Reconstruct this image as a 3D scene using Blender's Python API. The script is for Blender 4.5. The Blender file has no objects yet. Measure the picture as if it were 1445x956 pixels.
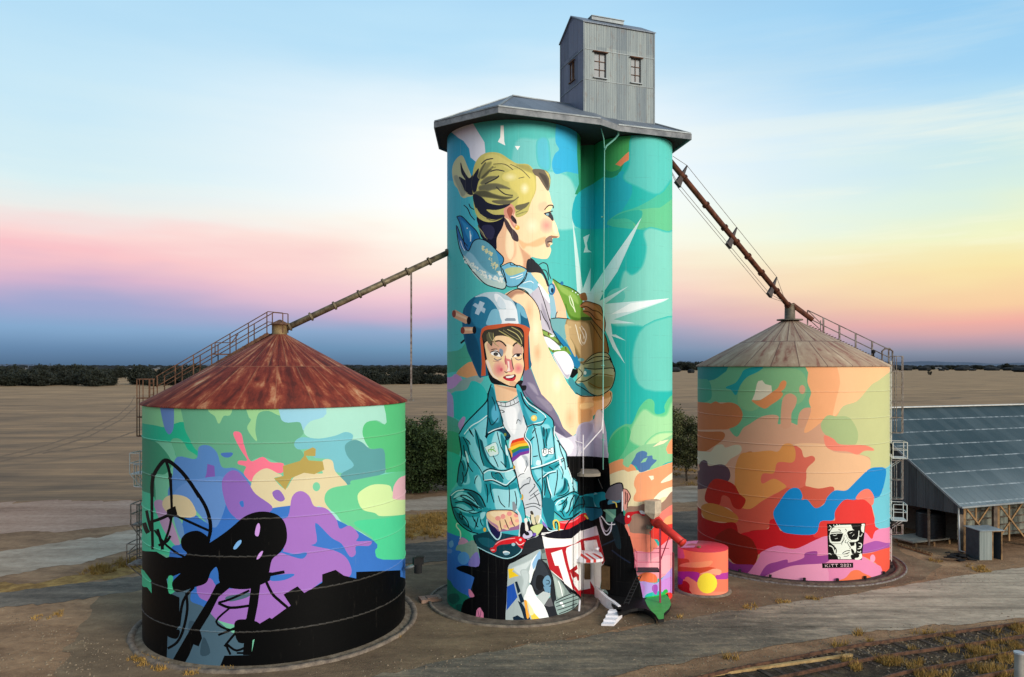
import bpy, bmesh, math, random
import numpy as np
from mathutils import Vector, Matrix, geometry, noise
R_ = math.radians
random.seed(7)
SC = bpy.context.scene
COL = SC.collection

# ---------------------------------------------------------------- camera
FPX, HY, CX, CAMZ = 1080.0, 516.0, 722.5, 13.0
cam = bpy.data.cameras.new('camera'); camo = bpy.data.objects.new('camera', cam); COL.objects.link(camo)
cam.sensor_width = 36.0; cam.lens = FPX/1445*36.0
cam.shift_y = (HY-478.0)/1445.0
cam.clip_start = 0.1; cam.clip_end = 20000
camo.location = (0, 0, CAMZ); camo.rotation_euler = (R_(90), 0, 0)
SC.camera = camo

# ---------------------------------------------------------------- sky, sun, exposure
SUN_EL, SUN_AZ = 18.0, 134.0          # degrees; azimuth clockwise from +Y
w = bpy.data.worlds.new('World'); SC.world = w; w.use_nodes = True
nt = w.node_tree; nt.nodes.clear()
def N(t, **k):
    n = nt.nodes.new(t)
    for a, b in k.items(): setattr(n, a, b)
    return n
def ramp(node, stops):
    cr = node.color_ramp
    while len(cr.elements) > 1: cr.elements.remove(cr.elements[-1])
    cr.elements[0].position = stops[0][0]; cr.elements[0].color = stops[0][1]
    for p, c in stops[1:]:
        e = cr.elements.new(p); e.color = c
def s2l(v):
    v /= 255.0
    return v/12.92 if v <= 0.04045 else ((v+0.055)/1.055)**2.4
def rgb(r, g, b, k=1.0): return (s2l(r)*k, s2l(g)*k, s2l(b)*k, 1)
def hx(h, k=1.0): return rgb(int(h[1:3], 16), int(h[3:5], 16), int(h[5:7], 16), k)
tc = N('ShaderNodeTexCoord'); sx = N('ShaderNodeSeparateXYZ'); nt.links.new(tc.outputs['Generated'], sx.inputs[0])
def M(op, a, b=None, c=None):
    n = N('ShaderNodeMath', operation=op)
    for i, v in enumerate((a, b, c)):
        if v is None: continue
        if isinstance(v, (int, float)): n.inputs[i].default_value = v
        else: nt.links.new(v, n.inputs[i])
    return n.outputs[0]
X, Y, Z = sx.outputs
# broken, streaky elevation so the bands are not ruled lines
mp = N('ShaderNodeMapping'); mp.inputs['Scale'].default_value = (1.6, 1.6, 9.0); mp.inputs['Rotation'].default_value = (0.0, R_(-7), 0.0)
nt.links.new(tc.outputs['Generated'], mp.inputs[0])
nz = N('ShaderNodeTexNoise'); nz.inputs['Scale'].default_value = 1.3; nz.inputs['Detail'].default_value = 4; nt.links.new(mp.outputs[0], nz.inputs[0])
wob = M('MULTIPLY', M('SUBTRACT', nz.outputs['Fac'], 0.5), 0.15)
el0 = M('MAXIMUM', Z, 0.0)
el = M('ADD', el0, M('MULTIPLY', wob, M('MINIMUM', M('MULTIPLY', el0, 6.0), 1.0)))
az = M('DIVIDE', X, M('MAXIMUM', M('ABSOLUTE', Y), 0.05))
side = N('ShaderNodeMapRange', interpolation_type='SMOOTHSTEP'); nt.links.new(az, side.inputs[0])
side.inputs['From Min'].default_value = -0.62; side.inputs['From Max'].default_value = 0.72
left = N('ShaderNodeValToRGB'); right = N('ShaderNodeValToRGB'); mid = N('ShaderNodeValToRGB')
ramp(left, [(0.0, rgb(70, 102, 136)), (0.018, rgb(90, 128, 168)), (0.042, rgb(122, 160, 200)), (0.066, rgb(152, 160, 202)), (0.092, rgb(206, 172, 200)), (0.12, rgb(246, 186, 193)),
            (0.145, rgb(249, 208, 206)), (0.175, rgb(234, 232, 228)), (0.22, rgb(214, 236, 240)), (0.30, rgb(194, 228, 245)), (0.42, rgb(176, 218, 243)), (0.6, rgb(165, 192, 218)), (1.0, rgb(140, 165, 195))])
ramp(mid, [(0.0, rgb(80, 112, 146)), (0.02, rgb(104, 146, 182)), (0.045, rgb(140, 164, 200)), (0.066, rgb(204, 172, 200)), (0.095, rgb(243, 200, 208)), (0.13, rgb(252, 228, 214)),
           (0.165, rgb(255, 252, 240)), (0.20, rgb(255, 255, 253)), (0.27, rgb(252, 254, 255)), (0.33, rgb(226, 242, 250)), (0.40, rgb(184, 224, 247)), (0.50, rgb(160, 208, 242)), (0.65, rgb(160, 190, 220)), (1.0, rgb(140, 165, 195))])
ramp(right, [(0.0, rgb(96, 108, 130)), (0.014, rgb(134, 140, 160)), (0.032, rgb(196, 158, 168)), (0.05, rgb(240, 172, 160)), (0.072, rgb(247, 204, 158)), (0.10, rgb(248, 228, 165)),
             (0.14, rgb(240, 243, 196)), (0.19, rgb(216, 238, 224)), (0.25, rgb(190, 226, 240)), (0.31, rgb(166, 214, 243)), (0.40, rgb(146, 202, 240)), (0.6, rgb(150, 184, 216)), (1.0, rgb(140, 165, 195))])
for r in (left, mid, right): nt.links.new(el, r.inputs[0])
def mixc(f, a, b):
    n = N('ShaderNodeMix', data_type='RGBA'); nt.links.new(f, n.inputs[0]); nt.links.new(a, n.inputs[6]); nt.links.new(b, n.inputs[7]); return n.outputs[2]
f1 = M('MINIMUM', M('MULTIPLY', side.outputs[0], 3.2), 1.0); f2 = M('MAXIMUM', M('DIVIDE', M('SUBTRACT', side.outputs[0], 0.55), 0.45), 0.0)
skyc = mixc(f2, mixc(f1, left.outputs[0], mid.outputs[0]), right.outputs[0])
# thin high cloud streaks
mp2 = N('ShaderNodeMapping'); mp2.inputs['Scale'].default_value = (0.9, 0.9, 12.0); mp2.inputs['Rotation'].default_value = (0.0, R_(15), 0.0); nt.links.new(tc.outputs['Generated'], mp2.inputs[0])
nz2 = N('ShaderNodeTexNoise'); nz2.inputs['Scale'].default_value = 2.0; nz2.inputs['Detail'].default_value = 6; nz2.inputs['Roughness'].default_value = 0.6; nt.links.new(mp2.outputs[0], nz2.inputs[0])
cm = N('ShaderNodeMapRange'); nt.links.new(nz2.outputs['Fac'], cm.inputs[0]); cm.inputs['From Min'].default_value = 0.46; cm.inputs['From Max'].default_value = 0.66; cm.inputs['To Max'].default_value = 0.75
cband = N('ShaderNodeMapRange'); nt.links.new(el0, cband.inputs[0]); cband.inputs['From Min'].default_value = 0.07; cband.inputs['From Max'].default_value = 0.14
wht = N('ShaderNodeRGB'); wht.outputs[0].default_value = rgb(255, 252, 228)
cr_ = N('ShaderNodeMapRange'); nt.links.new(az, cr_.inputs[0]); cr_.inputs['From Min'].default_value = 0.1; cr_.inputs['From Max'].default_value = 0.6; cr_.inputs['To Min'].default_value = 0.12
fade = N('ShaderNodeMapRange'); nt.links.new(el0, fade.inputs[0]); fade.inputs['From Min'].default_value = 0.20; fade.inputs['From Max'].default_value = 0.34; fade.inputs['To Min'].default_value = 1.0; fade.inputs['To Max'].default_value = 0.25
skyc = mixc(M('MULTIPLY', M('MULTIPLY', cm.outputs[0], fade.outputs[0]), M('MULTIPLY', cband.outputs[0], cr_.outputs[0])), skyc, wht.outputs[0])
sky = N('ShaderNodeTexSky', sky_type='NISHITA', sun_disc=False); sky.sun_elevation = R_(SUN_EL); sky.sun_rotation = R_(SUN_AZ)
bgs = N('ShaderNodeBackground'); bgs.inputs[1].default_value = 0.006; nt.links.new(sky.outputs[0], bgs.inputs[0])
bg = N('ShaderNodeBackground'); bg.inputs[1].default_value = 1.0; nt.links.new(skyc, bg.inputs[0])
add = N('ShaderNodeAddShader'); out = N('ShaderNodeOutputWorld')
nt.links.new(bg.outputs[0], add.inputs[0]); nt.links.new(bgs.outputs[0], add.inputs[1]); nt.links.new(add.outputs[0], out.inputs[0])

sl = bpy.data.lights.new('sun', 'SUN'); sl.energy = 3.5; sl.angle = R_(28); sl.color = (1.0, 0.89, 0.77)
so = bpy.data.objects.new('sun', sl); COL.objects.link(so)
a, e = R_(SUN_AZ), R_(SUN_EL)
sd = Vector((math.sin(a)*math.cos(e), math.cos(a)*math.cos(e), math.sin(e)))
so.rotation_euler = sd.to_track_quat('Z', 'Y').to_euler()
SC.view_settings.view_transform = 'Standard'; SC.view_settings.look = 'None'; SC.view_settings.gamma = 1
SC.view_settings.use_curve_mapping = False; SC.view_settings.exposure = 0.0

# ---------------------------------------------------------------- helpers
def G(x, y, z=0.0):            # ground point seen at photo pixel x,y
    d = (CAMZ-z)*FPX/(y-HY); return Vector(((x-CX)/FPX*d, d, z))
def P(x, y, d):                # point at depth d
    return Vector(((x-CX)/FPX*d, d, CAMZ-(y-HY)/FPX*d))
def HT(z0, y0, y1, d): return z0+(y0-y1)/FPX*d
U = Vector((math.cos(R_(20)), math.sin(R_(20)), 0)); V = Vector((-math.sin(R_(20)), math.cos(R_(20)), 0)); K = Vector((0, 0, 1))

class MB:
    def __init__(s): s.v = []; s.f = []; s.m = []
    def poly(s, pts, m=0):
        i = len(s.v); s.v += [tuple(p) for p in pts]; s.f.append(tuple(range(i, i+len(pts)))); s.m.append(m); return s
    def hexa(s, b, t, m=0):      # b, t: 4 points each, same order
        i = len(s.v); s.v += [tuple(p) for p in b]+[tuple(p) for p in t]; n = len(b)
        s.f.append(tuple(i+k for k in reversed(range(n)))); s.f.append(tuple(i+n+k for k in range(n)))
        for k in range(n): s.f.append((i+k, i+(k+1) % n, i+n+(k+1) % n, i+n+k))
        s.m += [m]*(n+2); return s
    def box(s, c, sx, sy, sz, a=Vector((1, 0, 0)), b=Vector((0, 1, 0)), up=K, m=0):
        c = Vector(c); q = [c-a*sx/2-b*sy/2, c+a*sx/2-b*sy/2, c+a*sx/2+b*sy/2, c-a*sx/2+b*sy/2]
        return s.hexa([p-up*sz/2 for p in q], [p+up*sz/2 for p in q], m)
    def bar(s, p, q, w=0.05, h=None, m=0):
        p, q = Vector(p), Vector(q); h = h or w; d = (q-p); L = d.length
        if L < 1e-6: return s
        d /= L; a = d.cross(K)
        if a.length < 1e-3: a = Vector((1, 0, 0))
        a.normalize(); b = a.cross(d)
        o = [(-w/2, -h/2), (w/2, -h/2), (w/2, h/2), (-w/2, h/2)]
        return s.hexa([p+a*x+b*y for x, y in o], [q+a*x+b*y for x, y in o], m)
    def tube(s, pts, r, n=8, m=0, r2=None):
        pts = [Vector(p) for p in pts]; i0 = len(s.v); rr = r2 if r2 is not None else r
        for k, p in enumerate(pts):
            d = (pts[min(k+1, len(pts)-1)]-pts[max(k-1, 0)]).normalized()
            a = d.cross(K)
            if a.length < 1e-2: a = Vector((1, 0, 0))
            a.normalize(); b = a.cross(d); q = r+(rr-r)*k/max(1, len(pts)-1)
            for j in range(n):
                t = 2*math.pi*j/n; s.v.append(tuple(p+(a*math.cos(t)+b*math.sin(t))*q))
        for k in range(len(pts)-1):
            for j in range(n):
                s.f.append((i0+k*n+j, i0+k*n+(j+1) % n, i0+(k+1)*n+(j+1) % n, i0+(k+1)*n+j)); s.m.append(m)
        s.f.append(tuple(i0+j for j in reversed(range(n)))); s.m.append(m)
        s.f.append(tuple(i0+(len(pts)-1)*n+j for j in range(n))); s.m.append(m); return s
    def lathe(s, c, prof, n=48, m=0, a0=0, a1=2*math.pi):
        c = Vector(c); i0 = len(s.v); full = abs(a1-a0-2*math.pi) < 1e-6; nn = n if full else n+1
        for r, z in prof:
            for j in range(nn):
                t = a0+(a1-a0)*j/n; s.v.append((c.x+r*math.cos(t), c.y+r*math.sin(t), c.z+z))
        for k in range(len(prof)-1):
            for j in range(n):
                j2 = (j+1) % nn; s.f.append((i0+k*nn+j, i0+k*nn+j2, i0+(k+1)*nn+j2, i0+(k+1)*nn+j)); s.m.append(m)
        return s
    def build(s, name, mat, parent=None, smooth=False):
        me = bpy.data.meshes.new(name); me.from_pydata(s.v, [], s.f)
        mats = mat if isinstance(mat, (list, tuple)) else [mat]
        for q in mats: me.materials.append(q)
        if len(mats) > 1: me.polygons.foreach_set('material_index', s.m)
        if smooth: me.polygons.foreach_set('use_smooth', [True]*len(me.polygons))
        me.update()
        o = bpy.data.objects.new(name, me); COL.objects.link(o)
        if parent:
            o.parent = parent
            root = parent
            off = Vector(parent.location)
            while root.parent: root = root.parent; off += root.location
            o.location = -off if True else o.location
        return o
def thing(name, label, cat, loc=(0, 0, 0), group=None):
    o = bpy.data.objects.new(name, None); COL.objects.link(o); o.location = loc; o.empty_display_size = 0.3
    o['label'] = label; o['category'] = cat
    if group: o['group'] = group
    return o
def tag(o, label, cat, group=None):
    o['label'] = label; o['category'] = cat
    if group: o['group'] = group
    return o
def copy_tree(o, parent=None):
    c = o.copy(); COL.objects.link(c); c.parent = parent
    for ch in o.children: copy_tree(ch, c)
    return c

# ---------------------------------------------------------------- materials
class NT:
    def __init__(s, name):
        s.m = bpy.data.materials.new(name); s.m.use_nodes = True; s.t = s.m.node_tree; s.t.nodes.clear()
        s.out = s.t.nodes.new('ShaderNodeOutputMaterial'); s.b = s.t.nodes.new('ShaderNodeBsdfPrincipled'); s.t.links.new(s.b.outputs[0], s.out.inputs[0])
        s.b.inputs['Specular IOR Level'].default_value = 0.3
    def n(s, t, ins=None, **k):
        n = s.t.nodes.new(t)
        for a, b in k.items(): setattr(n, a, b)
        for a, b in (ins or {}).items():
            if hasattr(b, 'is_linked') or isinstance(b, bpy.types.NodeSocket): s.t.links.new(b, n.inputs[a])
            else: n.inputs[a].default_value = b
        return n
    def math(s, op, a, b=0.0, c=0.0): return s.n('ShaderNodeMath', {0: a, 1: b, 2: c}, operation=op).outputs[0]
    def mix(s, f, a, b, bt='MIX'):
        return s.n('ShaderNodeMix', {0: f, 6: a, 7: b}, data_type='RGBA', blend_type=bt).outputs[2]
    def noise(s, vec, scale, detail=4, rough=0.55, dist=0.0):
        return s.n('ShaderNodeTexNoise', {0: vec, 'Scale': scale, 'Detail': detail, 'Roughness': rough, 'Distortion': dist}).outputs['Fac']
    def mapr(s, v, a, b, c=0.0, d=1.0): return s.n('ShaderNodeMapRange', {0: v, 1: a, 2: b, 3: c, 4: d}).outputs[0]
    def mapping(s, vec, scale=(1, 1, 1), rot=(0, 0, 0), loc=(0, 0, 0)):
        return s.n('ShaderNodeMapping', {'Vector': vec, 'Scale': scale, 'Rotation': rot, 'Location': loc}).outputs[0]
    def pos(s): return s.n('ShaderNodeNewGeometry').outputs['Position']
    def obj(s): return s.n('ShaderNodeTexCoord').outputs['Object']
    def bump(s, h, strength=0.3, dist=0.02):
        o = s.n('ShaderNodeBump', {'Height': h, 'Strength': strength, 'Distance': dist}).outputs[0]; s.t.links.new(o, s.b.inputs['Normal'])
    def col(s, c):
        if isinstance(c, bpy.types.NodeSocket): s.t.links.new(c, s.b.inputs['Base Color'])
        else: s.b.inputs['Base Color'].default_value = c
    def rough(s, r):
        if isinstance(r, bpy.types.NodeSocket): s.t.links.new(r, s.b.inputs['Roughness'])
        else: s.b.inputs['Roughness'].default_value = r
def simple(name, c1, c2, scale=3.0, rough=0.7, metal=0.0, stretch=(1, 1, 1), bump=0.2, lo=0.35, hi=0.65, bd=0.02):
    t = NT(name); p = t.mapping(t.pos(), stretch)
    n1 = t.noise(p, scale, 6, 0.6); n2 = t.noise(t.pos(), scale*7, 3)
    f = t.mapr(t.math('ADD', n1, t.math('MULTIPLY', n2, 0.25)), lo+0.12, hi+0.12)
    t.col(t.mix(f, c1, c2)); t.rough(rough); t.b.inputs['Metallic'].default_value = metal
    t.bump(n2, bump, bd); return t.m

def paint_mat(name, vert=True, streak=0.10, rough=0.55):
    t = NT(name)
    a = t.n('ShaderNodeVertexColor', layer_name='Col').outputs[0]
    p = t.pos()
    st = t.noise(t.mapping(p, (2.2, 2.2, 0.05) if vert else (0.35, 0.35, 0.35)), 2.2, 5, 0.6)
    fine = t.noise(t.mapping(p, (1, 1, 0.35)), 9.0, 4, 0.6)
    big = t.noise(p, 0.35, 3)
    v = t.math('ADD', t.math('MULTIPLY', st, streak*1.6), t.math('ADD', t.math('MULTIPLY', fine, streak*0.7), t.math('MULTIPLY', big, streak*1.4)))
    v = t.math('ADD', v, 1.0-streak*1.85)
    hsv = t.n('ShaderNodeHueSaturation', {'Hue': 0.5, 'Saturation': 1.0, 'Value': v, 'Fac': 1.0, 'Color': a}).outputs[0]
    # chalky grime specks
    dirt = t.mapr(t.noise(t.mapping(p, (1, 1, 0.25)), 3.5, 8, 0.7), 0.66, 0.80, 0.0, 0.22)
    cc = t.mix(dirt, hsv, hx('#8d8376'))
    zz = t.n('ShaderNodeSeparateXYZ', {0: p}).outputs[2]
    if vert:      # pour lines, water marks running down from them
        fr = t.math('FRACT', t.math('ADD', t.math('DIVIDE', zz, 1.22), t.math('MULTIPLY', t.noise(p, 1.5, 2), 0.03)))
        ln = t.math('MULTIPLY', t.math('LESS_THAN', fr, 0.03), t.mapr(t.noise(p, 2.5, 3), 0.45, 0.6, 0.0, 0.12))
        cc = t.mix(ln, cc, hx('#4b4a44'))
        run = t.mapr(t.noise(t.mapping(p, (4.0, 4.0, 0.03)), 2.0, 6, 0.7), 0.60, 0.78, 0.0, 0.20)
        cc = t.mix(run, cc, hx('#d8d8cc'))
        run = t.mapr(t.noise(t.mapping(p, (5.0, 5.0, 0.05), (0, 0, 1)), 1.7, 6, 0.7), 0.60, 0.78, 0.0, 0.22)
        cc = t.mix(run, cc, hx('#3a3a36'))
    else:
        sc = t.mapr(t.noise(t.mapping(p, (1.2, 1.2, 0.12)), 2.5, 8, 0.75), 0.62, 0.80, 0.0, 0.16)
        cc = t.mix(sc, cc, hx('#a49a8c'))
    t.col(cc)
    t.rough(rough); t.b.inputs['Specular IOR Level'].default_value = 0.10
    h = t.math('ADD', t.noise(t.mapping(p, (3.2, 3.2, 0.04) if vert else (1, 1, 1)), 2.4, 3), t.math('MULTIPLY', fine, 0.3))
    t.bump(h, 0.25 if vert else 0.12, 0.03)
    return t.m
def corr_mat(name, axis, c1, c2, c3, pitch=0.11, sheet=0.76, rowz=2.4, metal=0.35, rough=0.5, rust=0.0):
    """corrugated sheet; axis = horizontal direction along which sheets repeat"""
    t = NT(name); p = t.pos()
    u = t.n('ShaderNodeVectorMath', {0: p, 1: tuple(axis)}, operation='DOT_PRODUCT').outputs['Value']
    z = t.n('ShaderNodeSeparateXYZ', {0: p}).outputs[2]
    cell = t.n('ShaderNodeCombineXYZ', {0: t.math('FLOOR', t.math('DIVIDE', u, sheet)), 1: t.math('FLOOR', t.math('DIVIDE', z, rowz)), 2: 0.0}).outputs[0]
    wn = t.n('ShaderNodeTexWhiteNoise', {0: cell}).outputs[0]
    st = t.noise(t.mapping(p, (3, 3, 0.25)), 2.0, 5)
    f = t.mapr(t.math('ADD', t.math('MULTIPLY', wn, 0.55), t.math('MULTIPLY', st, 0.9)), 0.35, 1.1)
    c = t.mix(f, c1, c2)
    edge = t.math('LESS_THAN', t.math('FRACT', t.math('DIVIDE', u, sheet)), 0.05)
    c = t.mix(t.math('MULTIPLY', edge, 0.45), c, c3)
    rs = t.mapr(t.noise(t.mapping(p, (2, 2, 0.6)), 2.5, 7, 0.65), 0.56, 0.74, 0.0, 0.5+rust)
    c = t.mix(rs, c, hx('#6d5548')) if rust > 0 else c
    t.col(c); t.rough(rough); t.b.inputs['Metallic'].default_value = metal
    t.bump(t.math('SINE', t.math('MULTIPLY', u, 2*math.pi/pitch)), 0.5, 0.02)
    return t.m
# ---------------------------------------------------------------- painted walls
# A painting is a list of flat colour shapes (survey coordinates of the artwork as it lies on the walls);
# the wall mesh itself is cut along every painted edge and each face carries its paint colour.
def smooth_closed(p, sub=4):
    n = len(p); o = []
    for i in range(n):
        a, b, c, d = p[i-1], p[i], p[(i+1) % n], p[(i+2) % n]
        for k in range(sub):
            t = k/sub; t2 = t*t; t3 = t2*t
            o.append(tuple(0.5*((2*b[j])+(-a[j]+c[j])*t+(2*a[j]-5*b[j]+4*c[j]-d[j])*t2+(-a[j]+3*b[j]-3*c[j]+d[j])*t3) for j in (0, 1)))
    return o
def smooth_open(p, sub=4):
    if len(p) < 3: return p
    q = [p[0]]+p+[p[-1]]; o = []
    for i in range(1, len(q)-2):
        a, b, c, d = q[i-1], q[i], q[i+1], q[i+2]
        for k in range(sub):
            t = k/sub; t2 = t*t; t3 = t2*t
            o.append(tuple(0.5*((2*b[j])+(-a[j]+c[j])*t+(2*a[j]-5*b[j]+4*c[j]-d[j])*t2+(-a[j]+3*b[j]-3*c[j]+d[j])*t3) for j in (0, 1)))
    o.append(p[-1]); return o
def stroke_poly(p, w, taper=True):
    L, Rr = [], []; n = len(p)
    for i, (x, y) in enumerate(p):
        x0, y0 = p[max(0, i-1)]; x1, y1 = p[min(n-1, i+1)]
        dx, dy = x1-x0, y1-y0; l = math.hypot(dx, dy) or 1
        k = w/2*(1.0 if not taper else ((0.85 if w > 2 else 0.7)+(0.15 if w > 2 else 0.3)*math.sin(math.pi*min(1, max(0, (i+0.5)/n)))**0.5))
        L.append((x-dy/l*k, y+dx/l*k)); Rr.append((x+dy/l*k, y-dx/l*k))
    return L+Rr[::-1]
def grow(p, d):
    n = len(p); A = sum(p[i-1][0]*p[i][1]-p[i][0]*p[i-1][1] for i in range(n)); sg = 1 if A > 0 else -1; o = []
    for i in range(n):
        x0, y0 = p[i-1]; x1, y1 = p[(i+1) % n]; dx, dy = x1-x0, y1-y0; l = math.hypot(dx, dy) or 1
        o.append((p[i][0]+dy/l*d*sg, p[i][1]-dx/l*d*sg))
    return o
SOFT = {}
for rim, fw, cs in (('#fbdcb0', 2.2, '#f3c49c #dba985 #ecbf8e #fde8c0 #f6cca6 #fdebc4 #ffeec8'), ('#c4bc6c', 2.2, '#dccf74 #d2c878 #a8a05c #8c8858'), ('#9a9460', 1.8, '#44433c #6a6850 #55533e'),
                    ('#77744c', 1.2, '#6b6750'), ('#4c4a3c', 0.9, '#1f2233'), ('#fbdab0', 2.6, '#b98a70 #f2c692'), ('#f2c692', 2.2, '#deb07a'), ('#e2b884', 1.8, '#f8dba4 #d09c60'),
                    ('#3fb0bf', 1.6, '#86d2de #9fdfe8 #a4e2ea #6cc6d2'), ('#3299a8', 1.0, '#16808c #1c8c9a #16707c'), ('#1c7a8c', 2.0, '#5ab4d0'), ('#2a93a6', 1.6, '#4fb4c4'),
                    ('#1d8f9c', 1.4, '#7ed2de #4fb8c6 #0f5a66'), ('#2a9fae', 1.4, '#8ad8e2 #bfeaf0'), ('#7d6a42', 2.4, '#b89c70 #8c6e40'), ('#a4a880', 1.8, '#4f9aa4 #8a9472 #7f7c50 #c4c4a4'),
                    ('#6d9a3c', 1.8, '#8fb458 #4a7424'), ('#5f9fb2', 1.6, '#8bbccc'), ('#1b6fa6', 1.4, '#2f8fc0'), ('#77708a', 2.0, '#9a93a8 #8b8499 #5e5874'), ('#d3d0e0', 2.2, '#f0eef6 #b4aec4 #eeecf4 #bab6c8'),
                    ('#1a5f80', 1.6, '#2a7898 #114a68'), ('#d4c898', 1.6, '#9a9c84'), ('#dde3e6', 1.8, '#bcc6ce #c6ced4 #f4f6f8 #b0bac2'), ('#f6d3a4', 1.8, '#fbe4c0 #d9a88c #d2a894 #fbe4d8'), ('#6e6454', 1.4, '#4c463e'),
                    ('#52bdb8', 3.0, '#72c7c4 #8fd2cb #57bdd0'), ('#24b3aa', 3.0, '#7ccdbe #6ac8ba #58c2b9'), ('#5fc58d', 3.0, '#9fd9a2 #b9e2a8'), ('#7e908c', 2.0, '#a8b8b2'), ('#a9b8b8', 2.0, '#c2d0d0 #d0dcdc'), ('#eceef4', 1.6, '#b4b0c0'), ('#c4c0cc', 1.8, '#9c98a8'), ('#a8764c', 1.0, '#c08c5e'), ('#eec39a', 1.6, '#d9a680'), ('#f3cda0', 1.2, '#fbdfb8 #b07c9c')):
    for c_ in cs.split(): SOFT[c_] = (rim, fw)
def parse(txt, g=0.0):
    out = []; ox = oy = 0.0; s = 1.0
    for ln in txt.strip().splitlines():
        q = ln.split()
        if not q or q[0] == '//': continue
        if q[0] == 'T': ox, oy, s = float(q[1]), float(q[2]), float(q[3]); continue
        if q[0] == 'SPECK':
            rs = random.Random(3)
            for (x0, y0, x1, y1, n, c) in ((400, 235, 470, 300, 26, '#c9cba0'), (450, 300, 515, 420, 34, '#c9cba0'), (270, 310, 340, 380, 24, '#dfe8dc'),
                                           (330, 370, 430, 450, 34, '#dfe8dc'), (420, 430, 545, 490, 44, '#e4ece4'), (520, 400, 552, 470, 14, '#e4ece4')):
                for _ in range(n):
                    u = rs.random(); x = x0+(x1-x0)*u; y = y0+(y1-y0)*min(1, max(0, u*0.6+rs.random()*0.5)); r = 2.5+rs.random()*7
                    out.append((c, [(ox+(x+r*(0.6+0.6*rs.random())*math.cos(k*math.pi/3.5))/s, oy+(y+r*(0.6+0.7*rs.random())*math.sin(k*math.pi/3.5))/s) for k in range(7)]))
            continue
        if q[0] == 'RAINBOW':
            Lp = [(618, 432), (605, 462), (600, 490), (603, 520), (606, 552), (609, 584), (620, 618)]
            Rp = [(716, 405), (724, 430), (746, 452), (756, 474), (763, 496), (764, 516), (761, 541)]
            Mp = [(665, 416), (665, 441), (672, 461), (680, 484), (684, 508), (686, 533), (690, 560)]
            for k, c in enumerate(('#d83a26', '#ee8a2c', '#f2c83a', '#3f8a3c', '#2a5ab0', '#7c3a94')):
                p = [Lp[k], Mp[k], Rp[k], Rp[k+1], Mp[k+1], Lp[k+1]]
                out.append((c, [(ox+x/s, oy+y/s) for x, y in p]))
            continue
        if g == 0.15 and q[0] == 'P' and q[1] in SOFT and len(q) > 9: q = ['B', SOFT[q[1]][0], q[1], str(SOFT[q[1]][1])]+q[2:]
        c = q[1]
        if q[0] == 'G':          # soft spot: rim colour to core colour in rings
            c2 = q[2]; cx, cy, rx, ry = [float(a) for a in q[3:7]]; nn = 6
            A_ = [int(c[i:i+2], 16) for i in (1, 3, 5)]; B_ = [int(c2[i:i+2], 16) for i in (1, 3, 5)]
            for k in range(nn):
                f = (k+0.6)/nn; hcol = '#%02x%02x%02x' % tuple(int(a+(b-a)*f) for a, b in zip(A_, B_)); r_ = 1-k/nn
                out.append((hcol, [(ox+(cx+rx*r_*math.cos(t*math.pi/10))/s, oy+(cy+ry*r_*math.sin(t*math.pi/10))/s) for t in range(20)]))
            continue
        if q[0] == 'B':          # airbrushed patch: rim colour, core colour, feather width
            fw = float(q[3]); v = [float(a) for a in q[4:]]; p = smooth_closed([(ox+x/s, oy+y/s) for x, y in zip(v[0::2], v[1::2])])
            A_ = [int(c[i:i+2], 16) for i in (1, 3, 5)]; B_ = [int(q[2][i:i+2], 16) for i in (1, 3, 5)]
            for k in range(5):
                f = (k+1)/5; out.append(('#%02x%02x%02x' % tuple(int(a+(b-a)*f) for a, b in zip(A_, B_)), grow(p, fw*(0.4-k/4))))
            continue
        if q[0] in 'SL':
            wd = float(q[2]); v = [float(a) for a in q[3:]]
        else: v = [float(a) for a in q[2:]]
        if q[0] == 'E':
            cx, cy, rx, ry = v; p = [(cx+rx*math.cos(t*math.pi/8), cy+ry*math.sin(t*math.pi/8)) for t in range(16)]
        else: p = list(zip(v[0::2], v[1::2]))
        p = [(ox+x/s, oy+y/s) for x, y in p]
        if q[0] == 'P': p = grow(smooth_closed(p), g)
        elif q[0] == 'S': p = stroke_poly(smooth_open(p), wd*(1.5 if g == 0.15 and wd < 1.6 and int(c[1:3], 16) < 80 else (1.3 if g == 0.5 and wd > 2 else 1.15)))
        elif q[0] == 'L': p = stroke_poly(p, wd, False)
        out.append((c, p))
    return out
def clip_half(p, ax, val, keep_ge):
    o = []; n = len(p)
    for i in range(n):
        a, b = p[i], p[(i+1) % n]; ia = (a[ax] >= val) == keep_ge or a[ax] == val; ib = (b[ax] >= val) == keep_ge or b[ax] == val
        if ia: o.append(a)
        if ia != ib and a[ax] != b[ax]:
            t = (val-a[ax])/(b[ax]-a[ax]); q = [a[0]+(b[0]-a[0])*t, a[1]+(b[1]-a[1])*t]; q[ax] = val; o.append(tuple(q))
    return o
def densify(p, step=5.0):
    o = []; n = len(p)
    for i in range(n):
        a, b = p[i], p[(i+1) % n]; l = math.hypot(b[0]-a[0], b[1]-a[1]); k = max(1, int(l/step))
        for j in range(k): o.append((a[0]+(b[0]-a[0])*j/k, a[1]+(b[1]-a[1])*j/k))
    return o
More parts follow.
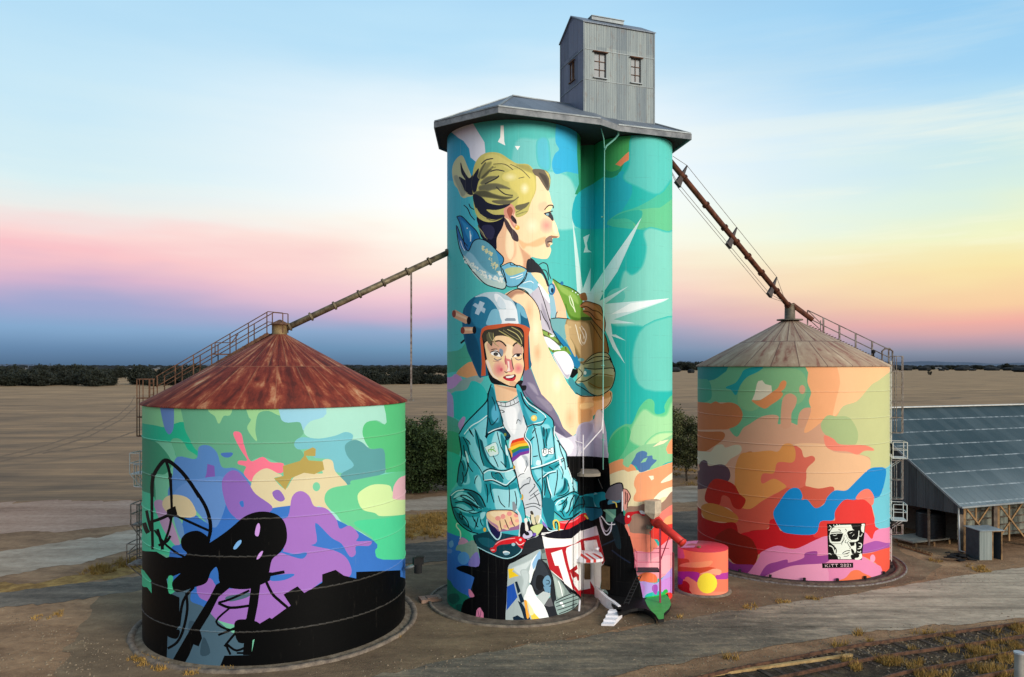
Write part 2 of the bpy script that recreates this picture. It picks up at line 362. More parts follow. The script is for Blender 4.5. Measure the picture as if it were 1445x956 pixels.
class Cyl:
    def __init__(s, cx, cy, r, h, z0=0.0):
        s.c = (cx, cy); s.r = r; s.h = h; s.z0 = z0
        D = math.hypot(cx, cy); a0 = math.atan2(cx, cy); da = math.asin(r/D); s.a0 = a0
        s.xl = CX+FPX*math.tan(a0-da); s.xr = CX+FPX*math.tan(a0+da)
    def to_sz(s, x, y):           # sheet coordinate: s = arc length from the point facing the viewer, z
        e = 0.0; x2 = min(max(x, s.xl+0.05), s.xr-0.05)
        if x != x2: e = (x-x2)
        k = (x2-CX)/FPX; cx, cy = s.c; a = 1+k*k; b = -2*(k*cx+cy); c = cx*cx+cy*cy-s.r*s.r
        D = max(0.0, b*b-4*a*c); d = (-b-math.sqrt(D))/(2*a)
        px, py = k*d-cx, d-cy; th = math.atan2(px, -py)      # 0 = facing -Y
        z = CAMZ-(y-HY)/FPX*d
        return (th+e*0.03)*s.r, z
    def to_xyz(s, u, z, off=0.0):
        th = u/s.r; r = s.r+off; return (s.c[0]+r*math.sin(th), s.c[1]-r*math.cos(th), z)
def paint_wall(name, surf, shapes, base, mat, parent, seams=(), bead=0.02, gain=1.0, back=None, srange=None, z1=None):
    """cut the wall sheet along all painted shapes; returns the wall object"""
    h0, h1 = surf.z0, z1 or surf.h
    S = math.pi*surf.r
    if srange: s0, s1 = srange
    else: s0, s1 = -S, S
    V, F, C = [], [], []
    def addp(pts, col):
        pts = clip_half(pts, 0, s0, True); 
        if len(pts) > 2: pts = clip_half(pts, 0, s1, False)
        if len(pts) > 2: pts = clip_half(pts, 1, h0, True)
        if len(pts) > 2: pts = clip_half(pts, 1, h1, False)
        q = []
        for p in pts:
            if not q or (abs(p[0]-q[-1][0])+abs(p[1]-q[-1][1])) > 0.004: q.append(p)
        while len(q) > 1 and (abs(q[0][0]-q[-1][0])+abs(q[0][1]-q[-1][1])) < 0.004: q.pop()
        if len(q) < 3: return
        i = len(V); V.extend(Vector((p[0], p[1])) for p in q); F.append(list(range(i, i+len(q)))); C.append(col)
    addp([(s0, h0), (s1, h0), (s1, h1), (s0, h1)], base)
    for col, pts in (back or []): addp(pts, col)
    for col, p in shapes:
        p = clip_half(p, 0, surf.xl-28, True)
        if len(p) > 2: p = clip_half(p, 0, surf.xr+28, False)
        if len(p) < 3: continue
        addp([surf.to_sz(*q) for q in densify(p)], col)
    E = []
    n = max(8, int((s1-s0)/(surf.r*R_(3.0))))
    for k in range(1, n):
        i = len(V); u = s0+(s1-s0)*k/n; V += [Vector((u, h0)), Vector((u, h1))]; E.append((i, i+1))
    for zz in seams:
        for dz in (-0.045, -0.015, 0.015, 0.045):
            i = len(V); V += [Vector((s0, zz+dz)), Vector((s1, zz+dz))]; E.append((i, i+1))
    for f in F:
        for k in range(len(f)): E.append((f[k], f[(k+1) % len(f)]))
    vo, eo, fo, ov, oe, of = geometry.delaunay_2d_cdt(V, E, [], 0, 0.0012, False)
    PV = np.array([(v[0], v[1]) for v in vo]); T = np.array([tuple(f) for f in fo])
    cen = PV[T].mean(axis=1); top = np.zeros(len(T), int)
    order = np.argsort(cen[:, 0], kind='stable'); cx_ = cen[order, 0]
    for fi, f in enumerate(F):
        q = np.array([(V[i][0], V[i][1]) for i in f]); lo, hi = q.min(0), q.max(0)
        i0, i1 = np.searchsorted(cx_, lo[0]), np.searchsorted(cx_, hi[0])
        idx = order[i0:i1]; idx = idx[(cen[idx, 1] >= lo[1]) & (cen[idx, 1] <= hi[1])]
        if not len(idx): continue
        px, py = cen[idx, 0], cen[idx, 1]; wn = np.zeros(len(idx), int); r = np.roll(q, -1, axis=0)
        for (x0, y0), (x1, y1) in zip(q, r):
            if y0 == y1: continue
            left_ = (x1-x0)*(py-y0)-(px-x0)*(y1-y0)
            if y0 < y1: wn += ((y0 <= py) & (py < y1) & (left_ > 0))
            else: wn -= ((y1 <= py) & (py < y0) & (left_ < 0))
        top[idx[wn != 0]] = fi
    def off(z):
        for zz in seams:
            d = abs(z-zz)
            if d < 0.016: return bead
        return 0.0
    me = bpy.data.meshes.new(name)
    me.from_pydata([surf.to_xyz(v[0], v[1], off(v[1])) for v in vo], [], T.tolist())
    ca = me.color_attributes.new('Col', 'FLOAT_COLOR', 'CORNER')
    pal = np.array([hx(c, gain) for c in C]); tc_ = pal[top]
    for zz in seams:      # worn lap joints show a little bare grey
        k_ = np.abs(cen[:, 1]-zz) < 0.03; tc_[k_] = tc_[k_]*0.90+np.array(hx('#b4aea4'))*0.10
    ca.data.foreach_set('color', np.repeat(tc_, 3, axis=0).ravel())
    nrm = []
    for v in vo:
        if not hasattr(surf, 'c'): break
        th = v[0]/surf.r; n_ = Vector((math.sin(th), -math.cos(th), 0))
        for zz in seams:
            d = v[1]-zz
            if abs(d) < 0.03: n_ = (n_+K*(0.9 if d > 0 else -0.9)).normalized()
        nrm.append(n_)
    me.materials.append(mat); me.polygons.foreach_set('use_smooth', [True]*len(me.polygons)); me.update()
    if nrm: me.normals_split_custom_set_from_vertices(nrm)
    o = bpy.data.objects.new(name, me); COL.objects.link(o); o.parent = parent
    if parent: o.location = -Vector(parent.location)
    print('wall', name, len(me.polygons))
    return o
def back_blobs(surf, cols, seed, z1=None):
    rnd = random.Random(seed); out = []
    S = math.pi*surf.r; h = z1 or surf.h; n = len(cols)
    for i in range(34):
        u = S*0.62+rnd.random()*S*0.76; 
        if u > S: u -= 2*S
        z = surf.z0+rnd.random()*(h-surf.z0); r = 0.8+rnd.random()*1.9
        c = cols[min(n-1, int((1-(z-surf.z0)/(h-surf.z0))*n*0.999))] if rnd.random() < 0.7 else rnd.choice(cols)
        m = 9; pts = [(u+r*(0.75+0.5*rnd.random())*math.cos(2*math.pi*k/m), z+r*0.7*(0.75+0.5*rnd.random())*math.sin(2*math.pi*k/m)) for k in range(m)]
        out.append((c, smooth_closed(pts)))
    return out
ART_MAIN = parse('''
T 600 120 5
Q #2f9dbd -60 -60 330 -60 330 300 360 560 340 700 250 950 250 1000 -60 1000
P #4bb6c4 -60 700 200 680 300 760 330 900 360 1000 -60 1000
P #72c7c4 640 400 800 385 1000 395 1000 700 1090 740 1090 1000 640 1000 600 700
P #8fd2cb 820 620 1000 640 1070 780 1080 1000 860 1000 880 800
P #38aeda 925 290 950 230 1200 200 1120 480 1100 620 1000 612 920 628 895 560 915 490 945 455 920 400
P #57bdd0 790 400 860 380 880 520 870 600 800 560
Q #dcdde8 175 325 235 240 325 250 365 320 418 405 425 480 390 505 360 545 320 512 310 450 270 395 235 375
Q #f4f8f6 533 287 553 287 558 400 565 428 512 402 530 370
Q #f4f8f6 633 432 670 432 652 462
T 700 120 5
Q #2e8f66 572 200 960 200 958 450 900 560 870 630 800 665 760 648 700 688 580 775 555 772 585 700 572 500
P #47a45f 760 330 900 330 955 372 958 450 900 540 860 600 780 600 760 480
Q #e6895e 842 562 915 490 958 455 960 515 905 550 880 575
P #26a9b6 560 790 700 692 760 658 840 655 880 610 930 640 960 760 880 900 820 1000 560 1000
P #47b99a 850 915 1000 860 1150 770 1260 640 1420 600 1420 1000 820 1000
P #58c2b9 960 360 1100 360 1260 400 1420 400 1420 650 1260 650 1150 770 1000 720 900 660 940 560
P #62c08f 1010 900 1150 870 1260 800 1420 780 1420 1000 1010 1000
T 690 300 5
P #62c08f 1070 -20 1420 -20 1420 120 1270 135 1195 115 1130 95 1050 118 1020 70
P #2fae9c 870 45 960 0 1080 -10 1050 90 1010 60 960 42
P #7ccdbe 930 480 960 410 1010 440 1080 380 1110 250 1090 150 1130 110 1195 120 1270 138 1420 120 1420 740 1290 745 1180 822 1050 800 870 792 900 650
P #62c4b6 850 560 930 535 960 600 900 660 830 640
P #6ac8ba 1100 800 1420 760 1420 1200 1100 1250 1010 1050
Q #c9e6e4 588 40 615 200 640 380 662 540 718 392 714 560 800 430 1077 36 1040 120 905 420 810 560 780 625 985 520 820 645 1270 607 1230 630 880 755 1030 782 860 785 870 862 895 862 964 905 866 872 900 950 960 1068 875 955 820 830 640 700 622 560
Q #eef8f6 1270 607 1000 640 860 720 1000 700 1150 650
Q #d4ece8 665 175 710 153 690 215 697 262 725 280 668 283 680 240
T 690 490 5
P #5fc58d 838 860 842 690 880 600 960 545 1010 540 1060 430 1120 368 1165 388 1172 470 1240 460 1240 410 1300 335 1440 320 1440 620 1180 730 1100 720 950 790
P #9fd9a2 1010 560 1090 440 1170 480 1250 480 1300 380 1440 370 1440 620 1180 720 1060 700 990 650
P #3cbb82 842 700 880 620 960 560 1000 600 960 720 880 830 838 850
P #b9e2a8 1180 615 1300 600 1440 600 1440 680 1230 700 1100 700
T 740 600 6.0125
P #8ecb98 830 340 850 280 940 210 1010 170 1130 150 1270 80 1440 60 1440 300 1240 310 1160 350 1100 430 1050 420 1060 350 930 300 880 362
Q #f4e4be 1088 187 1150 140 1225 123 1180 158
P #ef9f70 1205 200 1245 125 1300 90 1440 80 1440 240 1235 244 1215 230
P #eda06c 700 345 830 288 835 335 880 362 905 332 945 370 940 402 870 395 830 380 715 435 690 430
P #ecdcae 700 437 830 383 880 398 960 385 1300 380 1440 400 1440 620 1280 720 940 700 880 705 840 600 790 520 700 510
P #f1a274 930 500 960 420 1050 390 1160 350 1290 305 1440 290 1440 560 1270 545 1150 580 1100 630 1000 650 935 645 928 610 950 560
Q #f6edd0 1052 432 1095 430 1098 458 1078 470
P #f6edd0 1158 492 1220 430 1290 395 1440 390 1440 450 1280 458
P #f6edd0 1080 660 1120 600 1180 550 1290 515 1440 500 1440 600 1180 610 1130 670
P #5078a8 910 330 940 270 955 240 1000 220 1040 235 1040 265 1082 260 1090 290 1122 300 1080 345 1050 380 980 400 950 350
Q #8ecb98 985 322 1012 288 1046 275 1028 312
P #9c7c6a 855 735 880 692 960 690 1010 670 1040 692 1100 682 1180 650 1240 575 1290 560 1440 560 1440 700 1270 690 1220 735 1150 770 1140 830 1070 870 1060 960 940 940 890 900 890 800
P #ee7f72 1150 760 1190 720 1290 660 1440 650 1440 830 1170 850
P #f4a470 1190 800 1290 750 1440 740 1440 890 1220 880
T 740 740 6.0125
P #f0896c 860 0 900 70 1000 80 1070 95 1100 130 1130 200 1050 250 930 245 915 180
P #ee98a8 925 240 1060 240 1120 200 1160 170 1290 110 1440 100 1440 400 1210 430 1140 460 960 435
Q #e23a34 1060 70 1100 20 1290 -10 1440 -10 1440 100 1270 115 1210 140 1160 182 1130 130 1080 122
P #f3aab4 1060 330 1120 280 1290 270 1290 380 1210 420 1080 400
P #e8744c 965 440 1030 410 1110 430 1125 490 1050 492 975 480
P #b69ae0 975 500 1010 485 1080 500 1140 490 1290 340 1440 330 1440 560 1200 560 1040 590 1010 650 985 560
P #c68ad6 1140 520 1230 450 1440 440 1440 570 1190 580
P #c68ad6 980 500 1020 530 1015 590 990 600
P #a04ab0 1085 560 1090 520 1125 515 1130 560 1115 600
P #2fae4a 1015 660 1030 620 1150 600 1185 560 1215 560 1240 640 1440 660 1440 900 1000 900 1005 720
E #e83a34 1228 640 50 62
T 600 400 5
P #4aa88c 20 510 230 475 290 425 330 545 280 600 205 625 20 640
P #e09a68 220 640 250 600 330 555 390 650 310 668 250 655
P #c78fc4 20 660 170 665 215 640 262 680 240 722 190 745 20 760
P #8fa5a0 20 790 190 745 262 682 380 650 410 680 360 722 325 690 290 755 190 775 185 950 20 990
P #2ab5b0 180 780 290 750 330 690 400 720 440 800 420 900 330 960 210 950 190 850
P #b892c4 20 770 175 770 200 900 180 960 20 960
T 620 550 6.0125
P #5a9c90 -60 225 140 250 172 350 170 500 -60 560
P #c78fc4 160 290 200 233 220 250 185 345 170 330
P #3c9c78 -60 370 165 372 170 550 120 556 -60 530
P #2fb6a0 -60 545 165 556 170 700 100 850 -60 900
T 620 650 6.0125
P #35b898 -60 200 100 260 110 400 160 520 260 620 300 700 180 700 -60 640
P #3a70c4 -60 640 150 640 260 700 340 900 340 1300 -60 1300
S #e4e0c4 1.5 150 530 145 560 175 600 180 650 172 665
S #e4e0c4 1.0 150 535 185 545 200 560
P #d88fb0 160 712 190 655 245 690 200 715
P #8c9c94 140 760 155 720 210 710 290 680 330 760 325 840 250 830 180 770
E #5c94d4 205 830 50 55
P #8c7cc8 250 892 270 820 325 780 340 900
P #7c9cd0 80 700 110 680 120 720 95 740
E #6a86cc 85 770 25 20
T 620 740 6.0125
P #1c7a64 -60 470 75 470 120 530 180 580 250 620 260 700 200 860 -60 860
P #145c50 80 600 150 590 170 640 120 680 80 650
P #145c50 140 690 190 680 200 740 150 730
// ---- woman: neck and head
T 600 300 5
P #fbdcb0 560 -20 640 -60 720 -100 770 -262 810 -250 868 -160 890 -80 903 -48 882 -20 900 32 915 72 944 155 940 178 905 180 893 202 897 222 880 237 888 268 868 318 840 328 790 322 745 312 722 330 722 430 660 430 560 400 540 340 500 235 515 130 540 40
P #f3c49c 500 235 520 140 560 60 600 140 640 220 640 300 600 350 550 370 525 320
P #fde8c0 580 120 610 160 625 260 600 330 570 260
P #dba985 655 205 700 270 745 312 722 360 722 420 690 400 690 330
P #ecbf8e 650 185 720 218 800 185 850 172 845 215 780 245 720 238 690 260
G #f9d6ae #f09c90 858 92 56 58
G #fbdcb0 #ffefcc 755 95 58 66
P #ffeec8 905 60 925 100 935 150 915 150 900 110
P #f6cca6 800 -60 850 -75 868 -30 830 -5 800 -20
Q #a07458 885 162 942 170 925 182 888 182
P #8a7468 850 188 886 165 897 205 870 216 880 237 858 246 848 215
S #4a3c38 1.1 860 210 880 206 896 212
P #b98a6a 862 225 882 222 872 240
P #4a3c40 552 35 580 60 610 110 632 130 655 165 655 205 620 192 600 150 570 100
P #dd9a84 556 -20 580 -60 618 -62 636 -20 626 20 640 60 645 115 618 100 590 50 562 32
P #a8604c 578 -20 600 -40 618 -15 608 20 600 45 582 10
P #f0bba4 615 10 632 40 635 90 622 80
P #3a2a30 612 20 640 50 645 80 625 70 606 45
E #f0c060 650 108 17 17
E #fbe6a4 645 102 6 6
T 600 120 5
S #3a342c 1.2 842 882 870 852 900 852 904 872
P #f6e2a8 850 878 875 860 895 866 870 895
P #303a46 842 912 868 902 890 905 886 940 868 930
P #3c3a40 880 905 900 925 905 956 892 955 878 930
P #8fb4c0 852 912 868 905 872 918 860 922
S #22242c 1.0 838 908 870 900 900 890
// ---- nape hair, hair
T 600 300 5
P #15162a 365 30 430 40 550 10 548 95 505 180 500 262 440 212 395 172 378 100
P #2c2c48 400 100 460 90 490 130 470 190 430 170
S #6a6250 1.2 372 90 400 150 440 190
S #a49c74 0.9 380 110 405 140 425 180
T 600 120 5
P #c3c193 190 620 200 555 235 508 265 503 295 570 330 660 345 770 300 790 265 796 235 740 205 700
P #9a9c84 200 650 230 640 260 700 290 760 260 790 235 740
P #1f2233 250 548 268 600 310 660 345 630 352 720 335 775 290 760 262 705 240 650 285 672 256 620
S #8a8a70 0.9 250 700 270 740 300 765
P #c4bc6c 335 660 340 600 360 540 400 495 460 476 530 485 600 530 650 556 720 560 757 590 778 630 782 700 772 760 742 840 722 898 680 927 640 930 632 870 605 838 570 846 553 890 553 930 500 962 430 966 370 932 345 860 338 770 330 720
P #dccf74 590 610 690 600 765 640 778 740 735 835 695 872 645 862 655 780 600 720
P #d2c878 420 500 500 490 590 540 640 570 600 600 520 560 440 560
S #2c2c38 1.1 395 560 430 530 480 520
S #2c2c38 1.1 440 620 500 600 560 610
S #6a6648 1.0 600 560 680 600 740 660
S #6a6648 1.0 560 640 640 660 700 650
S #6a6648 1.0 640 900 680 880 720 850
S #55523c 1.1 480 560 560 560 620 600
G #d8cc70 #f0e8b0 600 650 60 36
G #dccf74 #f8f2cc 702 732 38 48
P #a8a05c 640 565 720 565 750 590 770 625 700 600
P #8c8858 420 560 470 545 440 600 400 650 390 620
P #1f2233 332 662 352 622 378 590 372 640 392 650 372 690 352 770 328 720
P #55533e 372 640 400 580 428 548 395 620 385 660
P #55533e 392 655 430 615 480 575 450 620 410 660
P #6a6850 392 690 440 650 510 648 460 672 410 702
P #6a6850 380 720 440 700 520 700 600 735 540 730 470 740 400 760
P #55533e 350 760 420 745 480 770 560 790 620 790 560 810 480 800 400 790 360 800
P #1f2233 340 772 400 795 440 832 520 850 600 838 562 866 500 882 430 880 480 916 552 918 552 932 500 950 440 940 380 900 350 850
P #6b6750 470 820 540 815 620 815 660 790 600 835 520 840
P #6b6750 640 855 700 840 735 830 700 870 650 880
S #8e8857 1.2 400 640 440 600 500 580
S #3c3b38 1.4 420 700 500 660 520 640
S #3c3b38 1.2 500 720 560 770 620 780
S #5c5842 1.0 430 940 480 958 540 940
S #b4ac68 1.2 360 870 400 930 460 960
S #8e8857 1.0 640 920 690 900 722 895
P #6e6454 757 600 795 594 850 605 880 640 882 700 866 748 830 700 800 652 770 632
P #4c463e 800 620 850 640 870 690 862 730 835 680
Q #c9bf72 840 600 872 625 884 670 880 720 874 660
S #14161c 1.0 272 848 300 875 320 920 350 955
S #14161c 0.9 308 838 320 865 346 880
// ---- claw
T 600 300 5
Q #1b6fa6 222 30 258 28 310 80 360 130 388 185 340 202 305 272 278 232 262 150 248 80
P #2f8fc0 250 50 300 90 340 150 320 200 290 160 270 100
S #cfe8ee 1.0 315 130 318 170 322 205
P #2a6aa4 220 90 236 130 262 190 296 230 305 272 262 290 236 222 222 152
P #74b4d0 225 160 250 240 275 290 262 292 238 240
P #5f9fb2 305 270 340 205 390 188 450 215 510 275 552 320 547 360 530 380 560 450 572 510 550 542 480 527 420 502 360 442 310 382 268 310 245 255
P #8bbccc 300 280 340 300 400 380 480 440 540 420 560 480 480 500 400 460 330 390 280 330
P #b9d2cc 268 310 300 330 350 400 420 450 490 485 545 480 572 512 550 542 480 527 400 492 340 432
P #3c90c0 500 270 552 320 545 362 525 365 515 320
S #101418 1.0 222 30 258 28 310 80 360 130 388 185
S #101418 1.0 222 30 245 80 262 150 278 232 305 272 340 204 390 188 450 215 510 275 552 320 547 360 530 380 560 450 572 510 550 542 480 527 420 502 360 442 310 382 262 300 236 222 220 90 262 190 300 240
SPECK
P #72b8d4 538 380 600 353 640 372 672 378 717 405 710 442 680 492 640 522 580 522 565 480 540 420
P #b9c690 565 402 610 388 680 392 705 410 660 430 600 446 570 425
S #f2fafa 1.2 600 462 640 455 690 435
S #f2fafa 0.8 640 470 670 462 690 448
S #101418 0.9 538 380 600 353 640 372 672 378 717 405 710 442 680 492 640 522 580 522 565 480 540 420 538 380
Q #c4dde2 720 428 760 428 800 520 852 655 880 730 905 830 870 805 820 735 740 592 700 545 648 532 690 490
P #7fc0d8 720 430 757 430 800 520 848 640 800 590 745 540 655 520 690 490
S #f2fafa 0.9 690 500 740 485 765 500
S #101418 1.0 545 395 560 440 575 500
S #101418 1.0 720 430 700 480 655 520 650 540
S #101418 0.9 655 535 700 548 742 592 820 735 870 805
S #101418 0.8 600 355 605 372 640 372 650 385
S #f2fafa 0.8 320 150 322 180 318 205
S #f2fafa 0.8 250 200 262 240 280 270
E #f2fafa 296 112 4 5
E #f2fafa 322 165 4 8
// ---- vest
Q #c4c0cc 735 582 805 520 840 530 872 600 885 680 885 740 905 850 950 955 830 955 822 800 808 690 768 620
P #eceef4 796 500 842 540 872 590 878 640 842 600 812 560
P #9c98a8 820 640 850 700 880 790 900 850 860 800 830 720
S #14161c 0.8 800 520 830 600 860 700 905 850
S #14161c 0.8 815 690 840 750 862 780 880 830
P #fbdcb0 748 425 805 425 842 472 868 510 872 580 832 532 790 482
P #22242c 718 345 745 330 800 370 842 432 872 505 862 520 832 442 790 424 720 418
S #22242c 1.2 740 322 770 345 800 400
S #22242c 1.0 800 372 832 355 862 372 872 430 888 470
S #22242c 1.0 825 405 850 410 865 440 870 480
Q #f2c4a0 900 480 952 565 990 680 1000 752 920 745 915 650 886 600
P #8fbccc 880 590 905 590 925 700 922 745 892 742
E #2b6ea0 893 542 26 42
E #7cc0dc 890 540 15 30
E #14324c 896 550 10 18
P #6d9a3c 898 468 960 508 1020 530 1080 568 1108 612 1120 700 1172 748 1100 767 1048 767 1008 720 984 660 948 572
P #8fb458 930 500 1000 540 1070 590 1080 650 1020 600 960 560
P #4a7424 990 640 1020 720 1080 745 1170 748 1100 767 1048 767 1008 720
S #dfeac8 1.0 1015 590 1025 640 1050 680 1060 705 1045 650 1022 585
S #dfeac8 0.8 1030 600 1045 640 1052 690
S #24300c 0.9 898 468 960 508 1020 530 1080 568 1108 612
E #2b6ea0 965 500 11 14
E #eaf4f8 1062 566 5 5
E #eaf4f8 1078 580 4 4
E #eaf4f8 1040 556 4 4
// ---- armoured bodice
T 600 400 5
P #7d6a42 888 248 1000 250 1060 266 1172 250 1250 330 1278 390 1296 490 1240 500 1170 525 1120 560 1092 612 1040 580 1000 480 940 400 900 330
P #6fa8ac 888 248 995 254 1010 330 1050 400 1000 440 940 380 900 320
P #1f7aa8 900 330 960 380 1010 440 1060 500 1092 560 1092 612 1040 575 1000 480 940 400
P #b89c70 1000 262 1060 268 1150 285 1182 420 1172 515 1110 562 1085 500 1040 415 1000 350
P #c8ae80 985 300 1010 300 1020 380 1050 440 1060 520 1030 470 1000 400
P #8c6e40 1170 270 1240 340 1280 420 1290 490 1200 510 1180 420
S #e8e2d0 1.0 1090 310 1110 350 1130 400 1120 430 1100 400 1095 360
S #e8e2d0 0.9 1060 290 1075 350 1090 410 1110 440
S #f4f0e4 0.8 1110 320 1130 340 1135 385
S #2a2012 0.8 1165 270 1210 340 1245 400
S #2a2012 0.8 1180 260 1250 335 1280 400 1292 480
E #c8ae80 1005 390 14 10
E #c8ae80 1020 310 12 8
E #6fa8ac 1100 540 22 12
S #2a2012 0.9 888 250 940 245 1000 250 1010 246
S #2a2012 0.8 920 245 925 215 935 200
S #14181c 0.9 880 250 895 320 940 400 1000 480 1040 580 1092 612
S #2a2012 0.9 1296 490 1278 390 1250 330
S #f4f0e4 0.8 1100 300 1125 330 1138 370 1130 410 1112 420
S #f4f0e4 0.7 1105 340 1118 370 1115 395
P #8e5e38 1090 80 1130 68 1142 120 1102 116
P #a8764c 1092 155 1130 128 1190 140 1238 162 1252 205 1272 280 1266 342 1248 330 1200 280 1160 235 1112 200 1128 180 1100 170
P #c08c5e 1110 150 1150 140 1200 160 1230 200 1200 190 1150 165
P #c08c5e 1200 200 1240 220 1260 270 1225 250
S #2a1a10 0.8 1095 155 1130 128 1190 140 1238 162 1252 205 1272 280 1266 342
S #2a1a10 0.8 1100 172 1140 165 1180 190 1220 200 1250 230
S #2a1a10 0.8 1112 200 1160 205 1200 250 1240 262
S #2a1a10 0.8 1165 235 1200 280 1248 330
P #3f5a30 1100 240 1160 240 1172 258 1110 262
P #4d5c34 808 320 870 345 930 390 960 440 925 430 880 390 815 362
P #86a850 825 335 870 352 920 388 940 420 890 388 830 355
P #6d9a3c 872 452 930 470 990 445 1020 480 1030 505 1000 490 970 480 930 492 885 480
P #eceef4 905 500 960 480 1000 490 1040 550 1045 610 1000 665 960 600
P #eceef4 840 380 880 390 930 430 950 460 900 470 860 430
P #b4b0c0 900 500 940 560 990 640 1020 640 1000 672 950 600
S #5a2a22 1.4 872 345 868 368
S #5a2a22 1.2 905 470 900 490
S #5a2a22 1.2 990 450 995 475
E #eef6e4 895 372 14 8
E #eef6e4 945 466 14 5
Q #101216 1040 602 1092 612 1072 640 1040 670 1020 660
// ---- arm
Q #fbdab0 555 92 640 50 700 58 760 110 802 182 815 262 830 362 870 462 910 542 960 622 1000 702 1060 782 1110 797 1200 802 1300 760 1312 820 1280 870 1210 912 1180 935 1170 972 1092 1002 1072 1050 1042 1078 1000 1052 970 1012 940 932 890 852 820 782 780 682 750 602 740 482 735 382 730 302 700 212 640 142
P #b98a70 556 92 600 60 650 45 700 58 690 75 640 80 600 112
G #fbdab0 #f0be92 735 200 36 90
G #fbdab0 #edb88c 792 490 34 80
G #fbdab0 #f0be92 1020 950 46 90
G #fbdab0 #fff0cc 930 700 46 90
G #fbdab0 #ffeec8 780 330 34 110
P #f2c692 1088 800 1200 803 1300 762 1312 820 1280 870 1210 912 1180 935 1170 972 1092 1002 1078 900
P #deb07a 1088 800 1130 802 1120 860 1180 900 1160 972 1092 1002 1082 900
P #f8dba4 1100 850 1180 840 1185 870 1105 890
P #d09c60 1190 804 1300 762 1306 800 1200 830
S #1a1410 0.9 555 100 600 62 650 42 700 58 760 110 802 182 815 262
S #1a1410 0.7 1306 770 1312 820 1280 870 1210 912
// ---- glove fist
P #a4a880 1080 600 1120 562 1172 512 1232 488 1292 500 1322 572 1340 622 1332 692 1302 750 1212 796 1150 792 1062 772 1018 720 1062 690 1078 640
P #3f8e9a 1030 665 1062 700 1110 702 1160 770 1210 792 1110 792 1058 774 1010 700
P #4f9aa4 1108 602 1160 598 1172 642 1130 662 1105 642
P #8a9472 1180 560 1290 540 1322 580 1310 600 1200 610 1140 600
P #7f7c50 1170 660 1300 655 1330 680 1300 740 1210 750 1150 720
P #c4c4a4 1100 570 1120 600 1100 690 1072 700 1090 640
E #e4ece4 1128 632 10 14
S #7a5a20 1.2 1180 640 1260 642 1330 655
S #7a5a20 1.2 1150 700 1230 738 1308 728
S #101010 0.9 1130 560 1200 520 1290 522 1312 560
S #101010 0.9 1110 572 1180 560 1300 540 1322 575
S #101010 0.9 1120 598 1200 606 1320 598 1335 625
S #101010 0.9 1080 602 1110 640 1060 700 1120 745 1212 796 1302 750 1332 692 1340 622 1322 572 1292 500 1232 488 1172 512 1120 562
S #101010 0.9 1075 690 1130 690 1180 660 1220 640
S #101010 0.9 1062 772 1110 797 1200 797
// ---- woman shirt and skirt
Q #77708a 690 622 745 602 780 692 820 782 890 852 940 942 975 1022 1040 1078 1000 1095 910 1042 880 950 780 880 700 820 662 742 688 702
P #9a93a8 720 700 770 720 800 790 760 760
P #8b8499 780 800 860 830 900 880 870 900
P #5e5874 700 760 780 850 860 910 940 1010 990 1075 910 1040 880 950 780 880
T 690 490 5
Q #d3d0e0 458 590 545 642 590 628 615 620 640 550 700 530 742 508 765 450 790 450 812 520 828 600 842 782 700 772 545 772 540 730 490 652
P #f0eef6 500 650 560 650 600 700 570 760 545 740
P #b4aec4 615 622 640 552 700 532 740 560 700 640 660 700 620 680
P #eeecf4 760 460 790 452 800 520 770 600 735 590
P #bab6c8 730 640 800 660 838 782 720 772
Q #0a0a0c 545 770 700 770 842 782 850 860 855 960 862 1160 590 1160 590 960
// ---- boy helmet
T 640 410 10.03
Q #14161c 150 690 95 735 105 762 165 715
P #1a5f80 125 480 130 330 150 250 220 150 320 80 440 35 560 25 650 30 750 70 850 150 980 230 1032 340 1082 530 1065 640 1085 950 1105 1050 1080 1100 1040 1130 800 1160 600 1180 450 1215 365 1222 320 1130 250 960 190 810 150 680
P #2a7898 300 120 440 60 560 110 640 270 540 280 480 400 470 490 400 540 300 500 240 350
P #114a68 160 560 300 640 380 900 395 1200 365 1222 320 1130 250 960 190 810
P #b9d0d8 300 95 440 35 560 25 650 30 760 80 830 140 872 210 900 300 930 400 925 470 670 472 660 380 620 260 560 170 480 100 400 85
P #e8f0f4 580 55 640 60 720 130 800 150 850 200 900 300 925 465 672 470 660 380 640 275 745 268 700 210 600 150
P #d2e2ea 640 90 700 140 740 230 690 260 620 200
P #7db9cf 475 492 480 410 540 282 628 275 660 380 672 472
P #6fb0c8 895 185 980 235 1045 392 965 355 940 292 950 455 925 470 905 330
Q #8e9eac 722 412 752 392 868 394 885 425 870 434 730 434
Q #a9c4d4 272 212 305 178 455 262 435 325
Q #b4ccda 372 148 442 180 355 352 300 326
Q #c75a35 385 610 400 545 440 515 480 498 620 480 780 465 930 475 1010 498 1082 540 1062 650 1062 950 1068 1115 1010 1142 1000 1000 995 640 960 560 900 520 780 505 600 545 450 570 410 640 440 760 450 900 455 1205 390 1215 402 1050 395 900 375 690
S #7a2e18 0.8 1060 650 1058 900 1064 1110
P #17161c 405 640 455 565 600 545 780 505 900 515 970 550 1000 640 1000 950 1008 1080 988 1180 945 1260 880 1362 830 1372 700 1342 560 1322 508 1250 480 1130 442 950 420 760
P #f6d3a4 445 750 520 700 600 650 760 650 900 720 970 780 978 950 995 1050 975 1165 930 1285 880 1348 800 1350 690 1300 590 1240 520 1130 482 1000 455 850
P #fbe4c0 740 760 830 790 840 900 830 980 750 950 735 860
P #d9a88c 470 760 560 720 650 720 735 770 742 850 700 905 560 915 500 860
P #d2a894 850 790 900 745 962 780 980 880 900 925 835 900
P #7f8fa0 655 828 700 850 692 930 655 890
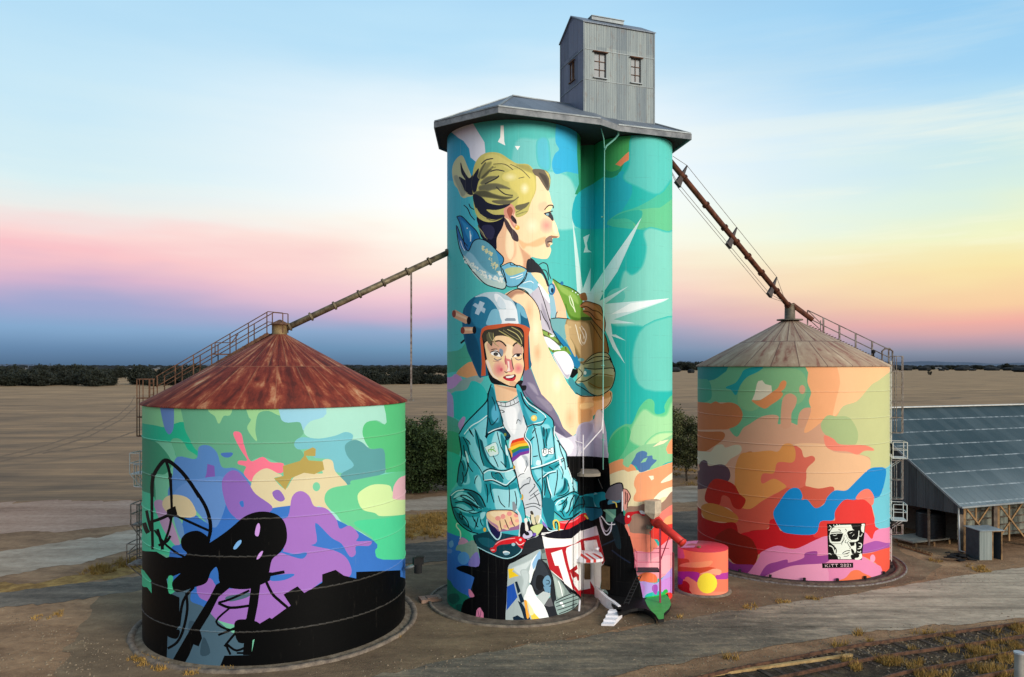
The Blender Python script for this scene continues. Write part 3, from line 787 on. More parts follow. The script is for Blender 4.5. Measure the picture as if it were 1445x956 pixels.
P #fbe4d8 460 1000 500 1010 560 1180 640 1260 560 1220 500 1120
G #f4c8a4 #e47c80 648 1115 98 120
G #e47c80 #c84a5c 675 1122 22 30
G #f4c4a0 #e07a80 918 1106 72 80
Q #e08884 722 925 745 962 805 980 832 1005 850 1130 820 1160 742 1152 765 1100 740 1020
Q #fbe4d8 762 1000 790 1008 795 1100 805 1140 750 1150 775 1090
P #c06a6a 735 920 745 1000 742 1060 722 1000
S #4a3430 0.8 722 1145 745 1165 765 1155
S #4a3430 0.8 820 960 835 1050 850 1120
P #4a0f1a 700 1232 765 1208 830 1198 870 1190 882 1225 852 1278 782 1278
P #f4f0ea 755 1212 850 1196 840 1226 790 1240 745 1236
P #c8283c 700 1232 760 1248 830 1252 880 1220 856 1275 782 1282 730 1262
P #b25a52 700 1228 765 1195 820 1198 870 1186 830 1202 760 1214
P #3d3a30 440 722 400 650 455 570 600 545 780 508 900 530 980 600 992 700 968 800 930 760 850 700 760 652 620 640 560 700 540 790 500 740 480 705
P #5c5a44 470 620 540 600 560 700 520 760 480 720
S #b5ab6a 1.1 640 570 760 640 880 720 962 788
S #cdc484 0.9 760 552 880 612 945 690 965 760
S #b5ab6a 0.9 820 520 930 580 980 660
S #9c9568 0.9 500 590 520 670 590 760 640 795
S #b5ab6a 0.7 560 600 570 680 600 750
S #8a8258 0.8 700 560 820 640 920 700
S #2a2420 1.8 590 722 650 715 705 745 745 792
S #2a2420 1.5 842 792 870 755 905 740
S #5a4034 0.8 520 740 545 725 580 718
P #fffaf4 528 885 560 860 605 845 645 880 672 938 600 928 550 915
P #fffaf4 848 935 880 905 958 902 925 935 880 940
E #1a1c24 598 902 34 26
E #5a5048 598 902 18 14
E #1a1c24 915 918 28 22
S #2a1c1c 1.0 520 880 560 862 610 862 650 890 680 945
S #2a1c1c 1.0 832 945 875 905 930 900 965 905
S #3a2826 0.8 528 845 570 832 620 832
S #8e7a78 1.5 570 962 620 990 680 968
S #8e7a78 1.3 870 962 920 985 970 965
S #c08878 1.0 560 1000 640 1010
P #e4b28c 800 1290 870 1290 900 1330 850 1350 800 1345
T 600 400 5
P #17161c 628 735 660 690 690 690 680 720 712 722 710 750 690 758 650 740 640 790 636 760
Q #eec39a 482 712 560 725 640 742 655 785 600 832 500 832 490 772
P #d9a680 500 720 560 730 640 745 645 770 580 750
Q #e0a882 190 195 215 188 308 240 316 276 286 286 200 242
Q #efc8a0 215 205 308 250 310 265 210 225
E #8e3f30 203 216 14 26
E #14161c 308 264 15 28
Q #e0a882 252 332 270 308 338 310 342 352 265 358
Q #efc8a0 275 318 338 320 338 335 275 333
E #8e3f30 264 333 15 25
E #14161c 347 331 14 27
// ---- tee shirt
T 620 550 6.0125
Q #dde3e6 488 98 560 110 652 68 695 60 712 220 745 320 722 400 772 480 772 652 862 852 872 1000 862 1085 735 1060 700 905 650 722 600 562 588 470 600 400 540 300 510 182
P #bcc6ce 645 80 695 62 710 220 690 300 660 240 680 160
P #c6ced4 700 780 800 760 862 860 870 1000 862 1085 735 1062 700 930
P #f4f6f8 560 160 640 150 660 240 640 380 590 330 560 240
P #f4f6f8 660 560 740 560 760 660 700 720 660 660
P #b0bac2 700 560 745 570 760 640 735 650 725 600
S #20262c 0.7 488 100 560 112 652 70 672 42
S #20262c 0.7 495 132 570 145 650 118 700 80
S #20262c 0.5 520 105 525 135
S #20262c 0.5 560 112 562 142
S #20262c 0.5 600 100 605 130
S #20262c 0.5 630 85 640 118
S #3a444c 0.8 500 180 530 175 552 190 530 195
S #3a444c 0.7 655 290 665 255 690 270
S #3a444c 0.7 668 740 690 720 720 712
S #3a444c 1.1 680 850 720 810 765 795
S #3a444c 0.9 760 880 810 820 800 800
S #3a444c 0.7 740 760 770 745 765 790
S #3a444c 0.7 770 905 840 850
S #3a444c 0.7 760 935 850 880
S #3a444c 0.8 730 980 800 965 862 985
S #3a444c 0.8 720 1010 800 990 860 1020
S #3a444c 0.6 720 700 745 640 735 600
RAINBOW
P #e8a23a 585 505 600 500 618 540 615 575 590 545
S #20262c 0.9 583 505 600 540 612 590
// ---- denim jacket
P #3fb0bf 165 382 220 290 318 188 400 100 418 25 440 -45 462 -40 480 60 500 180 540 300 602 395 562 430 620 622 652 722 682 862 720 1000 735 1130 702 1250 640 1262 480 1192 410 1222 300 1222 230 1192 150 1112 108 1000 88 902 108 862 180 792 150 790 165 660 188 560 172 425
P #3fb0bf 655 5 672 -40 740 80 830 150 950 240 972 310 982 400 1072 530 1082 600 1112 722 1168 782 1168 882 1205 905 1232 980 1225 1090 1120 1112 1000 1082 962 1002 900 1060 960 1190 900 1190 868 1120 862 900 778 700 772 480 722 400 745 320 712 220
P #86d2de 220 390 300 320 400 240 410 300 400 400 430 600 450 670 400 690 360 740 330 650 280 560 240 470
P #9fdfe8 470 360 540 390 570 470 600 560 620 650 540 680 470 660 420 580
P #86d2de 180 400 215 500 230 640 260 760 250 800 200 800 240 680 190 560
P #9fdfe8 300 740 340 730 360 800 350 880 310 830
P #86d2de 790 340 850 300 930 300 960 400 970 560 900 610 880 640 800 650 790 560 790 450
P #a4e2ea 980 400 1060 520 1080 600 1110 720 1160 790 1165 870 1120 900 1060 760 1010 660 990 560
P #86d2de 800 690 880 680 960 700 1000 660 1040 720 1060 800 1010 860 960 920 880 900 870 820
P #9fdfe8 440 790 560 820 620 800 670 860 690 960 640 1060 560 1080 480 1020 460 900
P #6cc6d2 370 700 430 672 540 690 622 665 652 740 600 792 562 816 500 790 450 768 378 772
P #a8e4ea 560 700 620 690 635 740 590 770 560 740
P #16808c 180 400 240 430 255 540 230 570 200 560 180 480
P #16808c 165 660 205 600 235 700 225 790 180 770 195 820 155 800
P #16808c 305 340 345 420 380 510 430 620 490 672 440 668 380 640 340 520 310 440
P #16808c 520 380 560 440 580 560 600 660 560 660 540 540
P #16808c 440 700 500 710 540 770 530 790 470 750
P #1c8c9a 380 780 460 800 560 825 640 790 660 830 580 850 460 840 430 880 400 900
P #1c8c9a 860 310 890 340 940 330 930 380 910 460 920 560 890 560 880 440
P #1c8c9a 880 640 960 640 1040 600 1000 660 900 700
P #1c8c9a 880 730 930 720 920 800 940 900 960 960 900 920
P #16808c 1060 750 1090 780 1080 850 1030 890 985 890 1040 850 1065 800
P #16808c 740 60 830 160 900 220 840 230 780 200
P #2a93a6 655 8 690 28 760 170 800 280 742 312 715 222 700 130
P #4fb4c4 720 130 790 200 830 180 900 230 840 290 800 285 760 240
P #1c7a8c 408 40 450 -20 480 80 520 200 538 292 420 372 400 405 412 220
P #5ab4d0 440 180 480 120 510 200 500 280 450 260
P #0f3a52 388 402 418 362 500 322 560 342 602 397 570 432 540 372 480 352
S #0c1c22 1.3 165 382 220 290 318 188 400 100 418 25 440 -45
S #0c1c22 1.2 410 30 412 220 396 405 420 372 500 335 540 300
S #0c1c22 1.0 482 90 520 200 545 310 602 397 562 432 620 622 652 722 682 862 720 1000 735 1130
S #0c1c22 1.2 165 390 172 425 188 560 165 660 150 790
S #0c1c22 0.9 200 400 240 480 270 580 330 650 370 720
S #0c1c22 1.0 300 330 330 430 350 560 380 650
S #0c1c22 0.9 490 360 520 480 560 560 565 660
S #0c1c22 1.0 430 800 440 880 465 960
S #0c1c22 0.9 240 590 250 650 285 700
S #0c1c22 0.9 300 800 305 760 325 730
S #0c1c22 1.2 370 700 430 672 540 690 622 665
S #0c1c22 1.2 372 705 380 772 450 772 500 795 562 822 600 795 652 742 622 668
S #e8f8fa 1.2 376 712 430 684 540 700 630 676
S #e8f8fa 1.0 380 770 445 764 500 782 562 808 598 782 645 735
S #0c1c22 0.9 590 820 595 900 590 1000
S #0c1c22 1.1 700 0 740 80 830 150 950 240 972 310 982 400 1072 530 1082 600 1112 722 1168 782
S #e8f8fa 1.0 715 60 760 120 820 160 900 225 880 270 800 292 742 315
S #0c1c22 1.0 712 220 745 320 722 400 772 480 772 652 800 760 862 852 872 1000
S #e8f8fa 0.9 752 325 730 398 780 470 782 640
S #0c1c22 1.0 800 300 830 420 850 560 870 640 875 900 870 1000
S #0c1c22 0.9 960 320 970 420 985 590
S #e8f8fa 1.6 780 668 870 645 960 612 1050 575
S #0c1c22 0.9 778 682 870 660 965 622 1052 585 1050 605 980 660
S #e8f8fa 1.1 880 742 930 705 990 690
S #0c1c22 0.9 880 755 935 715 990 702
S #0c1c22 1.0 905 740 915 820 945 900 935 930
S #e8f8fa 0.9 915 740 930 820 955 900
S #0c1c22 1.0 1000 680 1000 760 975 900
S #0c1c22 1.2 770 435 805 400
S #0c1c22 1.0 795 570 835 562
S #0c1c22 1.0 830 780 860 750
S #0c1c22 1.1 930 655 965 680
S #0c1c22 0.9 1085 650 1110 700 1120 760 1130 800
S #e8f8fa 1.0 980 310 975 380 1000 430
S #e8f8fa 0.9 1090 660 1115 730 1125 790
S #e8f8fa 1.3 210 380 270 310 340 270 405 220
S #e8f8fa 1.2 415 368 470 340 550 318
E #e8c860 803 243 26 26
E #f6e6a0 800 238 12 12
E #7d8a3c 558 382 11 14
E #c8a040 635 660 10 16
E #c8a040 700 912 14 26
E #3fb0bf 690 905 10 18
Q #dff0ec 385 490 478 447 503 545 430 568
S #14303a 0.4 385 490 478 447 503 545 430 568 385 490
L #6fb83a 1.2 440 528 438 490
L #6fb83a 1.2 438 490 462 484 466 504 442 510
L #6fb83a 1.2 448 508 480 528
L #6fb83a 1.2 415 512 440 506
L #6fb83a 1.2 415 512 420 530
Q #f4fafa 868 510 898 498 928 506 966 490 970 546 920 548 900 562 876 566
S #14303a 0.4 868 510 898 498 928 506 966 490 970 546 920 548 900 562 876 566 868 510
L #18242a 0.85 888 510 910 508
L #18242a 0.85 904 508 906 540 892 544 886 534
L #18242a 0.85 926 544 924 508
L #18242a 0.85 924 508 946 506 950 520 928 526
L #18242a 0.85 934 525 956 540
S #0c1c22 1.0 250 330 262 360 280 385
S #0c1c22 0.9 262 345 290 400
S #0c1c22 1.1 205 470 215 540 235 600 240 680 215 740
S #0c1c22 1.0 195 700 205 760 190 800
S #0c1c22 1.1 345 420 372 520 420 610 470 668
S #0c1c22 0.9 455 560 480 610 500 660
S #0c1c22 0.9 520 610 550 640 562 662
S #0c1c22 1.0 395 800 410 870 405 960
S #0c1c22 0.9 500 900 520 960 560 1000
S #0c1c22 0.9 640 860 655 940 650 1010
S #0c1c22 1.1 470 715 500 705 520 720 545 760
S #0c1c22 0.9 440 700 450 740 480 765
S #0c1c22 1.0 820 330 800 350 790 372
S #0c1c22 0.9 905 330 915 380 905 440 912 480
S #0c1c22 0.9 880 420 890 480 880 540
S #0c1c22 1.0 1010 430 1030 520 1060 600 1070 680
S #0c1c22 0.9 1030 650 1050 700 1040 760
S #0c1c22 1.0 1090 790 1100 850 1060 890 1000 905
S #0c1c22 0.9 1130 820 1145 860 1120 890
S #0c1c22 1.0 890 770 900 830 890 900
S #0c1c22 0.8 800 880 830 930 850 990
S #0c1c22 0.9 225 420 250 440 262 470
S #0c1c22 0.9 180 600 200 640 210 690
S #0c1c22 1.3 690 20 720 110 780 180 830 200
S #0c1c22 1.1 745 318 800 296 860 300 905 240
S #0c1c22 0.9 420 240 440 300 470 280 500 240
S #0c1c22 0.8 445 60 470 120 480 180
P #0f4c58 345 430 365 440 385 520 410 590 440 640 400 600 365 520
P #0f4c58 880 320 895 340 890 400 875 380
P #0f4c58 1060 760 1075 790 1060 850 1020 880 1050 830
P #d4f2f6 560 470 575 500 580 560 565 540
P #d4f2f6 220 520 240 560 250 620 235 600
P #d4f2f6 830 600 860 610 850 640 820 635
P #d4f2f6 1010 560 1030 600 1040 650 1020 630
// ---- sleeves
T 620 650 6.0125
P #1d8f9c 92 300 150 250 200 244 290 258 352 310 400 400 442 412 402 480 412 622 330 622 240 592 150 512 108 400
P #7ed2de 130 300 180 262 270 300 330 360 370 410 300 400 230 350 160 340
P #7ed2de 140 380 200 370 280 420 330 440 260 450 180 430
P #4fb8c6 180 460 260 480 340 480 380 540 330 590 240 540
P #0f5a66 300 270 340 320 380 400 340 390 300 330 230 270
P #0f5a66 110 380 150 440 210 500 250 580 160 510
P #0f5a66 190 330 260 340 330 400 270 390
S #0c1c22 1.5 200 244 290 262 352 310 392 395
S #0c1c22 1.3 92 300 108 400 150 512 240 592 330 622
S #0c1c22 1.1 150 290 230 330 300 380 360 410
S #0c1c22 1.1 130 360 200 350 280 380 330 410
S #0c1c22 1.1 240 270 290 320 330 380
S #0c1c22 1.0 180 430 170 480 200 500 185 440
S #0c1c22 1.0 330 480 315 550 330 565
S #0c1c22 1.0 280 470 300 520
S #e8f8fa 1.0 98 300 150 260 210 252
E #e8b83a 385 588 12 18
S #0c1c22 1.2 120 330 170 300 230 300 300 350
S #0c1c22 1.1 112 400 160 400 230 430 290 420
S #0c1c22 1.1 150 450 200 470 240 520 250 570
S #0c1c22 1.0 220 360 260 380 300 430
S #0c1c22 1.0 250 440 300 450 360 430
S #0c1c22 0.9 300 500 310 540 300 580
S #0c1c22 0.9 360 470 350 520 372 560
S #0c1c22 1.0 200 540 240 560 280 600
P #9fe0ea 120 320 150 285 200 270 170 300
P #9fe0ea 350 450 390 440 380 480 355 500
P #2a9fae 1000 330 1050 300 1120 270 1160 260 1200 300 1240 290 1310 280 1400 270 1410 330 1350 350 1360 400 1290 400 1190 430 1140 480 1060 505 1020 470 970 430 965 360
P #8ad8e2 1040 330 1110 290 1150 300 1130 380 1080 440 1060 420 1090 350
P #8ad8e2 985 360 1030 340 1040 400 1000 430
P #0f5a66 1150 290 1200 310 1240 300 1310 320 1320 390 1240 400 1180 420 1140 470 1150 380
P #bfeaf0 1310 285 1340 282 1345 350 1360 395 1320 390
S #0c1c22 1.2 965 360 1000 330 1070 300 1140 265 1200 300
S #0c1c22 1.2 970 430 1020 470 1060 500 1140 480 1200 430
S #0c1c22 1.2 1150 290 1120 340 1100 420 1075 450
S #0c1c22 1.0 1040 440 1055 390 1070 350
S #0c1c22 1.2 1190 290 1150 370 1130 430
S #e8f8fa 0.9 985 380 1010 345 1060 320
S #0c1c22 1.1 1010 380 1050 360 1090 310
S #0c1c22 1.1 1100 470 1130 420 1180 380 1240 370
S #0c1c22 1.0 1060 480 1040 440 1020 430
S #0c1c22 1.1 1210 310 1230 350 1220 400
S #0c1c22 1.0 1080 330 1075 380 1050 420
P #0d6a7a 880 320 965 340 975 430 960 580 930 590 900 500 878 430
// ---- trousers and black body
T 620 740 6.0125
P #08080c 288 95 340 150 440 140 560 120 690 90 760 60 870 60 880 140 872 212 760 258 640 322 590 352 580 452 570 642 580 860 430 860 310 845 190 790 205 660 280 612 268 560 290 480 284 442 145 380 205 350 335 356 330 202 300 152
Q #0f3c4a 288 92 420 60 560 80 680 100 692 232 576 292 430 242 322 192
P #185868 330 120 420 120 480 170 440 200 360 170
S #a8dce6 1.1 322 192 430 246 576 292 692 232 690 160
P #e8f0f2 540 235 565 228 596 240 585 258 552 255
P #8ab0c0 545 245 585 240 590 255 560 262
E #a0c8d4 628 172 16 14
Q #e888ac 308 790 316 730 330 712 345 705 360 730 374 752 376 802
S #7a2c5c 0.6 325 730 340 790
S #7a2c5c 0.6 355 730 345 790
P #e888ac 250 552 270 565 296 612 256 614
// fist
T 620 650 6.0125
P #1c1c4a 412 520 450 510 492 570 522 600 510 650 470 655 440 610
S #bfe6f0 1.5 402 500 408 560 440 620 490 672 520 640 522 590
P #9a6a94 470 540 500 600 560 600 640 590 680 580 690 520 560 530
P #f3cda0 408 440 460 425 600 425 640 445 672 470 692 510 672 545 640 560 600 570 580 590 540 580 510 600 492 560 422 520 402 480
P #fbdfb8 430 440 520 432 580 440 540 480 460 480
P #b07c9c 402 490 440 520 490 550 500 580 440 540
E #ee9a92 497 492 24 20
E #ee9a92 540 476 20 22
E #ee9a92 594 452 22 20
E #ee9a92 652 466 20 18
E #f2a89a 560 560 16 14
E #f2a89a 610 530 18 18
E #f2a89a 660 512 18 14
S #4a2430 0.9 512 510 520 560 530 590
S #4a2430 0.9 555 500 575 550 588 580
S #4a2430 0.9 605 480 620 530 640 560
S #2a1820 1.0 408 436 460 422 600 422 642 442 676 468
S #e8eef0 1.3 625 355 650 410 690 480 692 560 680 640
Q #8c949c 618 352 638 350 660 400 640 440 622 430
P #d8dfe0 660 420 685 460 695 540 690 620 672 650 680 560 672 480
// lever, gadgets
T 680 700 10.03
P #12121c 560 380 640 400 700 380 850 400 1000 480 1080 520 1100 600 860 640 700 660 600 620 540 560
P #d81f2a 118 765 130 735 160 730 220 650 330 610 470 578 560 585 610 620 632 670 630 730 580 752 530 720 470 665 380 680 270 690 210 720 200 780 160 800
P #7c1018 540 700 600 712 640 680 630 730 580 735
S #f6b0b4 0.9 190 690 260 640 360 612 470 600
S #f6dcdc 0.9 480 650 520 690 560 690 600 660
E #c8d0d0 545 622 18 18
E #f0a0a0 155 768 28 12
P #c8c4dc 580 560 640 500 700 500 715 560 660 600 600 600
P #14161c 600 520 650 510 670 550 630 560
P #c8d490 690 450 780 410 850 400 858 450 800 540 770 560 720 500
P #6a4cb0 715 560 745 520 770 545 740 570
S #c8d0d4 1.0 655 690 760 710 820 680 840 640 850 630
S #c8d0d4 0.9 640 620 720 600 800 560
P #e8e4dc 600 330 640 320 650 400 660 480 620 490 612 400
P #14161c 640 380 670 360 690 440 670 500 655 440
P #d8d0b0 690 260 730 250 745 330 760 400 720 400 700 340
P #3a342c 685 225 712 215 730 262 700 262
S #14161c 0.9 690 270 690 350 700 400
S #14161c 0.9 750 300 770 400
P #c8c0a0 760 290 810 280 820 380 790 400 765 360
S #f0f4f4 1.3 830 265 822 330 800 380
S #f0f4f4 1.0 655 310 680 350 690 400
S #bfe6f0 1.1 830 290 880 380 920 450 960 492 1060 490
P #8c7cc8 860 360 900 400 930 450 900 440 860 400
S #f4f4f4 1.5 845 530 960 520 1060 490 1170 470 1220 500 1245 600
S #f4f4f4 1.4 840 545 940 560 1000 580 1070 548
P #d8dcd8 1090 540 1170 480 1190 520 1180 600 1090 595
P #d6202a 1080 370 1200 350 1280 340 1400 260 1480 250 1540 330 1520 430 1400 440 1280 490 1180 480 1090 460 1080 420
P #f08890 1100 375 1200 362 1280 352 1390 290 1350 330 1280 370 1180 390
P #8e141c 1480 260 1540 330 1520 430 1480 440 1470 340
S #e8cc58 2.0 1035 470 1015 400 1020 355 1060 348 1090 400 1092 500
S #14161c 1.1 1040 460 1035 390 1060 370 1078 430 1078 490
S #e8cc58 2.0 1452 270 1500 330 1498 420
S #14161c 1.6 1150 590 1190 420 1310 285 1400 220
// engine, fairing
T 620 740 6.0125
P #22262c 740 140 870 120 900 300 962 450 982 622 1002 702 1032 800 925 810 880 690 950 600 820 600 770 512 790 432 850 260 700 260 640 320 700 230
P #a9b8b8 588 352 640 320 750 262 852 215 862 250 842 332 790 422 765 512 810 592 880 682 925 782 930 860 740 860 575 860 572 640 580 452
P #d0dcdc 620 370 720 330 790 300 740 380 700 440 640 400
P #eef6f4 790 300 845 240 855 260 800 400 770 500 755 440 770 370
P #8fbce0 795 320 850 228 858 290 830 330 800 380 790 350
P #eef6f4 718 620 770 512 812 592 882 682 925 782 930 830 850 840 800 742 735 660
P #c2d0d0 690 400 740 390 760 450 740 540 720 600 700 560 712 480
Q #1f52b0 575 530 632 500 662 620 570 732
Q #f0cc28 583 380 636 375 618 400 638 412 676 440 640 445 592 462
Q #0f2638 640 490 660 485 690 570 665 590
Q #0f2638 668 600 695 585 722 655 690 672
Q #0f2638 665 650 700 670 720 700 800 860 735 860 700 740
P #f2a83c 720 650 742 655 748 720 762 780 745 800 732 730
Q #f4d04a 750 700 790 740 850 800 850 860 800 860 770 760
P #ffe8b0 742 650 790 720 800 760 770 770 755 700
Q #0f2638 622 790 662 772 690 790 718 800 722 860 640 860
P #2f363e 840 300 880 330 930 430 930 500 880 480 830 560 790 500 810 400
P #15181c 830 440 880 440 900 500 860 560 820 530
P #6a95b0 878 490 895 450 925 436 945 470 945 510 925 530 895 530
S #20343f 0.8 905 475 930 480 930 505 905 508
Q #6a95b0 882 530 948 530 950 585 930 592 925 570 915 598 900 590 892 560
Q #b8c4c4 822 612 882 570 952 590 888 690
Q #5a5c60 890 690 950 600 1000 690 930 700
Q #22262c 960 300 1130 520 1230 600 1190 740 1000 800 940 600
Q #7e908c 862 215 895 205 915 302 962 402 1032 482 1105 585 1135 602 990 655 960 452 905 330 868 300
Q #5c6c6a 862 215 895 205 900 240 870 250
P #a8b8b2 960 430 1020 490 1060 560 1050 610 1000 620 980 520
S #f4fafa 1.0 1010 480 1030 540 1045 610
S #14161c 1.0 868 300 912 302
S #14161c 1.0 905 330 960 452 990 655
P #8fa6a2 980 652 1060 612 1142 580 1200 600 1192 650 1142 712 1020 772 990 722
S #14161c 0.9 985 652 1060 615 1142 582
S #14161c 0.8 985 672 1060 640 1180 600
S #14161c 0.8 990 700 1070 672 1190 630
S #14161c 0.8 1000 730 1080 705 1170 670
S #14161c 0.8 1015 760 1090 730 1150 700
E #f4fafa 1035 670 14 10
E #f4fafa 1050 692 12 8
P #08080c 1100 560 1190 590 1210 650 1190 700 1150 712 1200 640
// ---- number board
T 740 740 6.0125
Q #12121c 150 100 250 60 380 40 520 -40 640 -60 700 100 640 120 480 120 330 130
Q #f0f0ee 150 98 200 115 260 122 330 124 400 120 470 60 540 40 612 15 632 95 682 320 668 345 640 560 602 632 540 600 470 602 380 522 300 462 230 402 190 282 165 182
Q #cccad4 500 60 612 15 632 95 640 140 600 130 520 150 500 100
Q #b4202a 172 206 260 198 340 190 430 165 480 128 630 92 684 310 662 345 612 132 505 142 520 268 492 272 475 150 400 180 358 202 352 232 372 332 402 452 425 520 460 565 560 545 556 480 620 580 602 632 530 602 480 622 428 562 310 462 212 380
Q #f4f4f0 226 245 318 215 345 330 412 560 340 502 290 352 260 352
Q #a81e24 385 390 445 345 452 380 425 400 462 430 478 470 452 480 440 445 410 460 400 430
P #f0f0ee 470 400 530 380 560 430 545 500 500 540 470 500 462 440
// black right mass
Q #0a0a0c 640 575 668 345 684 310 632 95 612 10 560 -20 540 -60 640 -120 700 -120 780 -100 832 -70 872 12 922 202 952 422 982 502 1002 602 1016 692 1016 900 600 900 606 640
Q #e8e6ee 596 600 640 560 700 650 760 700 800 760 800 900 560 900 596 700
P #14262e 700 -20 760 -30 800 60 820 200 780 190 740 60
S #1c2c3c 1.4 660 180 730 150 770 130
S #1c2436 1.4 740 220 820 280 900 330
S #e4e2ec 1.6 640 -60 655 20 690 90 730 60 742 -20
S #b0acb8 1.4 650 -40 672 40 700 60 730 20
S #f0f4f4 1.4 560 -90 610 -100 660 -60 710 0 770 0
E #e8e6ee 618 205 18 14
P #8fa6a2 630 560 660 540 700 570 708 600 690 620 650 610
S #14161c 0.8 640 570 700 590
E #f4fafa 668 562 8 6
// glove, boxes and lever on the right
T 800 700 10.03
P #1f6c86 250 180 330 160 470 170 500 260 440 310 340 350 300 300
P #2a9fae 380 -10 540 -20 545 60 470 80 470 170 430 170 390 90
S #0c1c22 1.2 260 160 400 165 470 170 540 100 600 70
P #08080c 470 80 600 50 760 60 800 140 800 260 840 400 760 380 660 330 600 240 480 170
Q #5f9a86 550 190 695 190 690 300 650 370 550 365
Q #8cc4a4 510 200 560 190 690 290 660 330
P #4f8ea4 600 60 740 60 745 90 640 110 580 120
S #e8cc58 1.4 640 85 690 100 705 165
Q #23202c 660 330 760 240 830 290 850 400 820 415
P #6f6870 545 -20 570 -100 640 -150 720 -180 780 -170 800 -80 800 100 790 210 770 210 765 60 700 70 560 40
S #101014 1.3 545 -40 580 -110 640 -150 720 -180 780 -170 800 -80
S #f4f4f4 1.5 785 -60 788 60 788 215
P #e8a090 800 -90 850 -80 890 -10 890 40 860 100 850 170 815 210 800 120
S #4a1c20 0.9 802 -100 850 -85 895 -10 892 40 862 100 852 170
S #4a1c20 0.9 825 -60 835 20 825 120
S #4a1c20 0.9 850 -40 860 20 850 90
E #3f9a7a 818 250 16 26
P #c8202a 825 270 860 235 940 225 1020 215 1040 240 1110 260 1080 285 1020 255 960 255 912 290 912 340 870 400 825 380
Q #f4f4f4 1022 212 1060 208 1118 240 1108 262 1050 256
E #f0dcdc 872 292 18 16
P #f08a78 820 420 860 410 890 500 885 570 865 520
''', 0.15)
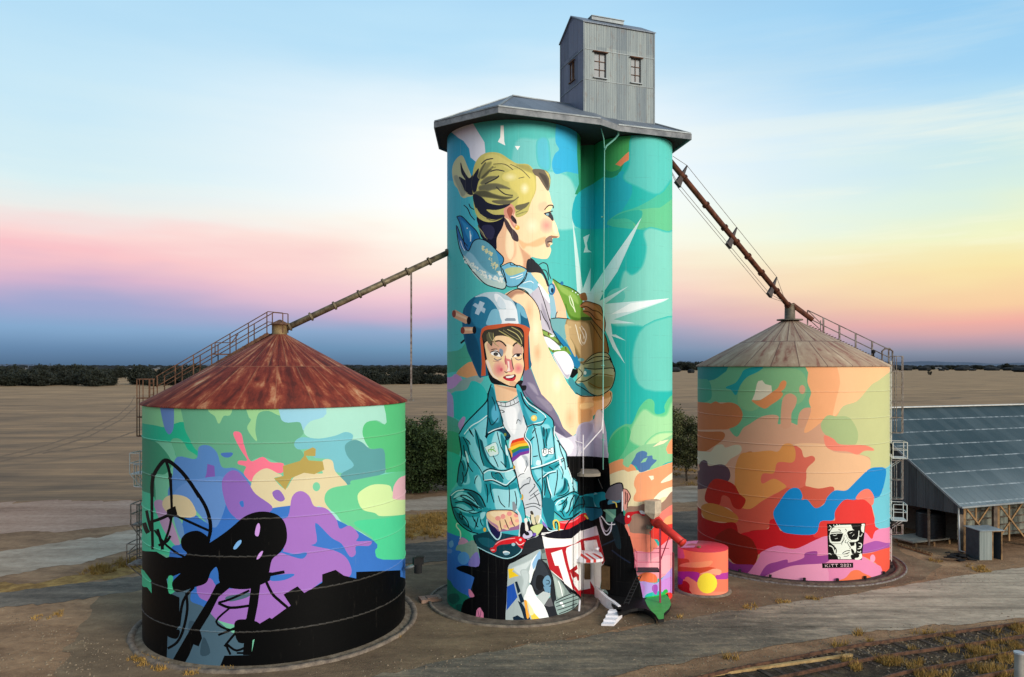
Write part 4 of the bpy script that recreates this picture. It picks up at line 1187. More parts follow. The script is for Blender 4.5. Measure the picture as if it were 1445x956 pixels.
ART_L = parse('''
T 180 420 3.4143
Q #76c39e 0 400 1500 400 1500 1500 0 1500
P #86ca92 -60 400 270 400 275 600 230 620 180 625 120 615 -60 590
P #24b48c -60 600 120 616 180 626 272 602 300 680 342 740 332 785 240 772 215 700 120 692 -60 690
P #6488c0 150 450 212 450 222 600 210 652 192 652 172 600
P #3f9470 -60 690 110 690 170 730 212 800 180 850 130 860 120 1000 -60 1000
P #66b48c 212 690 240 680 270 700 290 735 335 770 250 785 228 740
P #66ac8a 270 400 600 400 600 560 582 625 622 690 614 630 620 570 660 545 720 560 760 600 830 600 848 650 812 700 850 760 842 790 760 805 660 770 592 790 560 870 450 850 420 740 342 742 300 680 272 602
P #98cf94 388 400 500 400 500 553 462 570 440 607 422 572 385 532
P #98cf94 552 400 725 400 742 560 680 545 628 560 614 640 622 692 578 632 596 590 580 560
P #94cce0 722 400 962 400 970 562 880 602 850 642 830 600 760 600 735 560
P #a6dccc 960 400 1242 400 1252 600 1200 590 1142 612 1160 720 1080 690 1040 655 1000 672 900 680 850 650 880 600 960 560
P #74bcc8 805 700 840 675 920 682 1000 668 1050 650 1085 665 1075 705 1092 800 1050 842 990 832 982 780 900 770 880 730 820 730
P #5c9ca0 1050 712 1090 688 1130 700 1170 732 1240 732 1236 850 1190 900 1110 916 1045 892 1030 852 1092 812 1058 760
P #58c080 1240 400 1500 400 1500 850 1345 856 1290 868 1248 842 1236 732 1170 726 1135 662 1145 610 1190 595 1250 602
P #7cd4c4 1240 848 1500 850 1500 960 1290 900 1110 922 1190 900
P #5888c4 240 770 330 780 345 722 390 715 430 750 455 820 520 825 580 880 620 1000 225 1000 220 850
P #4a74bc 452 752 505 750 492 768 466 768
Q #7c5cb0 385 802 418 812 422 868 395 888 366 890 380 850
P #f07890 510 655 545 655 560 712 592 790 650 770 690 796 750 802 740 846 660 826 622 850 600 886 562 850 572 815 535 802 538 788 578 785 545 730
P #d8cca4 600 890 622 848 670 825 720 848 742 860 705 872 760 925 800 870 850 846 940 850 930 820 945 784 985 788 1000 840 1058 905 1030 942 980 1060 700 1100 590 1000
Q #b09c54 850 742 892 722 907 730 905 765 858 763 872 785 940 790 948 830 900 852 850 845 790 870 760 928 735 900 705 872 752 860 748 812 830 788 850 765
E #74c8a0 910 912 18 22
T 180 680 3.4405
P #68c894 960 100 965 55 1000 30 1080 15 1120 -10 1500 -30 1500 380 1300 384 1220 372 1190 330 1190 280 1130 240 1060 200 1000 150
P #4fcf98 1100 200 1240 180 1500 160 1500 380 1300 384 1220 372 1190 330 1190 270
P #a0dcd0 920 120 1000 150 1050 210 1130 245 1190 290 1180 300 1110 290 1060 230 1000 180
P #cfeaa8 1118 70 1150 35 1200 15 1270 20 1285 50 1330 75 1400 80 1400 145 1240 166 1200 150 1140 132
P #e4b4c0 1290 60 1300 10 1350 -30 1500 -40 1500 70 1310 86
P #4fcfa0 -60 55 110 60 150 150 200 200 245 300 225 360 140 345 -60 330
P #b898b8 130 100 172 95 200 160 250 290 235 310 180 240 150 170
P #3a74c4 210 330 262 300 270 190 320 160 400 200 450 70 520 150 790 118 900 130 1190 285 1200 340 1240 380 1500 385 1500 520 300 640 200 520
P #6490cc 225 60 300 0 480 -20 480 90 440 205 400 212 300 110 240 132
P #d4c49c 170 112 188 75 240 65 300 88 332 160 270 172 200 152
P #6c98c8 225 170 262 200 275 280 250 260
P #8c68b8 460 0 490 -45 530 -50 580 0 620 60 700 120 680 152 640 165 560 190 500 150 470 80
P #a070c0 800 75 840 47 880 70 905 120 960 130 1010 180 1030 230 1080 215 1120 260 1110 290 1180 290 1170 310 1108 312 1106 350 1080 362 1040 300 990 270 912 198 918 290 890 310 1000 335 1060 370 1086 430 1068 462 1000 440 940 485 860 545 790 600 700 665 640 695 560 700 420 662 400 590 350 560 340 502 400 470 450 520 600 500 690 380 700 360 760 330 720 200 780 170
P #3a74c4 740 338 810 352 868 345 850 372 800 362
P #3a74c4 690 462 770 450 810 452 760 476 700 480
P #8c68b8 705 52 735 42 762 82 742 95 715 80
P #3a74c4 545 100 560 95 562 120 552 118
P #4c6878 180 520 300 515 305 580 370 610 440 680 560 780 620 900 440 1000 180 1000
P #38505e 355 840 370 755 400 830
P #3c5464 300 680 330 690 300 740
P #4c6878 480 560 590 540 580 560 500 580
// black landscape
Q #060708 640 690 690 660 700 666 770 615 792 602 757 548 825 508 858 540 945 490 945 450 1010 428 1050 456 1110 470 1110 438 1325 430 1325 462 1350 475 1520 480 1520 1200 440 1200 445 905 470 845 600 842 622 740
Q #060708 -60 330 140 340 190 370 262 372 262 442 190 472 200 540 252 562 252 700 232 726 195 730 190 872 240 890 240 1200 -60 1200
Q #4fcf98 -60 430 80 432 115 480 117 542 95 512 -60 500
P #4fcf98 198 465 220 462 215 500 228 530 202 540
P #060708 395 300 440 272 500 228 570 170 640 147 710 155 752 185 770 230 770 290 742 340 700 378 682 450 645 500 580 520 500 515 450 490 442 440 430 412 402 440 380 490 320 512 240 535 218 490 260 440 200 430 190 370 262 370 290 348 266 320 262 280 290 250 340 240 380 262 400 285
P #c898e0 620 255 626 220 636 203 642 222 634 262
P #7cb4e8 515 322 532 295 550 285 548 300 525 326
P #c898e0 628 376 640 350 656 338 645 364
Q #060708 450 488 520 495 442 560 402 640 352 720 362 760 345 800 320 790 300 840 270 895 215 872 262 790 320 690 400 560 430 500
Q #060708 600 505 645 500 632 600 612 700 602 842 560 842 572 690 588 600
P #060708 520 690 560 670 640 690 620 760 540 780
S #060708 3.2 662 460 700 540 740 580 778 612
S #060708 3.6 660 462 700 450 762 438
Q #060708 640 440 700 440 690 480 650 500
S #060708 2.6 440 588 500 570 592 528
S #060708 3.0 440 590 500 612 592 602
S #060708 2.4 500 610 430 680 500 720 560 690
S #060708 2.6 440 745 500 720 560 690 600 640
S #060708 2.6 470 800 520 740 570 690
S #060708 2.6 500 840 480 790 530 820 600 790
S #060708 2.2 530 832 590 832
S #060708 3.2 122 -40 118 100 122 330
S #060708 2.8 210 -40 212 60 214 150 202 230 168 320
S #060708 4.0 300 0 370 105 398 180 402 240 388 295
Q #060708 190 138 232 118 242 158 205 185 192 165
S #060708 3.4 215 155 160 180 100 200
S #060708 2.8 225 160 300 195 400 240
S #060708 2.4 130 235 180 300 230 340 280 368
S #060708 3.4 145 230 165 300 170 330
S #060708 3.0 150 310 190 290 208 262
S #060708 3.4 92 140 100 180 115 240
S #060708 5.0 80 200 90 230 100 250
S #060708 3.0 285 540 290 620 270 720 240 780 195 810
S #060708 3.0 322 512 270 580 250 700
P #060708 190 730 250 720 240 760 200 752
T 180 420 3.4143
S #060708 4.2 118 960 122 870 158 805 190 785 248 828 300 890 345 962
S #060708 3.2 186 790 203 850 212 970
''', 0.5)
ART_R = parse('''
T 950 490 5
Q #d9a585 -100 100 1700 100 1700 1900 -100 1900
P #74b488 0 60 970 60 955 180 950 260 975 320 962 380 975 440 935 440 895 470 882 545 830 530 768 537 740 540 746 490 700 475 620 490 540 540 490 572 448 632 395 570 430 540 490 480 450 410 330 388 0 420
P #88ba86 480 270 560 180 700 150 900 170 940 300 880 400 700 360 560 450 460 400
P #1f8c88 0 60 385 60 380 150 350 185 250 236 0 222
P #48a284 0 228 200 228 250 240 268 310 240 382 0 412
P #28a0a0 372 285 440 255 480 200 500 165 560 145 632 143 592 175 520 210 470 270 442 337 410 300
Q #ecdcc0 555 376 575 330 590 260 600 240 628 235 650 262 692 272 698 320 660 352 620 372
P #e8935c 555 378 600 380 640 362 700 320 740 290 760 250 782 238 797 252 785 290 760 312 772 335 740 372 690 405 640 432
E #dca482 910 300 22 32
P #d8a080 764 560 768 400 790 345 830 330 868 358 862 410 832 470 825 560
P #d8a080 882 560 888 480 915 440 950 430 978 440 960 500 925 560
P #cc7a4c 0 395 230 395 262 402 300 386 335 402 400 393 460 418 488 480 460 540 400 572 320 580 0 562
P #c27040 0 605 250 600 350 602 355 645 280 702 200 740 0 740
P #d4c8a8 0 745 200 738 262 742 300 700 345 690 370 712 430 694 475 700 472 745 400 790 355 835 240 832 0 800
P #644850 175 880 185 830 212 800 240 812 250 842 340 830 390 862 398 925 350 962 200 1000 0 1000 0 900
P #f8b07c 970 60 1700 60 1700 150 1445 240 1380 290 1290 382 1200 420 1150 490 1090 490 1030 540 960 592 925 597 960 500 975 440 960 380 975 320 950 250 955 180
P #fcc490 1200 60 1700 60 1700 150 1445 240 1380 290 1290 382 1200 420 1130 490 1150 380 1180 250
P #c4c890 1700 130 1445 240 1380 290 1300 382 1200 420 1150 492 1090 485 1048 540 1060 600 1130 660 1170 690 1330 692 1400 722 1310 750 1390 782 1385 860 1500 880 1700 860
P #a9bc84 1045 540 1090 486 1150 492 1240 500 1300 600 1280 690 1170 690 1130 660 1060 600
P #ecbc90 858 690 1070 688 1130 740 1300 760 1380 790 1388 850 1340 905 1280 952 1200 1100 920 1100 930 860 990 800 980 770 922 780
P #f08870 1068 625 1130 650 1180 690 1350 695 1417 727 1350 730 1300 757 1230 735 1140 730 1090 710 1072 680
P #dc9450 445 1000 450 870 470 790 502 752 580 743 680 733 740 740 780 690 830 685 860 720 855 780 840 822 740 820 700 882 640 895 630 960 600 1100
P #c87c44 445 1000 450 870 470 790 502 752 560 745 540 850 500 960
P #dc6c58 850 700 900 722 922 780 980 770 997 800 940 860 930 960 920 1100 640 1100 640 960 632 895 700 885 740 830 830 822 857 780
T 930 600 3.8243
P #dc9450 412 290 415 220 440 160 480 150 540 150 640 145 702 104 732 130 730 190 690 205 640 200 620 262 560 267 557 315 620 288 680 300 680 340 600 382 530 432 488 455 450 452 462 402 425 360
P #d05c48 320 430 330 385 380 380 430 440 492 455 560 410 620 380 700 335 780 330 860 345 938 335 930 380 850 452 800 430 770 372 720 352 660 400 625 470 618 520 560 570 430 600 400 540 420 500 380 450
P #dc6c58 557 315 560 265 620 262 640 205 700 205 740 210 790 240 780 330 700 340 680 320 620 288
P #b82c20 252 410 258 350 290 300 330 294 400 320 432 372 466 405 440 452 402 440 380 392 340 380 320 432
P #c8803c 230 440 270 424 340 440 420 490 414 525 330 520 260 510 235 480
P #b01c1c -60 440 200 440 235 500 330 530 410 530 432 600 500 572 590 562 600 515 640 520 648 570 700 572 840 582 900 600 850 630 730 665 640 650 530 702 520 752 470 762 400 742 340 702 -60 660
P #cc2028 430 602 500 575 590 562 600 515 640 515 652 570 720 585 900 580 850 632 730 666 640 652 560 690 490 690
P #8e2418 300 620 370 560 410 570 440 590 500 620 532 700 500 762 440 760 370 710
P #e43c38 835 602 850 545 900 510 950 517 950 460 1000 402 1070 388 1125 405 1145 440 1160 500 1190 560 1180 602 1150 617 1100 572 1000 590 900 602
P #70c4d4 1220 235 1400 220 1400 560 1190 560 1165 490 1150 400 1210 350
P #1488cc 618 482 645 425 700 352 750 343 772 380 768 405 800 405 842 450 890 430 910 390 950 355 1010 355 1060 310 1130 243 1180 230 1222 240 1215 310 1190 380 1150 392 1130 352 1090 355 1060 402 1000 402 950 462 940 512 870 520 840 587 705 585 655 560
P #f07c68 1063 400 1090 360 1130 348 1157 385 1150 432 1110 402
P #9c3c84 250 700 340 700 400 750 520 760 505 810 350 800 250 780
P #e88cb4 440 830 540 720 550 690 640 653 730 672 850 620 910 600 1050 590 1110 580 1150 617 1190 562 1400 560 1400 640 1100 692 1195 770 1185 840 1180 960 300 960 300 780
P #f0a0c0 560 830 700 770 880 740 900 860 700 860
P #a04a94 545 822 580 760 640 740 690 728 700 745 780 720 790 692 850 683 855 708 920 705 900 742 780 752 700 762 600 800
P #a858a8 1095 655 1150 632 1180 628 1250 640 1400 625 1400 665 1250 665 1100 692
P #ee5c48 1085 702 1150 690 1250 662 1400 660 1400 960 1190 960 1195 780 1130 720
P #e88cb4 1140 770 1195 765 1200 850 1150 850
E #f0a0c0 1153 720 14 21
P #f07850 920 852 1000 830 1040 790 1075 785 1100 800 1150 830 1140 900 900 900
// ---- pasted portrait and signature
T 1150 725 10.622
Q #0a0b0a 180 152 758 142 702 692 198 692
Q #eef4e6 232 262 262 220 300 195 380 172 540 168 562 230 600 260 660 300 655 400 600 430 612 480 618 560 592 600 560 640 555 684 350 684 340 640 300 600 298 560 310 520 290 480 230 440 214 400 214 330
Q #eef4e6 700 155 745 152 735 290 700 270 690 230
P #eef4e6 640 650 690 600 700 660 660 686 600 684
S #eef4e6 1.0 215 180 240 200 230 240 205 250
S #eef4e6 0.9 280 165 290 190 340 180
S #eef4e6 0.9 320 160 350 185 372 165
S #eef4e6 1.2 210 480 260 500 285 550 300 600
S #eef4e6 0.8 200 600 225 600 245 620
S #eef4e6 1.0 650 440 690 450 700 480 660 500
S #eef4e6 1.1 640 530 680 520 700 490
S #eef4e6 0.9 630 570 670 580 690 560
S #eef4e6 0.8 650 330 690 340 710 300
P #eef4e6 560 500 600 440 612 500 600 560 570 540
Q #0a0b0a 222 318 250 305 425 296 412 345 385 412 360 425 250 420 232 380
Q #0a0b0a 478 290 500 262 570 250 655 258 650 350 630 395 560 405 510 380
L #eef4e6 1.0 215 330 232 412 250 430 385 425 405 395 432 320
L #eef4e6 1.1 468 300 500 370 545 402 630 395 655 340 660 258
L #0a0b0a 0.5 205 345 222 430 250 452 390 448 415 410 440 325 462 315 495 385 545 418
S #eef4e6 0.6 270 320 300 330 330 315
S #eef4e6 0.5 520 300 560 280
S #eef4e6 0.5 560 340 590 310
S #eef4e6 0.5 300 380 340 370
S #0a0b0a 1.0 240 290 300 280 360 278 400 285
S #0a0b0a 0.9 350 240 380 250 378 268
S #0a0b0a 0.8 450 230 470 250 465 270
S #0a0b0a 0.7 445 360 430 400 405 440 400 470
S #0a0b0a 0.7 470 390 450 430 480 440
S #0a0b0a 0.8 505 410 490 440 510 480
Q #0a0b0a 512 430 600 425 590 480 540 490
S #0a0b0a 0.9 505 480 530 505 520 530
S #0a0b0a 0.9 410 600 450 570 500 555 530 560
S #0a0b0a 0.9 420 608 470 600 520 580
S #0a0b0a 0.7 430 640 480 640 510 620
P #0a0b0a 545 530 580 560 590 610 560 600
P #0a0b0a 540 630 580 625 600 660 560 684
S #0a0b0a 0.8 350 640 380 660 370 684
S #0a0b0a 1.2 285 490 320 540 315 600
P #0a0b0a 600 600 640 610 660 640 620 660
Q #0a0b0a 106 746 573 737 573 812 110 819
L #f8d4dc 0.62 152 765 158 802
L #f8d4dc 0.62 195 760 162 784 200 802
L #f8d4dc 0.62 220 778 222 802
L #f8d4dc 0.62 219 762 221 767
L #f8d4dc 0.62 238 762 288 760
L #f8d4dc 0.62 262 762 265 802
L #f8d4dc 0.62 298 760 345 758
L #f8d4dc 0.62 322 760 325 800
L #f8d4dc 0.62 382 768 395 757 415 762 412 775 385 797 422 796
L #f8d4dc 0.62 438 765 448 755 462 765 462 785 450 797 438 787 438 765
L #f8d4dc 0.62 476 765 490 755 506 760 502 773 478 795 512 794
L #f8d4dc 0.62 524 765 534 756 536 794
''', 0.5)
ART_T = parse('''
T 940 740 7.9667
Q #ef7a5c -200 200 900 200 900 1100 -200 1100
P #d06090 -200 200 140 240 200 330 195 390 90 385 -200 390
P #c84830 -200 390 190 385 260 420 200 470 -200 480
P #f09068 150 470 220 435 380 425 520 412 480 470 330 485
P #d04c30 100 480 350 492 480 480 560 500 460 540 380 560 120 560
P #b02c90 100 540 350 540 370 600 345 650 270 610 240 590 200 620 -200 620
P #8a2c90 -200 600 160 600 140 700 -200 720
P #b03c98 560 580 640 550 800 540 800 600 570 620
P #f0a080 380 560 460 530 540 500 620 520 600 570 500 560
P #f2886a 212 620 240 590 280 610 350 660 380 740 640 760 800 760 800 1000 280 1000 260 760
P #b81820 -200 700 150 680 180 645 220 640 262 680 262 740 290 780 300 830 260 1000 -200 1000
E #f8e040 462 663 112 116
''')
def _extra(art, marks):
    return art
# ---------------------------------------------------------------- silo materials
M_conc = paint_mat('painted_concrete')
M_steel = paint_mat('painted_steel', vert=False, streak=0.06, rough=0.45)
def flat(name, h, rough=0.6, metal=0.0, var=0.25, scale=4.0, bump=0.15):
    c = hx(h); c2 = tuple(v*(1-var) for v in c[:3])+(1,)
    return simple(name, c2, c, scale, rough, metal, bump=bump, bd=0.01)
M_galv = simple('weathered_galvanised', hx('#6d7478'), hx('#8f989a'), 1.2, 0.55, 0.3, (1, 1, 0.4))
M_fascia = simple('grey_fascia', hx('#63686c'), hx('#8c9092'), 1.6, 0.7, 0.1, (1, 1, 1))
M_dark = flat('dark_void', '#1b1b1c', 0.9)
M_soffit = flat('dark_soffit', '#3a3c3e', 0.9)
M_rustbar = simple('rusty_steel', hx('#4d3426'), hx('#7b5b45'), 4, 0.8, 0.2)
M_rail = simple('rail_grey_rust', hx('#5a4a42'), hx('#8c8680'), 5, 0.7, 0.3)
M_railpale = flat('pale_rail', '#c9c9c4', 0.6, 0.2)
M_white = flat('white_paint', '#e4e2e6', 0.6, 0, 0.12)
M_black = flat('black_paint', '#0d0d0f', 0.6, 0, 0.2)
M_red = flat('red_paint', '#cf3229', 0.45, 0, 0.2)
M_pinkp = flat('pink_paint', '#cf5f78', 0.5, 0, 0.15)
M_green = flat('green_paint', '#3fae52', 0.55, 0, 0.2)
M_pipegreen = flat('pale_green_pipe', '#7cc0b0', 0.5, 0, 0.15)
M_brown = flat('brown_door', '#5b4529', 0.7, 0, 0.35)
M_glass = NT('window_glass'); M_glass.col(hx('#4c5960')); M_glass.rough(0.35); M_glass.b.inputs['Specular IOR Level'].default_value = 0.4; M_glass = M_glass.m
M_concrete = simple('footing_concrete', hx('#5a5048'), hx('#857868'), 2.5, 0.9, 0, bump=0.4)
def cone_mat(name, ctr, cols, rough=0.75, metal=0.1, nseg=24, tilt=0.0, seamk=0.5, wk=0.12, lo_=0.34):
    t = NT(name); p = t.pos()
    q = t.n('ShaderNodeVectorMath', {0: p, 1: ctr}, operation='SUBTRACT').outputs[0]
    sx = t.n('ShaderNodeSeparateXYZ', {0: q}); x, y, z = sx.outputs
    ang = t.math('ARCTAN2', y, x); r = t.math('SQRT', t.math('ADD', t.math('MULTIPLY', x, x), t.math('MULTIPLY', y, y)))
    an = t.math('ADD', t.math('MULTIPLY', ang, nseg/(2*math.pi)), tilt)
    ring = t.math('LESS_THAN', r, 3.3)
    seg = t.math('FLOOR', t.math('ADD', an, t.math('MULTIPLY', ring, 0.5)))
    cell = t.n('ShaderNodeCombineXYZ', {0: seg, 1: ring, 2: 0.0}).outputs[0]
    wn = t.n('ShaderNodeTexWhiteNoise', {0: cell}).outputs[0]
    # streaks run down the slope
    sv = t.n('ShaderNodeCombineXYZ', {0: t.math('MULTIPLY', ang, 6.0), 1: t.math('MULTIPLY', r, 0.30), 2: t.math('MULTIPLY', wn, 3.0)}).outputs[0]
    n1 = t.noise(sv, 1.6, 7, 0.65, 0.4)
    n2 = t.noise(p, 1.4, 8, 0.7)
    f = t.mapr(t.math('ADD', t.math('MULTIPLY', n1, 0.75), t.math('ADD', t.math('MULTIPLY', n2, 0.22), t.math('MULTIPLY', wn, wk))), lo_, lo_+0.30)
    cr = t.n('ShaderNodeValToRGB', {0: f}); ramp(cr, [q_[:2] for q_ in cols])
    fr = t.math('FRACT', t.math('ADD', an, t.math('MULTIPLY', ring, 0.5)))
    dst = t.math('MULTIPLY', t.math('MINIMUM', fr, t.math('SUBTRACT', 1.0, fr)), t.math('MULTIPLY', r, 2*math.pi/nseg))
    seam = t.math('LESS_THAN', dst, 0.03)
    ringl = t.math('LESS_THAN', t.math('ABSOLUTE', t.math('SUBTRACT', r, 3.3)), 0.035)
    sm = t.math('MAXIMUM', seam, ringl)
    c = t.mix(t.math('MULTIPLY', sm, seamk), cr.outputs[0], hx(cols[-1][2]))
    t.col(c); t.rough(rough); t.b.inputs['Metallic'].default_value = metal
    t.bump(t.math('ADD', t.math('MULTIPLY', sm, 0.6), n2), 0.35, 0.03); return t.m

# ---------------------------------------------------------------- concrete grain silo
ZT = 25.5
cylA = Cyl(0.11, 42.62, 3.71, ZT, -0.05); cylB = Cyl(6.85, 43.67, 2.25, ZT-0.05, -0.05)
silo = thing('concrete_silo', 'tall concrete silo painted with a woman and a helmeted boy, grey iron tower on top', 'grain silo', (3.2, 42.6, 0))
palA = ['#57bdd0', '#2f9dbd', '#6ac8ba', '#3cbb82', '#e09a68', '#8c7cc8', '#3a70c4']
wa = paint_wall('silo_wall', cylA, ART_MAIN, '#52bdb8', M_conc, silo, back=back_blobs(cylA, palA, 5))
wb = paint_wall('silo_wall', cylB, ART_MAIN, '#24b3aa', M_conc, silo, back=back_blobs(cylB, palA+['#ee98a8'], 6))
# flat infill web between the two cells, painted through
class Web:
    def __init__(s, a, b, h, z0): s.a = Vector(a); s.b = Vector(b); s.d = (s.b-s.a); s.L = s.d.length; s.d.normalize(); s.h = h; s.z0 = z0; s.r = 30.0
    xl, xr = 806, 846
    def to_sz(s, x, y):
        k = (x-CX)/FPX; n = Vector((-s.d.y, s.d.x)); den = k*n.x+n.y; dd = s.a.dot(n)/den
        p = Vector((k*dd, dd)); return (p-s.a).dot(s.d), CAMZ-(y-HY)/FPX*dd
    def to_xyz(s, u, z, off=0.0): p = s.a+s.d*u; return (p.x, p.y, z)
web = Web((3.35, 43.55), (5.35, 43.15), ZT-0.02, -0.05)
paint_wall('infill_wall', web, ART_MAIN, '#2ab0a4', M_conc, silo, srange=(0, web.L))
# vertical seam pipes and the downpipes
def up(px, py0, py1, d, r, mat, name, par): MB().tube([P(px, py0, d), P(px, py1, d)], r, 8).build(name, mat, par, True)
dp = MB()
q = P(851, 205, 41.0)
dp.tube([P(848, 168, 40.2), P(848, 180, 40.4), P(852, 196, 40.9), P(853, 210, 41.1), Vector((P(851, 300, 41.15).x, 41.15, 12)), Vector((P(851, 300, 41.15).x, 41.15, 7.4))], 0.028, 8)
dp.tube([P(873, 178, 40.8), P(872.5, 190, 40.9), P(868, 196, 41.0), P(856, 206, 41.1), P(853, 212, 41.1)], 0.055, 8)
dp.build('downpipe', M_pipegreen, silo, True)
x0 = P(851, 300, 41.15).x
for z in (9.0, 13.0, 17.0, 21.0): dp = MB(); dp.box((x0, 41.25, z), 0.16, 0.16, 0.05); dp.build('pipe_bracket', M_pipegreen, silo)

# roof
P0 = Vector((-0.68, 37.64, 0))
def W(u, v, z): q = P0+U*u+V*v; return Vector((q.x, q.y, z))
ZE = 25.75
outl = [(0, 0), (5.58, 0), (6.93, 0.61), (11.4, 0.61), (11.9, 3.4), (11.2, 5.7), (7.2, 6.6), (6.2, 8.7), (0.9, 8.7), (-1.1, 7.1), (-2.33, 3.38)]
R0, R1 = (2.25, 4.2), (8.3, 4.0); ZR = 27.9
rf = MB()
def tri(*pts): rf.poly([W(*p) for p in pts])
e = [(a_, b_, ZE) for a_, b_ in outl]; r0 = (*R0, ZR); r1 = (*R1, ZR-0.25); ev = (6.93, 0.61, ZE)
tri(e[0], e[1], (5.58, 3.9, ZR-0.15), r0)
tri(e[1], e[2], (6.93, 3.95, ZR-0.22), (5.58, 3.9, ZR-0.15))
tri(e[2], e[3], r1, (6.93, 3.95, ZR-0.22))
tri(e[3], e[4], r1); tri(e[4], e[5], r1); tri(e[5], e[6], r1); tri(e[6], e[7], (6.2, 4.1, ZR-0.15), r1); tri(e[7], e[8], r0, (6.2, 4.1, ZR-0.15)); tri(e[8], e[9], r0); tri(e[9], e[10], r0); tri(e[10], e[0], r0)
M_roofcorr = corr_mat('roof_iron', U, hx('#596068'), hx('#7d8690'), hx('#4a5056'), 0.15, 0.9, 30, 0.3, 0.5)
roof = rf.build('roof', M_roofcorr, silo)
fs = MB(); n = len(outl)
for i in range(n):
    a_, b_ = W(*outl[i], 0), W(*outl[(i+1) % n], 0); d = (b_-a_).normalized(); nn = Vector((d.y, -d.x, 0))
    if (a_+nn-W(4, 4, 0)).length < (a_-W(4, 4, 0)).length: nn = -nn
    fs.hexa([a_-d*0.02+K*(ZE-0.33), b_+d*0.02+K*(ZE-0.33), b_+d*0.02+nn*0.06+K*(ZE-0.33), a_-d*0.02+nn*0.06+K*(ZE-0.33)],
            [a_-d*0.02+K*(ZE-0.01), b_+d*0.02+K*(ZE-0.01), b_+d*0.02+nn*0.06+K*(ZE-0.01), a_-d*0.02+nn*0.06+K*(ZE-0.01)])
fs.build('fascia', M_fascia, roof)
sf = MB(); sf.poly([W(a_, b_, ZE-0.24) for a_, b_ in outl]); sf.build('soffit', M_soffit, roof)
gt = MB()
for a_, b_ in (((0, 0), (5.58, 0)), ((6.93, 0.61), (11.4, 0.61)), ((0, 0), (-2.33, 3.38))):
    gt.bar(W(*a_, ZE)+Vector((0, -0.05, 0.0)), W(*b_, ZE)+Vector((0, -0.05, 0.0)), 0.10, 0.07)
gt.bar(W(*R0, ZR+0.03), W(*R1, ZR-0.2), 0.2, 0.06)
gt.bar(W(*R0, ZR+0.02), W(0, 0, ZE+0.03), 0.14, 0.05); gt.bar(W(*R0, ZR+0.02), W(-2.33, 3.38, ZE+0.03), 0.14, 0.05); gt.bar(W(*R1, ZR-0.22), W(11.4, .61, ZE+0.03), 0.14, 0.05)
gt.build('roof_capping', M_galv, roof)

# elevator tower
C0 = Vector((3.90, 41.5, 0)); TL, TW = 4.35, 3.16; ZB, ZTe, ZTr = 25.9, 31.64, 32.55
def Tw(u, v, z): q = C0+U*u+V*v; return Vector((q.x, q.y, z))
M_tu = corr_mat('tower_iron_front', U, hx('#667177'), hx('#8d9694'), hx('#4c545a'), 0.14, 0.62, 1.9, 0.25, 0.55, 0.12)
M_tv = corr_mat('tower_iron_shade_side', V, hx('#4a5062'), hx('#6c6e80'), hx('#3c404e'), 0.14, 0.62, 1.9, 0.25, 0.55, 0.1)  # end-wall iron carries shade in its colour, darker and purpler than the front
tw = MB()
# front wall with two window openings: pieces between
wins = [(0.62, 1.33), (2.88, 3.50)]; wz0, wz1 = 28.72, 30.08
us = [0, 0.62, 1.33, 2.88, 3.50, TL]
for i in range(5):
    a_, b_ = us[i], us[i+1]
    if i in (1, 3):
        tw.poly([Tw(a_, 0, ZB), Tw(b_, 0, ZB), Tw(b_, 0, wz0), Tw(a_, 0, wz0)], 0); tw.poly([Tw(a_, 0, wz1), Tw(b_, 0, wz1), Tw(b_, 0, ZTe), Tw(a_, 0, ZTe)], 0)
        for q in ([Tw(a_, 0, wz0), Tw(a_, 0.15, wz0), Tw(a_, 0.15, wz1), Tw(a_, 0, wz1)], [Tw(b_, 0, wz0), Tw(b_, 0.15, wz0), Tw(b_, 0.15, wz1), Tw(b_, 0, wz1)],
                  [Tw(a_, 0, wz1), Tw(b_, 0, wz1), Tw(b_, 0.15, wz1), Tw(a_, 0.15, wz1)], [Tw(a_, 0, wz0), Tw(b_, 0, wz0), Tw(b_, 0.15, wz0), Tw(a_, 0.15, wz0)]): tw.poly(q, 0)
    else: tw.poly([Tw(a_, 0, ZB), Tw(b_, 0, ZB), Tw(b_, 0, ZTe), Tw(a_, 0, ZTe)], 0)
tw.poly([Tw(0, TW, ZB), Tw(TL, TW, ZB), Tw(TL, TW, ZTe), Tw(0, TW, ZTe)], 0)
sv0, sv1, sz0, sz1 = 1.22, 1.86, 28.95, 30.0
for u_ in (0, TL):
    if u_ == 0:
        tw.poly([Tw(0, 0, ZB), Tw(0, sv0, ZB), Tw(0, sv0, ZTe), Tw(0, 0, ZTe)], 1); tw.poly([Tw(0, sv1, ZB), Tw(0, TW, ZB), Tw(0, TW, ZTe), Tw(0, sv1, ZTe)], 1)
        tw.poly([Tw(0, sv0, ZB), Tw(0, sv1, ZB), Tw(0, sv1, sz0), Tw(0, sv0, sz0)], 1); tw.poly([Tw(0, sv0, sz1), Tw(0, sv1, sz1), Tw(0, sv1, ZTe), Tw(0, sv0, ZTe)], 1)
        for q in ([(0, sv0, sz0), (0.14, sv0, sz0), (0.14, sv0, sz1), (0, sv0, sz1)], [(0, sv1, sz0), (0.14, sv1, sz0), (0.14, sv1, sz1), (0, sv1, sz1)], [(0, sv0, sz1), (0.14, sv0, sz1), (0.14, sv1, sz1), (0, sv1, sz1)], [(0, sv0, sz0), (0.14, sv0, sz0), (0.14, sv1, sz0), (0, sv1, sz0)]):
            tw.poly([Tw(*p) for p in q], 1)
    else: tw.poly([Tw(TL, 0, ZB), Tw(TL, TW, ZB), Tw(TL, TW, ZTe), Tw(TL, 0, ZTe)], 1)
    tw.poly([Tw(u_, 0, ZTe), Tw(u_, TW, ZTe), Tw(u_, TW/2, ZTr)], 1)
